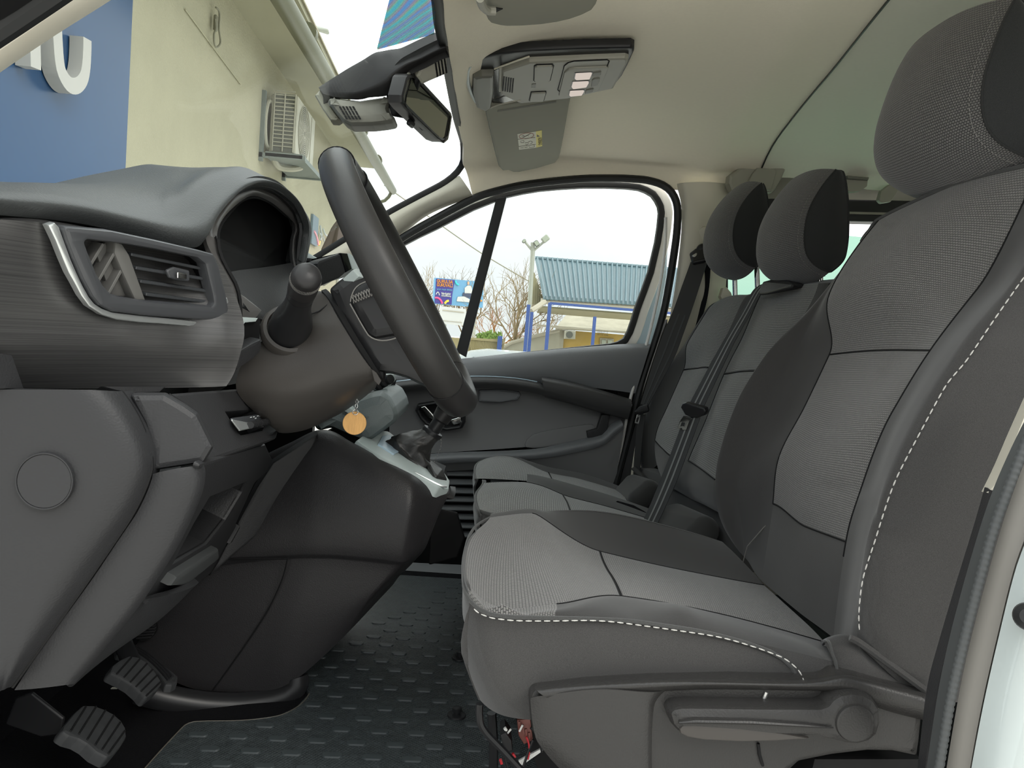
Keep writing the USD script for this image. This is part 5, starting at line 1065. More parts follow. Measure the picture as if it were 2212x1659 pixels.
part(co, 'heater_duct', hull(A([(935, 1100, 1.45), (985, 1110, 1.45), (1000, 1160, 1.45), (985, 1200, 1.45), (930, 1215, 1.45), (935, 1100, 1.6), (985, 1200, 1.6)]), .004), 'deep_black')

gl = thing('gear_lever', 'black gear lever with gathered leather gaiter rising from the pale console plate', 'gear lever', P(905, 1010, 1.36))
rings = [(896, 1003, 64, 46), (893, 992, 62, 44), (888, 980, 55, 42), (887, 968, 47, 38), (896, 957, 38, 34), (912, 949, 29, 28), (925, 941, 23, 24), (933, 935, 21.5, 22)]
G = []
td = (P(948, 1046, 1.36) - P(792, 960, 1.36)); td /= np.linalg.norm(td); tn = np.array([-td[2], 0, td[0]]); tn = tn if tn[2] > 0 else -tn
leanv = P(965, 885, 1.36) - P(933, 935, 1.36); leanv /= np.linalg.norm(leanv); lx_ = np.cross([0, 1, 0], leanv)
for k, (px, py, rx, ry) in enumerate(rings):
    w = k / (len(rings) - 1); e1 = td * (1 - w) + lx_ * w * np.sign(lx_ @ td); e1 /= np.linalg.norm(e1)
    c = P(px, py, 1.36); a = np.arange(48) * 2 * np.pi / 48; s = 1.36 / 1600
    wr_ = (1 - w) ** 0.6 * (0.10 * np.sin(5 * a + 2.2 * k) + 0.06 * np.sin(9 * a - 1.4 * k)) * (k > 0)
    nn = tn * (1 - w) + leanv * w
    G.append(c + (rx * s * (1 + wr_) * np.cos(a))[:, None] * e1 + (ry * s * (1 + wr_) * np.sin(a))[:, None] * np.array([0, 1.0, 0]) + (0.006 * (1 - w) * np.sin(4 * a + 1.7 * k) * (k > 0))[:, None] * nn)
G = np.array(G); t = np.linspace(0, len(rings) - 1, 40); G = Akima1DInterpolator(np.arange(len(rings)), G, axis=0)(t)
bt_ = part(gl, 'gaiter', tri(G.reshape(-1, 3), gridfaces(40, 48, False, True)), 'gear_boot', smooth=80)
part(bt_, 'gaiter_stitching', stitches(A([(951, 946, 1.345), (953, 960), (948, 978), (940, 992), (936, 1006, 1.335)]), .004, .002, .0006), 'stitch_grey', kind='stuff')
part(bt_, 'gaiter_skirt', hull(A([(930, 1010, 1.33), (950, 1018, 1.33), (958, 1036, 1.33), (940, 1030, 1.30), (950, 1022, 1.42), (930, 1002, 1.4)]), .006), 'gear_boot')
g0, g1 = P(933, 935, 1.36), P(986, 853, 1.36); gL = np.linalg.norm(g1 - g0); px_ = 1.36 / 1600
part(gl, 'collar', lathe(g0, g1, [(-3 * px_, 23 * px_), (2 * px_, 24 * px_), (6 * px_, 22.5 * px_), (7 * px_, 14 * px_)], 28), 'smooth_black')
part(gl, 'shaft', lathe(g0, g1, [(5 * px_, 14.5 * px_), (32 * px_, 14.5 * px_)], 24), 'smooth_black')
part(gl, 'sleeve', lathe(g0, g1, [(30 * px_, 15 * px_), (34 * px_, 19 * px_), (58 * px_, 22 * px_), (60 * px_, 20 * px_)], 28), 'satin_black')
part(gl, 'knob', lathe(g0, g1, [(56 * px_, 20 * px_), (58 * px_, 26 * px_), (64 * px_, 29 * px_), (86 * px_, 30 * px_), (104 * px_, 26 * px_), (114 * px_, 16 * px_), (116 * px_, 0)], 32), 'leather_black')

kf = thing('key_fob', 'round wooden disc key fob hanging below the steering column', 'key fob', P(766, 940, .96))
dn = np.array([0.05, -1, 0.1]); dn /= np.linalg.norm(dn); dc = P(766, 914, .96)
part(kf, 'wooden_disc', lathe(dc + dn * .002, dc - dn * .002, [(0, 0), (0, .0145), (.0006, .0151), (.0034, .0151), (.004, .0145), (.004, 0)], 48), 'wood_disc')
part(kf, 'ring', tube(np.array([P(767.5, 890, .958) + .0034 * (np.cos(a) * np.array([1, 0, 0]) + np.sin(a) * np.array([0, .3, 1])) for a in np.arange(0, 6.28, .4)]), .0006, 6, closed=True), 'steel')
for k, py in enumerate([884, 877]):
    part(kf, 'chain_link', tube(np.array([P(769 + k, py, .958) + np.array([.0016 * math.cos(a) * (1 if k else .3), .0016 * math.cos(a) * (.3 if k else 1), .0028 * math.sin(a)]) for a in np.arange(0, 6.28, .5)]), .0005, 5, closed=True), 'steel')
part(kf, 'clasp', tube(A([(771, 874, .958), (768, 868), (771, 861), (774, 868, .958)]), .0009, 6, closed=True), 'steel')

# ================================================================ pedals
def pedal(name, label, out, pl, grooves, y, arm=None):
    t = thing(name, label, 'pedal', pl.at(*out[0]))
    pad = part(t, 'pad', slab(pl, out, 0.016, 0.004, r=0.004), 'pedal_rubber')
    for a, b in grooves: bar(pl, a, b, .0022, .002, .0004, 'deep_black', 'groove', pad)
    if arm is not None: part(t, 'arm', arm, 'smooth_black')
    return t
PB = Plane((237, 1452, .97), (316, 1427, 1.03), (316, 1509, .97))
pedal('brake_pedal', 'ribbed rubber brake pedal beside the curved accelerator', [(237, 1452), (244, 1436), (260, 1424), (280, 1415), (300, 1418), (316, 1427), (337, 1450), (352, 1474), (342, 1490), (316, 1510), (304, 1495), (285, 1478), (265, 1466)], PB,
    [((252, 1456), (284, 1420)), ((268, 1463), (302, 1424)), ((282, 1473), (318, 1433)), ((294, 1483), (330, 1446)), ((305, 1493), (340, 1458)), ((316, 1503), (348, 1472))], 1.0, hull(A([(275, 1440, 1.02), (300, 1440, 1.02), (230, 1330, 1.15), (250, 1325, 1.15)]), .006))
PC = Plane((134, 1578, .85), (272, 1569, .93), (234, 1635, .86))
pedal('clutch_pedal', 'ribbed rubber clutch pedal lowest in the footwell', [(134, 1578), (139, 1566), (160, 1540), (180, 1522), (203, 1522), (226, 1530), (247, 1541), (264, 1556), (273, 1571), (275, 1591), (262, 1612), (247, 1630), (234, 1635), (209, 1622), (190, 1605), (171, 1594), (150, 1588)], PC,
    [((152, 1580), (186, 1526)), ((170, 1586), (208, 1526)), ((188, 1598), (228, 1534)), ((205, 1610), (246, 1545)), ((220, 1620), (260, 1560)), ((234, 1628), (270, 1578))], .9, hull(A([(40, 1510, .90), (70, 1500, .90), (20, 1560, .90), (135, 1552, .90), (130, 1580, .90), (90, 1585, .90), (40, 1510, .93), (135, 1560, .93)]), .003))
PAc = Plane((253, 1400, 1.08), (386, 1460, 1.05), (316, 1404, 1.10))
acp = thing('accelerator_pedal', 'curved accelerator pedal with long ribs beside the console', 'pedal', P(316, 1430, 1.07))
apad = part(acp, 'pad', slab(PAc, [(250, 1388), (275, 1384), (316, 1402), (354, 1434), (386, 1460), (384, 1472), (373, 1478), (358, 1478), (342, 1454), (310, 1428), (280, 1414), (253, 1408)], 0.012, 0.004, r=0.003), 'pedal_rubber')
for off in (0, 6, 12):
    q = PAc.pts([(262 + off * 0.3, 1397 - off * .6), (300 + off * .5, 1410 - off * .6), (336 + off * .6, 1438 - off * .6), (364 + off * .7, 1470 - off * .7)], .001); part(apad, 'rib', tube(resample(q, 20), .0018, 6), 'smooth_black')
part(acp, 'arm', hull(A([(255, 1395, 1.09), (270, 1388, 1.09), (220, 1330, 1.2), (240, 1325, 1.2)]), .005), 'smooth_black')
cb = PZ(245, 1486, 0.012)
single('crumb', 'tiny pale crumb lying on the dark footwell carpet', 'crumb', hull(np.random.RandomState(1).randn(9, 3) * [.004, .002, .0015] + cb), 'label_white', smooth=False)
# ================================================================ roof fittings
sh = thing('windscreen_sensor_cover', 'grey and black plastic sensor housing on the windscreen behind the mirror', 'sensor cover', P(830, 180, 1.36))
low = [(692, 195), (712, 207), (775, 213), (841, 203), (848, 214), (834, 233), (850, 249), (884, 250), (862, 258), (830, 264), (804, 267), (756, 268), (740, 260), (725, 243), (706, 218)]
part(sh, 'lower_cover', slab(1.31, low, 0.05, 0.014, r=0.006), 'grey_trim_dark')
part(sh, 'screen_pad', slab(1.34, [(678, 204), (690, 190), (712, 226), (734, 256), (726, 261), (713, 260), (695, 234)], 0.03, 0.008), 'visor')
u0 = A([(688, 189, 1.365), (720, 168), (750, 149), (785, 129), (817, 112, 1.355), (845, 107), (868, 103), (900, 88), (935, 72), (952, 76, 1.30)])
u1 = A([(690, 191, 1.345), (724, 174), (756, 158), (788, 140), (820, 124, 1.33), (848, 118), (872, 113), (904, 99), (938, 84), (956, 84, 1.28)])
u2 = A([(694, 197, 1.33), (726, 198), (762, 198), (796, 188), (828, 172, 1.28), (852, 152), (878, 136), (908, 124), (940, 108), (962, 100, 1.25)])
u3 = A([(698, 202, 1.325), (728, 210), (768, 213), (804, 210), (842, 204, 1.30), (862, 176), (884, 152), (912, 136), (942, 120), (966, 110, 1.26)])
part(sh, 'upper_cover', thick(loftI([u0, u1, u2, u3], [4, 6, 5], 60)[0], 0.02), 'cover_black', smooth=60)
part(sh, 'mirror_mount', hull(A([(842, 205, 1.32), (852, 244, 1.32), (884, 250, 1.34), (900, 170, 1.30), (872, 160, 1.32), (915, 138, 1.32), (870, 200, 1.45), (905, 150, 1.45)]), .006), 'deep_black')
RGP = Plane((915, 160, 1.29), (960, 118, 1.28), (966, 165, 1.31))
rg = part(sh, 'rear_cover', slab(RGP, [(898, 166), (905, 152), (919, 134), (962, 117), (966, 120), (969, 160), (950, 168), (929, 177), (912, 185)], 0.05, 0.006, r=0.003), 'grey_trim')
for k in range(4):
    x, y = 938 + 6.5 * k, 131 - 2.8 * k; part(rg, 'slot', slab(RGP, [(x, y), (x + 3.5, y - 1.5), (x + 9, y + 34), (x + 5.5, y + 36)], 0.001, up=0.0006), 'deep_black', smooth=False)
for i in range(5):
    for j in range(3):
        x, y = 731.5 + 7.2 * i + 5.6 * j + 0.0, 229.5 + 9.8 * j
        part(sh, 'slot', slab(1.309, [(x, y), (x + 4.2, y), (x + 8.8, y + 8.4), (x + 4.6, y + 8.4)], 0.001), 'deep_black', smooth=False)
MP = Plane((880, 195, 1.27), (966, 275, 1.46), (891, 163, 1.285))
mr = thing('rear_view_mirror', 'tilted interior rear-view mirror in a dark frame', 'mirror', MP.at(920, 230))
fo = [(876, 166), (882, 159), (891, 160), (899, 166), (972, 245), (974, 252), (970, 280), (966, 300), (958, 307), (945, 302), (877, 235), (867, 222), (866, 205)]
gi = [(891, 166), (966, 248), (967, 256), (960, 294), (955, 301), (880, 231), (877, 224), (879, 206)]
part(mr, 'frame', slab(MP, fo, 0.025, 0.006, up=0.002, holes=[gi]), 'satin_black')
part(mr, 'back_shell', hull(np.vstack([MP.pts(fo, -0.004), MP.pts([(895, 200), (940, 255), (930, 270), (885, 215)], -0.04)]), .002), 'grey_trim_dark')
part(mr, 'mirror_glass', slab(MP, [(x, y) for x, y in gi], 0.004, up=0.0), 'mirror', smooth=False)
part(mr, 'dimming_tab', hull(MP.pts([(885, 262), (892, 268), (890, 272), (883, 266)], -0.012), .004), 'smooth_black')
part(mr, 'dimming_tab', hull(MP.pts([(905, 272), (914, 276), (911, 279)], -0.012), .003), 'smooth_black')
part(mr, 'stem', tube(np.array([MP.at(910, 225, -0.03), P(880, 205, 1.40), P(870, 190, 1.42)]), .012, 10), 'deep_black')

OP = Plane((1148, 109, 1.36), (1352, 114, 1.36), (1124, 215, 1.63))
oc = thing('overhead_console', 'grey overhead console with reading lamps and a black surround on the headliner', 'overhead console', OP.at(1190, 160))
bo = [(1009, 152), (1011, 144), (1015, 137), (1045, 124), (1084, 115), (1148, 109), (1260, 104), (1362, 102), (1370, 106), (1370, 114), (1357, 142), (1345, 165), (1333, 180), (1228, 206), (1124, 218), (1062, 233), (1056, 237), (1045, 233), (1027, 222), (1014, 195)]
part(oc, 'surround', slab(OP, bo, 0.016, 0.006, up=0.0), 'smooth_black')
body = [(1082, 143), (1143, 123), (1250, 118), (1350, 114), (1358, 117), (1357, 126), (1338, 160), (1326, 182), (1228, 204), (1124, 215), (1104, 206), (1080, 194)]
bodyp = part(oc, 'body', slab(OP, body, 0.02, 0.006, up=0.010, r=0.003), 'grey_trim')
part(oc, 'front_block', slab(OP, [(1021, 154), (1040, 150), (1068, 149), (1066, 190), (1061, 222), (1055, 229), (1044, 228), (1028, 220), (1020, 188)], 0.026, 0.008, up=0.014, r=0.004), 'grey_trim_dark')
part(oc, 'bright_edge', tube(OP.pts([(1015, 142), (1011, 154), (1013, 186), (1020, 205), (1028, 219)], 0.006), .004, 8, n=24), 'console_silver')
part(oc, 'rim_edge', tube(OP.pts([(1068, 149), (1084, 143), (1114, 132), (1143, 122)], 0.011), .0016, 6, n=24), 'beige_trim'); part(oc, 'rim_edge', tube(OP.pts([(1046, 232), (1054, 236), (1064, 231), (1095, 222), (1124, 216)], 0.010), .0016, 6, n=24), 'beige_trim')
part(oc, 'pocket', slab(OP, [(1068, 150), (1082, 145), (1082, 196), (1122, 214), (1064, 229)], 0.012, up=0.002), 'black_gloss')
part(oc, 'pocket_divider', tube(OP.pts([(1081, 146), (1080, 196)], 0.012), .003, 6), 'grey_trim')
for k in range(5):
    x = 1087.5 + 5.0 * k; part(bodyp, 'slot', slab(OP, [(x, 153.5 + k), (x + 3.1, 154 + k), (x + 0.2, 185.5 + k), (x - 2.9, 185 + k)], 0.001, up=0.0106), 'deep_black', smooth=False)
for o in ([(1155, 131), (1160, 128), (1192, 127), (1195, 131), (1188, 160), (1184, 163), (1157, 163), (1154, 160)], [(1148, 188), (1178, 186.5), (1179, 189), (1174, 206), (1146, 207), (1144, 205)]):
    c = np.mean(o, 0); big = [tuple(c + (np.array(p) - c) * 1.10) for p in o]
    part(bodyp, 'button_gap', slab(OP, big, 0.001, up=0.0108), 'deep_black', smooth=False)
    part(bodyp, 'blank_button', slab(OP, o, 0.004, 0.0016, up=0.0135, r=0.002), 'grey_trim')
part(bodyp, 'microphone', slab(OP, [(1149, 170), (1158, 169), (1157, 178), (1148, 178)], 0.002, 0.0005, up=0.0112), 'grey_trim_dark')
lpn = part(oc, 'lamp_panel', slab(OP, [(1219, 143), (1228, 136), (1240, 133), (1312, 130), (1315, 132), (1304, 160), (1293, 183), (1250, 190), (1209, 196), (1207, 193)], 0.006, 0.002, up=0.013, r=0.003), 'grey_trim')
part(oc, 'lamp_panel_gap', tube(OP.pts([(1219, 142), (1228, 135), (1240, 132), (1312, 129), (1316, 132), (1305, 160), (1294, 184), (1250, 191), (1208, 197), (1205, 194)], 0.0106), .0012, 5, closed=True), 'deep_black')
for o in ([(1244, 142), (1277, 140), (1279, 142), (1274, 154), (1245, 156), (1242, 153)], [(1238, 161), (1271, 159.5), (1272, 163), (1267, 172), (1238, 176), (1235, 172)], [(1232, 181), (1261, 179.5), (1262, 182), (1257, 190), (1232, 192.5), (1230, 190)]):
    c = np.mean(o, 0); big = [tuple(c + (np.array(p) - c) * 1.14) for p in o]
    h = part(lpn, 'lamp_bezel', slab(OP, big, 0.002, 0.0005, up=0.0138, r=0.002), 'bezel_grey')
    part(h if False else lpn, 'lamp_lens', slab(OP, o, 0.003, 0.0014, up=0.0158, r=0.0025), 'lamp_lens')
for o in ([(1282, 141), (1299, 138), (1298, 145), (1280, 149)], [(1279, 157), (1284, 154), (1296, 153), (1295, 160), (1291, 168), (1277, 172)], [(1266, 179), (1283, 176), (1281, 183), (1264, 187)]):
    part(lpn, 'lamp_switch', slab(OP, o, 0.003, 0.001, up=0.0150, r=0.001), 'grey_trim_dark')

VS = Plane((1057, 250, 1.69), (1232, 215, 1.69), (1118, 373, 2.03))
vis = [(1047, 232), (1100, 222), (1150, 212), (1236, 203), (1230, 232), (1218, 300), (1212, 330), (1208, 343), (1200, 353), (1160, 365), (1122, 373), (1108, 373), (1098, 369), (1086, 370), (1078, 362), (1072, 340), (1057, 278)]
vp_ = thing('passenger_sun_visor', 'grey sun visor with a warning label below the overhead console', 'sun visor', VS.at(1140, 290))
part(vp_, 'board', slab(VS, vis, 0.016, 0.006, r=0.006), 'visor')
def lab(o, m, up, name='label_print'): return part(vp_, name, slab(VS, o, 0.0004, up=up), m, smooth=False)
lab([(1117.6, 289), (1157.5, 283.6), (1158.2, 318.4), (1121.2, 323)], 'label_white', .0006, 'warning_label'); lab([(1157.5, 283.6), (1170.3, 281), (1171.3, 315.4), (1158.2, 318.4)], 'label_yellow', .0006, 'warning_label')
def lline(p, w, m): part(vp_, 'label_print', tube(resample(VS.pts(p, .0009), 24, closed=False), w, 4), m, smooth=False)
lline([(1137.5 + 16 * math.cos(a), 293.5 - 1.6 * math.cos(a) + 6 * math.sin(a)) for a in np.linspace(0, 6.283, 30)], .0009, 'label_red'); lline([(1129, 298), (1146, 288.5)], .0007, 'label_ink')
for p in ([(1128, 292), (1128.5, 295)], [(1130, 292), (1131, 295)], [(1132, 292), (1134, 295), (1138, 292.5), (1142, 294)], [(1126, 304), (1126.5, 308.5), (1131, 308), (1130.5, 303.5), (1127, 304)], [(1134, 307.5), (1139, 308.5), (1145, 305), (1149, 305.5), (1149, 309), (1145.5, 310.5)], [(1135, 310.5), (1138, 313), (1142, 309.5)], [(1118.6, 301), (1156, 297)], [(1120.5, 316.5), (1157, 312)], [(1124, 320), (1131, 319)], [(1133, 319), (1140, 317.6)], [(1143, 316), (1144.5, 318.5), (1154, 317), (1153.5, 314)]):
    lline(p, .00045, 'label_ink')
t = text_mesh('AIRBAG', 0.011, 0.0004, bold=True); v = np.array(t.vertices); o = VS.at(1162.5, 298, .0008)
ey = VS.at(1163.5, 313, .0008) - o; ey /= np.linalg.norm(ey); ex = np.cross(VS.n, ey); ex = ex if ex @ (VS.at(1170, 296) - VS.at(1160, 298)) > 0 else -ex
s = np.linalg.norm(VS.at(1163.5, 314, .0008) - o) / np.ptp(v[:, 0])
part(vp_, 'label_lettering', tri(o + (v[:, :1] - v[:, 0].min()) * s * ey + v[:, 1:2] * 0.8 * ex, t.faces), 'label_ink', smooth=False)
part(vp_, 'label_print', slab(VS, [(1159.5, 295.5), (1167, 293.8), (1167, 294.6), (1159.8, 290.0)], .0004, up=.0008), 'label_ink', smooth=False)
vp_hinge = part(vp_, 'hinge', tube(VS.pts([(1074, 236), (1200, 216)], -.004), .006, 8), 'grey_trim_dark')

VD = Plane((1059, 54, 1.10), (1280, 25, 1.06), (1170, -60, .90))
dv = thing('driver_sun_visor', 'folded grey driver sun visor at the top edge above the console', 'sun visor', VD.at(1170, 0))
part(dv, 'board', slab(VD, [(1050, 0), (1047, 34), (1052, 46), (1059, 53), (1075, 57), (1092, 59), (1130, 58), (1170, 55), (1205, 50), (1236, 43), (1262, 34), (1280, 25), (1290, 12), (1296, -4), (1300, -60), (1052, -60)], 0.018, 0.007, r=0.006), 'visor')
part(dv, 'pivot_clip', tube(VD.pts([(1037, -4), (1042, 12), (1052, 22), (1070, 24)], .010), .0055, 10, n=20), 'grey_trim')
part(dv, 'clip_gap', slab(VD, [(1062, 14), (1086, 18), (1068, 27)], .002, up=.001), 'deep_black')
# ================================================================ floor mat
fm = thing('floor_mat', 'dark rubber floor mat with raised oval studs', 'floor mat', (0.0, 1.35, 0.0))
edge = np.array([PZ(*q, 0.005) for q in [(260, 1720), (330, 1640), (395, 1570), (410, 1561), (430, 1558), (520, 1556), (600, 1546), (640, 1528), (668, 1498)]])
es = edge[:, :2]
outl = np.vstack([es, [[-0.30, 1.30], [-0.30, 1.80], [0.42, 1.80], [0.42, 0.92]]])
mp_ = Polygon(outl).buffer(0)
mm = trimesh.creation.extrude_polygon(mp_, 0.005, engine='earcut')
part(fm, 'sheet', mm, 'mat_rubber')
part(fm, 'pale_edge', tube(np.column_stack([es, np.full(len(es), 0.0045)]), 0.0012, 5, n=60), 'label_ink')
stud = []
a = np.linspace(0, 2 * np.pi, 17)[:-1]; sx_ = np.sign(np.cos(a)) * 0.0075 + 0.0075 * np.cos(a); sy_ = 0.0068 * np.sin(a)
sv = np.vstack([np.column_stack([sx_, sy_, np.full(16, 0.004)]), np.column_stack([sx_ * 0.9, sy_ * 0.85, np.full(16, 0.0072)]), [[0, 0, 0.0074]]])
sf = np.vstack([tri(sv, gridfaces(2, 16, False, True)).faces, [[32, 16 + (k + 1) % 16, 16 + k][::-1] for k in range(16)]])
n = 0
for j in range(40):
    for i in range(40):
        x, y = -0.62 + 0.057 * i + (0.0285 if j % 2 else 0), 0.95 + 0.034 * j
        from_cam = np.array([x, y, 0.005]) - EYE; f_ = from_cam @ FWD; px, py = CX + FPX * (from_cam @ CA) / f_, CY - FPX * (from_cam @ CB) / f_
        if mp_.buffer(-0.012).contains(__import__('shapely').geometry.Point(x, y)) and y < 1.77 and px < 1130 and py < 1690 and px > 1000 - (py - 1250) * 2.0 and n < 290:
            part(fm, 'stud', tri(sv + np.array([x, y, 0]), sf), 'mat_stud'); n += 1
for px, py, z in [(986, 1545, .006), (993, 1421, .006)]:
    c = PZ(px, py, z); cl = thing('mat_clip', 'black mat fixing clip ' + ('nearest the lens, ' if py > 1500 else 'farther back, half hidden, ') + 'beside the driver seat', 'clip', c, )
    part(cl, 'washer', lathe(c, c + [0, 0, 1], [(0, .0150), (.002, .0145), (.003, .010), (.003, 0)], 24), 'smooth_black')
    part(cl, 'knob', lathe(c, c + [0, 0, 1], [(.002, .0055), (.006, .0055), (.007, .0075), (.012, .0075), (.013, .006), (.013, 0)], 20), 'smooth_black')

# ================================================================ seats
def panels(t, G, names, K=10):
    for nm, u0, u1, v0, v1, m, a, lb in names:
        g = G[u0:u1 + 1, v0:v1 + 1]
        if a: g = bulge(g, a, True, (v1 - v0) < G.shape[1] - 1)
        part(t, nm, Surf(g), m, label=lb)
def seam(t, c, r=0.0013, m='deep_black', name='seam', lift=0.0): part(t, name, tube(resample(c, 60), r, 5), m)
def headrest(t, seam_px, back_px, y0, y1, fab='headrest_fabric', side='headrest_side', b=0.022, stitch=True):
    """t: seat; seam_px: front edge of the near side panel, top to bottom; back_px: its back edge"""
    s = resample(A([(x, y) for x, y in seam_px], y0), 40); k = resample(A([(x, y) for x, y in back_px], y0), 40)
    tg = np.gradient(s, axis=0); nr = np.stack([tg[:, 2], 0 * tg[:, 0], -tg[:, 0]], 1); nr /= np.linalg.norm(nr, axis=1, keepdims=True)
    nr *= np.sign((nr @ np.array([-1.0, 0, 0])).mean())
    w = np.linspace(0, 1, 25); G = np.array([s + np.array([0, (y1 - y0) * q, 0]) + nr * (b * (1 - abs(2 * q - 1) ** 2.4)) for q in w])
    hr = part(t, 'headrest', Surf(G), fab)
    for yy, sg, nm in ((0, -1, 'headrest_side'), (y1 - y0, 1, 'headrest_side')):
        q = np.linspace(0, 1, 9); S_ = np.array([s * (1 - c) + k * c + np.array([0, yy + sg * 0.010 * math.sin(math.pi * c) ** 0.8, 0]) * 1.0 for c in q]); S_ = S_ + 0
        env = np.sin(np.linspace(0, np.pi, 40)) ** 0.5; S_[:, :, 1] = (S_[:, :, 1] - (y0 + yy)) * env + y0 + yy
        part(hr, nm, Surf(S_), side)
    part(hr, 'headrest_back', thick(np.array([k + [0.004, 0, 0], k + [0.010, (y1 - y0) / 2, 0], k + [0.004, y1 - y0, 0]]), 0.003, toward=np.array([5, 1.4, 1.0])), side, smooth=60)
    part(hr, 'headrest_piping', tube(s + [-0.0004, -0.0004, 0], .0013, 5), fab)
    if stitch:
        part(hr, 'headrest_stitching', stitches(s + nr * 0.007 + [0, 0.012, 0], .0035, .002, .0006, .0006), 'stitch_grey', kind='stuff')
    return hr

ds = thing('driver_chair', 'near driver seat in grey ribbed cloth with white side stitching', 'seat', (0.30, 0.98, 0.0))
B1 = A([(1592, 1185, 1.22), (1548, 1090, 1.225), (1553, 985, 1.225), (1590, 875, 1.225), (1650, 773, 1.22), (1762, 652, 1.20), (1862, 521, 1.15)])
Bm = A([(1618, 1215, 1.20), (1600, 1098, 1.19), (1606, 1000, 1.19), (1652, 890, 1.19), (1712, 778, 1.19), (1778, 648, 1.18), (1878, 500, 1.13)])
B2 = A([(1645, 1255, 1.12), (1670, 1088, 1.11), (1684, 985, 1.11), (1738, 880, 1.11), (1792, 766, 1.11), (1789, 645, 1.14), (1900, 474, 1.11)])
B3 = A([(1720, 1318, .98), (1742, 1138, .985), (1765, 1030, .985), (1820, 900, .985), (1900, 757, .985), (1935, 600, .98), (2035, 410, .975)])
B4 = A([(1800, 1378, .87), (1828, 1170, .865), (1862, 1052, .86), (1928, 890, .86), (2010, 757, .86), (2112, 624, .85), (2250, 352, .84)])
B5 = A([(1832, 1374, .775), (1868, 1190, .77), (1900, 1070, .765), (1962, 915, .765), (2052, 772, .765), (2160, 640, .77), (2310, 420, .78)])
B6 = A([(1850, 1392, .748), (1872, 1219, .742), (1906, 1118, .742), (1985, 939, .742), (2062, 812, .745), (2154, 681, .752), (2330, 480, .77)])
B7 = A([(2003, 1512, .724), (2046, 1330, .715), (2110, 1140, .715), (2190, 970, .715), (2270, 840, .72), (2370, 700, .73), (2500, 520, .75)])
B8 = B7 + np.array([0.08, 0.03, 0]); B10 = B1 + np.array([0.05, 0.012, 0.0]); B9 = B10 + np.array([0.07, -0.04, 0.0])
G, ix = loftI([B10, B1, Bm, B2, B3, B4, B5, B6, B7, B8], [3, 4, 4, 8, 8, 6, 4, 8, 3], 61)
i = {k: int(v) for k, v in zip(['b10', 'b1', 'bm', 'b2', 'b3', 'b4', 'b5', 'b6', 'b7', 'b8'], ix)}
panels(ds, G, [('backrest_bolster', i['b10'], i['b2'], 0, 60, 'bolster_cloth', 0, 'dark plain cloth bolster'),
    ('backrest_lower_strip', i['b2'], i['b4'], 0, 10, 'bolster_cloth', .004, None),
    ('backrest_centre', i['b2'], i['b4'], 10, 40, 'seat_fabric', .010, 'ribbed grey cloth panel'),
    ('backrest_upper', i['b2'], i['b4'], 40, 60, 'seat_fabric', .008, 'ribbed grey cloth panel'),
    ('backrest_bolster', i['b4'], i['b6'], 0, 60, 'bolster_cloth', 0, 'dark plain cloth bolster'),
    ('backrest_side', i['b6'], i['b8'], 0, 60, 'bolster_cloth', 0, None)])
part(ds, 'backrest_shell', thick(loftI([B10, (B10 + B8) / 2 + [0.10, 0, 0], B8], 6, 40)[0], 0.006), 'smooth_black', smooth=60)
seam(ds, G[i['b2'], 10:]); seam(ds, G[i['b4'], 8:]); seam(ds, G[i['b2']:i['b4'] + 1, 40]); seam(ds, G[i['b2']:i['b4'] + 1, 10]); seam(ds, G[i['b10'] + 2:i['b7'], 60] + [0, 0, .001], .0032, 'bolster_cloth_dark', 'top_piping')
part(ds, 'backrest_stitching', stitches(A([(1857, 1366, .738), (1856, 1313), (1870, 1228), (1892, 1162), (1901, 1133, .738), (1943, 1019), (1985, 939), (2040, 838), (2091, 774), (2154, 681, .745), (2212, 599), (2260, 540, .75)]), .0062, .0030, .0008), 'stitch_white', kind='stuff', label='white stitching along the bolster')
part(ds, 'backrest_top', thick(np.array([G[i['b10']:i['b7'], 60], G[i['b10']:i['b7'], 60] + [0.05, 0, 0.012], G[i['b10']:i['b7'], 60] + [0.10, 0, -0.01]]), 0.004, toward=np.array([0.5, 1, 2.0])), 'bolster_cloth', smooth=60)
part(ds, 'lumbar_seam', tube(A([(1690, 1108, 1.105), (1655, 1140), (1620, 1180), (1610, 1215, 1.18)]) + [-.004, 0, 0], .0009, 5), 'stitch_grey')
# cushion
C0 = A([(1060, 1117, 1.18), (1105, 1110, 1.20), (1150, 1106, 1.215), (1285, 1103, 1.22), (1430, 1132, 1.22), (1560, 1170, 1.22)])
C1 = A([(1058, 1118, 1.16), (1102, 1112, 1.17), (1150, 1109, 1.175), (1296, 1191, 1.11), (1475, 1232, 1.10), (1650, 1264, 1.09)])
C2 = A([(1012, 1166, .99), (1085, 1182, .99), (1165, 1200, .985), (1318, 1240, .98), (1500, 1268, .98), (1715, 1322, .98)])
C3 = A([(1001, 1242, .80), (1080, 1312, .768), (1203, 1305, .775), (1342, 1288, .83), (1530, 1321, .845), (1782, 1388, .86)])
C4 = A([(1013, 1292, .757), (1085, 1329, .737), (1200, 1334, .735), (1347, 1339, .735), (1560, 1374, .735), (1802, 1430, .735)])
C4b = A([(1001, 1385, .760), (1080, 1440, .728), (1200, 1450, .724), (1347, 1452, .724), (1560, 1460, .724), (1806, 1490, .728)])
C5 = A([(1034, 1508, .775), (1095, 1548, .745), (1200, 1556, .73), (1347, 1558, .73), (1560, 1558, .73), (1812, 1556, .73)])
G, ix = loftI([C0, C1, C2, C3, C4, C4b, C5], [5, 8, 8, 5, 5, 5], 51)
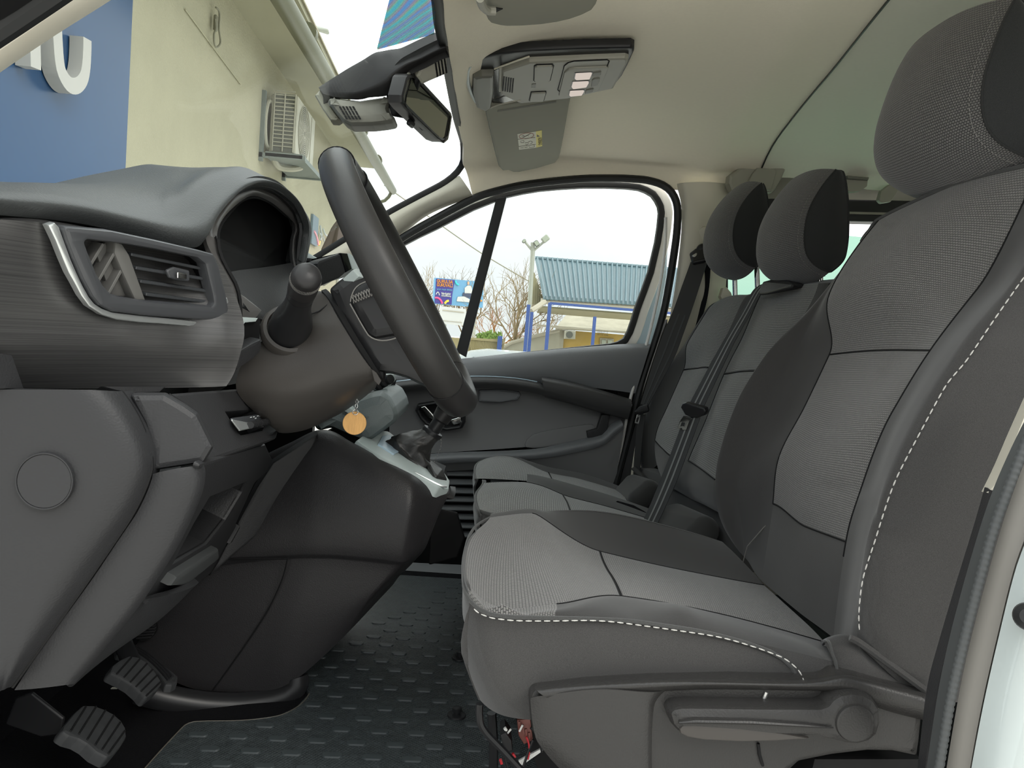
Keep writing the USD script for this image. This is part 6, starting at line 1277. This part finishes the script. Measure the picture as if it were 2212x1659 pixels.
panels(ds, G, [('cushion_front', ix[1], ix[3], 0, 30, 'seat_fabric', .003, 'ribbed grey cloth panel'),
    ('cushion_centre', ix[1], ix[3], 30, 50, 'seat_fabric', .006, 'ribbed grey cloth panel'),
    ('cushion_edge', ix[3], ix[4], 0, 20, 'seat_fabric', 0, None), ('cushion_bolster', ix[3], ix[4], 20, 50, 'bolster_cloth', .004, 'dark plain cloth bolster'),
    ('cushion_bolster', ix[0], ix[1], 0, 50, 'bolster_cloth', .003, 'dark plain cloth bolster'),
    ('cushion_side', ix[4], ix[6], 0, 50, 'bolster_cloth', 0, None)])
v0 = G[:, 0]; zz_ = np.minimum(v0[:, 2], 0.262); low_ = np.column_stack([v0[:, 0] + 0.025, v0[:, 1], zz_]); part(ds, 'cushion_face', thick(np.array([v0, v0 * 0.5 + low_ * 0.5 - [0.010, 0, 0], low_]), 0.003, toward=np.array([-2, 1, .2])), 'bolster_cloth', smooth=60)
far = G[0]; part(ds, 'cushion_far_side', thick(np.array([far, far * [1, 1, 0] + [0, 0.015, 0.20]]), 0.004, toward=np.array([.3, 4, .3])), 'bolster_cloth', smooth=60)
seam(ds, G[ix[1]:ix[3] + 1, 30], .0018); seam(ds, G[ix[1], 20:]); seam(ds, G[ix[3], 20:])
pip = A([(1060, 1117, 1.17), (1022, 1143, 1.08), (1009, 1172, .99), (1001, 1215, .87), (1001, 1248, .80), (1003, 1272, .77), (1014, 1296, .75), (1029, 1312, .74), (1061, 1327, .732), (1109, 1333, .73), (1150, 1334, .729), (1200, 1335), (1347, 1340, .729), (1427, 1350), (1510, 1363), (1600, 1385, .729), (1668, 1409), (1704, 1434), (1722, 1464, .726)])
seam(ds, pip, .0022, 'bolster_cloth_dark', 'cushion_piping')
part(ds, 'cushion_stitching', stitches(A([(1020, 1303, .742), (1040, 1319), (1070, 1328, .731), (1109, 1332), (1188, 1333), (1268, 1332, .729), (1347, 1338), (1427, 1349), (1510, 1361), (1570, 1373), (1620, 1388, .727), (1675, 1408), (1712, 1434), (1729, 1467, .722)]) - [0, 0.010, 0], .0062, .0030, .0008), 'stitch_white', kind='stuff', label='white stitching along the cushion')
part(ds, 'rear_gusset', thick(loftI([A([(1772, 1388, .80), (1800, 1376), (1834, 1374), (1856, 1386), (1920, 1432), (2006, 1493, .73)]), A([(1790, 1405, .745), (1815, 1398), (1846, 1400), (1870, 1420), (1925, 1455), (2005, 1500, .72)]), A([(1804, 1440, .73), (1830, 1438), (1860, 1444), (1885, 1458), (1935, 1480), (2003, 1505, .72)]), A([(1806, 1480, .73), (1840, 1490), (1870, 1500), (1890, 1510), (1940, 1520), (2003, 1530, .72)])], 4, 30)[0], .004), 'bolster_cloth', smooth=60)
seam(ds, A([(1833, 1374, .742), (1856, 1386), (1920, 1432), (2004, 1494, .715)]) - [0, .003, 0], .0038, 'bolster_cloth', 'gusset_piping'); seam(ds, A([(1774, 1388, .78), (1794, 1404, .735), (1803, 1430), (1805, 1460, .725)]) - [0, .003, 0], .0015, 'bolster_cloth_dark', 'gusset_seam')
# plastic side cover with its recliner lever
so = [(1143, 1510), (1146, 1498), (1152, 1490), (1165, 1486), (1268, 1474), (1400, 1466), (1583, 1462), (1730, 1467), (1775, 1467), (1790, 1464), (1808, 1456), (1830, 1458), (1859, 1463), (1914, 1478), (2004, 1497), (1994, 1600), (1988, 1642), (1930, 1630), (1877, 1629), (1800, 1638), (1730, 1652), (1690, 1690), (1240, 1690), (1208, 1659), (1172, 1620), (1152, 1590), (1147, 1560)]
sidec = part(ds, 'side_cover', slab(.712, so, 0.05, 0.010, r=0.005), 'seat_plastic')
part(sidec, 'side_cover_swell', thick(loftI([A([(1146, 1508, .708), (1148, 1540), (1156, 1590), (1180, 1628), (1240, 1690, .708)]), A([(1190, 1500, .699), (1200, 1545), (1214, 1595), (1240, 1640), (1290, 1690, .699)]), A([(1330, 1490, .697), (1340, 1540), (1345, 1590), (1345, 1640), (1350, 1690, .697)]), A([(1412, 1495, .703), (1400, 1530), (1398, 1590), (1398, 1640), (1400, 1690, .703)]), A([(1440, 1490, .711), (1412, 1530), (1408, 1590), (1408, 1640), (1410, 1690, .711)])], [5, 6, 5, 3], 30)[0], .006), 'seat_plastic', smooth=60)
part(sidec, 'top_rim', thick(loftI([A([(1160, 1487, .712), (1300, 1473), (1500, 1465), (1740, 1468), (1808, 1458), (1860, 1464), (1920, 1479), (2000, 1497, .712)]), A([(1164, 1496, .699), (1300, 1482), (1500, 1474), (1740, 1477), (1810, 1470), (1860, 1477), (1920, 1494), (1998, 1515, .70)]), A([(1180, 1506, .699), (1320, 1491), (1500, 1481), (1740, 1484), (1806, 1484), (1850, 1492), (1910, 1512), (1997, 1535, .70)]), A([(1200, 1515, .711), (1340, 1500), (1500, 1490), (1740, 1492), (1800, 1496), (1845, 1506), (1900, 1530), (1996, 1556, .711)])], [4, 3, 4], 50)[0], .004), 'seat_plastic', smooth=60)
lvr = part(ds, 'recliner_lever', slab(.690, [(1446, 1546), (1449, 1538), (1456, 1532), (1470, 1529), (1492, 1528), (1620, 1530), (1775, 1531), (1790, 1526), (1800, 1513), (1818, 1502), (1845, 1498), (1870, 1501), (1892, 1514), (1906, 1536), (1908, 1565), (1900, 1592), (1880, 1608), (1855, 1614), (1828, 1612), (1800, 1605), (1767, 1596), (1700, 1600), (1640, 1603), (1560, 1602), (1500, 1597), (1470, 1588), (1453, 1570)], 0.022, 0.009, r=0.004), 'seat_plastic')
part(lvr, 'lever_insert', slab(.6905, [(1468, 1574), (1474, 1567), (1500, 1566), (1600, 1573), (1690, 1584), (1748, 1594), (1680, 1600), (1600, 1602), (1520, 1598), (1485, 1592), (1470, 1584)], 0.004, 0.002, up=0.001), 'shroud')
part(lvr, 'pivot_cap', slab(.687, [(1850 + 43 * math.cos(a), 1565 + 41 * math.sin(a)) for a in np.arange(0, 6.28, .16)], 0.006, 0.003), 'seat_plastic')
part(lvr, 'lever_ridge', tube(A([(1466, 1560, .689), (1500, 1556), (1620, 1558), (1740, 1566), (1800, 1572, .688)]), [.002, .004, .004, .003, .001], 8, flat=.6), 'seat_plastic')
part(sidec, 'slot_mark', tube(A([(1656, 1495, .7105), (1650, 1510), (1647, 1528, .7105)]), .002, 6), 'steel'); part(sidec, 'slot_mark', tube(A([(1638, 1606, .7105), (1641, 1630), (1648, 1654, .7105)]), .0016, 6), 'deep_black')
part(ds, 'seat_base', cat(slab(.86, [(1110, 1545), (1980, 1545), (1980, 1720), (1190, 1720)], .30, 0.0), slab(.74, [(1760, 1640), (1990, 1640), (1990, 1720), (1740, 1720)], .1)), 'deep_black', smooth=False)
part(ds, 'base_tube', tube(A([(1036, 1520, .80), (1036, 1552), (1040, 1568), (1056, 1590), (1090, 1625), (1150, 1690, .80)]), .0042, 8, n=40), 'smooth_black'); part(ds, 'base_tube', tube(A([(1062, 1540, .90), (1066, 1600), (1066, 1690, .90)]), .006, 8), 'smooth_black')
headrest(ds, [(2196, -8), (2170, 40), (2148, 95), (2130, 150), (2121, 205), (2124, 250), (2140, 288), (2170, 316), (2210, 336), (2260, 346)], [(2196, -8), (2240, 40), (2280, 110), (2300, 180), (2305, 250), (2295, 310), (2260, 346)], .865, 1.105, b=.026)
for q in (-.05, .07):
    c = P(2090, 400, .98) + [0.03, q, 0]; part(ds, 'headrest_post', tube(np.array([c + [0, 0, .06], c - [0, 0, .08]]), .006, 10), 'steel')

# cables and connectors under the driver seat
wi = thing('seat_wiring', 'brown connector and loose wires under the driver seat front', 'wiring', P(1130, 1600, .86))
part(wi, 'brown_connector', slab(.84, [(1117, 1556), (1146, 1553), (1152, 1600), (1132, 1609), (1120, 1590)], .03, .002), 'connector_brown')
for k in range(4): part(wi, 'connector_rib', slab(.838, [(1120 + 7 * k, 1560 + 8 * k), (1124 + 7 * k, 1559 + 8 * k), (1128 + 6 * k, 1580 + 6 * k), (1123 + 6 * k, 1582 + 6 * k)], .004, 0), 'connector_brown')
part(wi, 'black_connector', slab(.83, [(1081, 1588), (1092, 1582), (1105, 1600), (1108, 1622), (1096, 1626), (1084, 1606)], .03, .002), 'wire_black')
for q, m, r in [([(1137, 1592), (1143, 1612), (1140, 1640)], 'wire_red', .0012), ([(1152, 1598), (1140, 1628), (1128, 1665)], 'wire_black', .0016), ([(1146, 1572), (1160, 1590), (1170, 1625)], 'wire_black', .0014), ([(1129, 1566), (1122, 1580)], 'wire_white', .0012), ([(1104, 1575), (1092, 1590), (1085, 1604)], 'wire_white', .0012), ([(1090, 1572), (1094, 1578)], 'wire_white', .002), ([(1092, 1617), (1099, 1622)], 'wire_orange', .0012), ([(1107, 1628), (1112, 1636)], 'wire_red', .0022), ([(1081, 1640), (1084, 1650)], 'wire_red', .0018), ([(1085, 1612), (1094, 1650), (1100, 1670)], 'wire_black', .0014)]:
    part(wi, 'wire', tube(resample(A(q, .835), 12), r, 6), m)
part(wi, 'white_strap', slab(.84, [(1120, 1644), (1168, 1618), (1173, 1622), (1126, 1655)], .003, .0005), 'wire_white')

# ---------------------------------------------------------------- passenger bench
pb = thing('passenger_bench', 'double passenger bench seat in dark ribbed cloth beyond the driver seat', 'seat', (0.35, 1.66, 0.0))
F0 = A([(1396, 1030, 2.01), (1377, 968, 2.02), (1390, 899, 2.02), (1429, 812, 2.02), (1478, 745, 2.01), (1519, 678, 1.99), (1556, 652, 1.96)])
F1 = A([(1420, 1005, 1.95), (1415, 952, 1.955), (1432, 900, 1.955), (1477, 799, 1.955), (1487, 738, 1.96), (1526, 674, 1.96), (1560, 650, 1.945)])
F1b = A([(1430, 1030, 1.84), (1430, 968, 1.84), (1462, 898, 1.84), (1505, 796, 1.84), (1525, 732, 1.84), (1562, 664, 1.84), (1590, 642, 1.83)])
F2 = A([(1446, 1050, 1.72), (1450, 985, 1.72), (1490, 895, 1.72), (1530, 794, 1.72), (1566, 732, 1.71), (1598, 662, 1.71), (1620, 636, 1.71)])
F2b = A([(1462, 1060, 1.67), (1470, 990, 1.67), (1510, 892, 1.68), (1550, 800, 1.68), (1580, 738, 1.68), (1610, 666, 1.68), (1632, 634, 1.68)])
M1 = A([(1488, 1075, 1.61), (1487, 995, 1.61), (1528, 900, 1.61), (1565, 807, 1.61), (1596, 745, 1.62), (1626, 676, 1.62), (1646, 631, 1.62)])
M1b = A([(1520, 1090, 1.48), (1516, 1014, 1.48), (1560, 905, 1.48), (1598, 803, 1.48), (1640, 742, 1.48), (1682, 670, 1.48), (1708, 617, 1.48)])
M2 = A([(1560, 1110, 1.36), (1545, 1036, 1.36), (1595, 910, 1.36), (1640, 801, 1.36), (1698, 735, 1.35), (1744, 668, 1.345), (1768, 612, 1.35)])
M3 = A([(1590, 1110, 1.31), (1580, 1040, 1.30), (1640, 920, 1.30), (1690, 810, 1.30), (1740, 735, 1.30), (1775, 665, 1.305), (1790, 612, 1.32)])
R0 = F0 + np.array([0.08, 0.0, 0])
G, ix = loftI([R0, F0, F1, F1b, F2, F2b, M1, M1b, M2, M3], [3, 5, 6, 6, 3, 3, 6, 6, 4], 61)
dk = 'bolster_cloth_dark'
panels(pb, G, [('backrest_bolster', ix[0], ix[2], 0, 60, dk, 0, None), ('backrest_lower_strip', ix[2], ix[8], 0, 10, dk, .008, None),
    ('backrest_centre', ix[2], ix[4], 10, 30, 'seat_fabric_dark', .010, 'ribbed cloth panel by the door'), ('backrest_upper', ix[2], ix[4], 30, 60, 'seat_fabric_dark', .010, None),
    ('backrest_gap', ix[4], ix[6], 10, 60, dk, 0, None),
    ('backrest_centre', ix[6], ix[8], 10, 30, 'seat_fabric_dark', .010, 'ribbed cloth panel of the middle place'), ('backrest_upper', ix[6], ix[8], 30, 60, 'seat_fabric_dark', .010, None),
    ('backrest_bolster', ix[8], ix[9], 0, 60, dk, 0, None)])
for a, b in ((2, 4), (6, 8)):
    seam(pb, G[ix[a]:ix[b] + 1, 30], .0022); seam(pb, G[ix[a]:ix[b] + 1, 10], .0018); seam(pb, G[ix[a], 10:], .0014)
tp = G[ix[1]:, 60]; part(pb, 'backrest_top', thick(np.array([tp, tp + [0.04, 0, 0.012], tp + [0.09, 0, -0.01], tp + [0.10, 0, -0.5]]), .004, toward=np.array([1.5, 1.7, 2.0])), dk, smooth=60)
part(pb, 'top_shelf', hull(A([(1640, 634, 1.56), (1652, 612, 1.56), (1690, 602, 1.52), (1735, 618, 1.42), (1712, 618, 1.40), (1660, 632, 1.5)]) , .004), 'leather_black')
# cushions
Q0 = A([(1060, 992, 2.02), (1120, 990, 2.03), (1192, 1010, 2.04), (1264, 1024, 2.03), (1347, 1054, 2.01)])
Q1 = A([(1042, 994, 1.97), (1110, 989, 2.0), (1185, 1021, 1.965), (1258, 1036, 1.95), (1346, 1063, 1.93)])
Q2 = A([(1029, 1006, 1.84), (1098, 1006, 1.84), (1190, 1031, 1.84), (1264, 1047, 1.84), (1350, 1073, 1.84)])
Q3 = A([(1030, 1034, 1.68), (1090, 1036, 1.68), (1196, 1044, 1.69), (1270, 1060, 1.69), (1356, 1085, 1.69)])
G, ix = loftI([Q0, Q1, Q2, Q3], [3, 6, 6], 41)
panels(pb, G, [('cushion_bolster', 0, ix[1], 0, 40, dk, .002, None), ('cushion_front', ix[1], ix[3], 0, 20, 'seat_fabric_dark', .010, 'ribbed cloth cushion by the door'), ('cushion_centre', ix[1], ix[3], 20, 40, 'seat_fabric_dark', .005, None)])
seam(pb, G[ix[1]:ix[3] + 1, 20], .002); v0 = G[:, 0]; part(pb, 'cushion_face', thick(np.array([v0, v0 + [-0.006, 0, -0.02], v0 * [1, 1, 0] + [0.015, 0, 0.12]]), .004, toward=np.array([-2, 1.7, .2])), dk, smooth=60)
seam(pb, v0 + [-.003, 0, -.002], .0022, dk, 'cushion_piping')
N0 = A([(1046, 1036, 1.66), (1138, 1024, 1.66), (1184, 1032, 1.66), (1232, 1045, 1.66), (1328, 1073, 1.66), (1420, 1105, 1.66)])
N1 = A([(1046, 1043, 1.60), (1137, 1042, 1.60), (1176, 1052, 1.60), (1216, 1069, 1.59), (1320, 1097, 1.58), (1420, 1126, 1.58)])
N2 = A([(1031, 1066, 1.46), (1105, 1066, 1.46), (1165, 1074, 1.46), (1226, 1088, 1.46), (1330, 1112, 1.46), (1430, 1142, 1.46)])
N3 = A([(1036, 1100, 1.33), (1100, 1112, 1.31), (1165, 1108, 1.32), (1234, 1112, 1.33), (1340, 1134, 1.34), (1440, 1164, 1.34)])
N4 = A([(1042, 1112, 1.315), (1100, 1128, 1.295), (1165, 1130, 1.29), (1234, 1135, 1.29), (1340, 1150, 1.29), (1440, 1180, 1.29)])
G, ix = loftI([N0, N1, N2, N3, N4], [4, 6, 6, 3], 51)
panels(pb, G, [('cushion_bolster', 0, ix[1], 10, 50, dk, .006, 'dark strip between the two cushions'), ('cushion_front', ix[1], ix[3], 0, 30, 'seat_fabric_dark', .010, 'ribbed cloth cushion of the middle place'), ('cushion_centre', ix[1], ix[3], 30, 50, 'seat_fabric_dark', .005, None), ('cushion_bolster', ix[3], ix[4], 0, 50, dk, .003, None)])
seam(pb, G[ix[1]:ix[3] + 1, 30], .002); seam(pb, G[ix[1], 10:], .0014); v0 = G[:, 0]
part(pb, 'cushion_face', thick(np.array([v0, v0 + [-0.006, 0, -0.02], v0 * [1, 1, 0] + [0.02, 0, 0.12]]), .004, toward=np.array([-2, 1.4, .2])), dk, smooth=60)
seam(pb, np.vstack([v0 + [-.003, 0, -.002]]), .0024, dk, 'cushion_piping')
nr = G[-1]; part(pb, 'cushion_near_side', thick(np.array([nr, nr * [1, 1, 0] + [0, -0.005, 0.12]]), .004, toward=np.array([.2, 0, .2])), dk, smooth=60)
part(pb, 'lower_back', slab(Plane((1385, 1015, 2.0), (1570, 1100, 1.40), (1400, 1200, 2.0)), [(1380, 1010), (1600, 1090), (1600, 1240), (1390, 1200)], .03), dk)
part(pb, 'bench_base', box((0.30, 1.66, 0.075), (0.44, 0.66, 0.14), 0.01), 'deep_black')
part(pb, 'buckle_pocket', slab(Plane((1326, 1084, 1.62), (1397, 1105, 1.62), (1330, 1104, 1.60)), [(1326, 1084), (1334, 1080), (1370, 1090), (1398, 1106), (1392, 1122), (1328, 1102)], .02, .004), 'carpet')
part(pb, 'seat_corner_roll', hull(A([(1352, 1066, 1.92), (1368, 1048, 1.92), (1402, 1060, 1.80), (1380, 1078, 1.80)]), .028, 2), dk); part(pb, 'seat_corner_roll', hull(A([(1440, 1126, 1.56), (1462, 1118, 1.56), (1520, 1146, 1.42), (1500, 1166, 1.42)]), .030, 2), dk)
headrest(pb, [(1806, 366), (1782, 394), (1762, 424), (1746, 458), (1738, 500), (1739, 536), (1750, 562), (1770, 579), (1792, 588)], [(1806, 366), (1820, 372), (1826, 400), (1830, 440), (1830, 500), (1824, 550), (1792, 588)], 1.36, 1.60, b=.022)
headrest(pb, [(1646, 395), (1626, 412), (1608, 434), (1592, 464), (1584, 500), (1585, 528), (1594, 552), (1612, 570), (1633, 577)], [(1646, 395), (1652, 408), (1658, 445), (1660, 490), (1656, 540), (1633, 577)], 1.74, 1.97, b=.022)
for x, y0_, y1_, Y in [(1587, 588, 648, 1.90), (1635, 576, 625, 1.80), (1700, 600, 625, 1.53), (1770, 588, 612, 1.42)]:
    part(pb, 'headrest_post', tube(A([(x, y0_, Y), (x + 1.5, y1_, Y)]), .0065, 12), 'chrome')

# ---------------------------------------------------------------- seat belts
def ribbon(L_, R_, n=50, t=.0016, ym=None): return thick(loft([L_, (resample(L_, n) + resample(R_, n)) / 2, R_], 3, n)[0], t)
mb = thing('seat_belt', 'grey seat belt with pale stripes hanging across the middle of the passenger bench', 'seat belt', P(1450, 1000, 1.56))
bl_ = A([(1652, 612, 1.60), (1622, 634, 1.57), (1596, 680), (1559, 742, 1.56), (1524, 806), (1489, 872, 1.55)]); br_ = A([(1672, 606, 1.57), (1644, 632, 1.545), (1619, 680), (1582, 747, 1.53), (1552, 810), (1520, 878, 1.52)])
part(mb, 'webbing', ribbon(bl_, br_), 'belt', smooth=60)
bl2 = A([(1478, 900, 1.55), (1462, 945), (1432, 1022, 1.54), (1408, 1082), (1390, 1122, 1.53)]); br2 = A([(1512, 902, 1.52), (1500, 935), (1468, 1022, 1.51), (1440, 1088), (1420, 1130, 1.50)])
part(mb, 'webbing', ribbon(bl2, br2), 'belt', smooth=60)
for L1, R1 in ((bl_, br_), (bl2, br2)):
    for u in (.30, .62):
        c = resample(L1, 40) * (1 - u) + resample(R1, 40) * u; d = resample(L1, 40) * (1 - u - .10) + resample(R1, 40) * (u + .10)
        part(mb, 'webbing_stripe', thick(np.array([c, d]) + [-.0006, -.0012, 0], .0004), 'belt_light', smooth=60)
part(mb, 'tongue_grip', slab(Plane((1475, 880, 1.545), (1526, 888, 1.51), (1484, 898, 1.54)), [(1472, 879), (1476, 871), (1484, 868), (1504, 874), (1525, 880), (1528, 888), (1524, 896), (1512, 901), (1498, 902), (1482, 896)], .014, .004, up=.006, r=.003), 'smooth_black')
part(mb, 'steel_tongue', slab(Plane((1475, 880, 1.545), (1526, 888, 1.51), (1484, 898, 1.54)), [(1482, 896), (1500, 901), (1494, 908), (1488, 926), (1480, 927), (1478, 922), (1472, 925), (1469, 922), (1474, 908)], .003, .0006, up=.012, holes=[[(1478, 910), (1485, 911), (1483, 919), (1476, 918)]]), 'chrome')
fb_ = thing('seat_belt', 'dark seat belt running down from the pale belt pillar beside the far headrest', 'seat belt', P(1480, 700, 2.03))
fl_ = A([(1492, 566, 2.02), (1474, 615), (1457, 663, 2.01), (1436, 712), (1418, 761, 2.0), (1400, 818), (1384, 872, 1.99)]); fr_ = A([(1527, 568, 2.0), (1510, 622), (1492, 676, 1.985), (1475, 724), (1456, 773, 1.975), (1426, 828), (1398, 880, 1.97)])
part(fb_, 'webbing', ribbon(fl_, fr_), 'belt_dark', smooth=60)
for u in (.35, .7):
    c = resample(fl_, 40)[14:] * (1 - u) + resample(fr_, 40)[14:] * u; d = resample(fl_, 40)[14:] * (1 - u - .09) + resample(fr_, 40)[14:] * (u + .09)
    part(fb_, 'webbing_stripe', thick(np.array([c, d]) + [-.0006, -.0012, 0], .0004), 'belt', smooth=60)
part(fb_, 'webbing', ribbon(A([(1520, 568, 2.05), (1516, 650), (1496, 700), (1478, 745, 2.06)]), A([(1535, 568, 2.04), (1524, 660), (1508, 710), (1490, 750, 2.05)])), 'deep_black', smooth=60)
part(fb_, 'webbing', ribbon(A([(1378, 895, 1.99), (1372, 960), (1366, 1060, 1.99)]), A([(1394, 895, 1.97), (1386, 960), (1380, 1060, 1.97)])), 'belt_dark', smooth=60)
part(fb_, 'upper_guide', hull(A([(1496, 550, 2.03), (1505, 543, 2.03), (1522, 540, 2.02), (1528, 560, 2.0), (1500, 566, 2.01)]), .008), 'smooth_black')
part(fb_, 'guide_bolt', lathe(P(1518, 540, 2.03), P(1518, 540, 2.0), [(0, .018), (.012, .016), (.016, .008), (.016, 0)], 20), 'smooth_black')
part(fb_, 'guide_gap', hull(A([(1497, 553, 2.015), (1504, 549, 2.015), (1503, 556, 2.012)]), .003), 'steel')
part(fb_, 'tongue_grip', hull(A([(1374, 890, 1.97), (1382, 882, 1.97), (1397, 877, 1.96), (1399, 886, 1.96), (1378, 895, 1.97)]), .005), 'smooth_black')
part(fb_, 'steel_tongue', slab(1.965, [(1376, 896), (1384, 895), (1380, 916), (1371, 914)], .003, .0005, holes=[[(1376, 902), (1381, 901), (1379, 912), (1374, 911)]]), 'chrome')
part(fb_, 'lap_strap', hull(A([(1366, 1013, 1.96), (1372, 1010, 1.96), (1398, 1036, 1.90), (1414, 1050, 1.88), (1400, 1044, 1.88)]), .003), 'belt_dark')
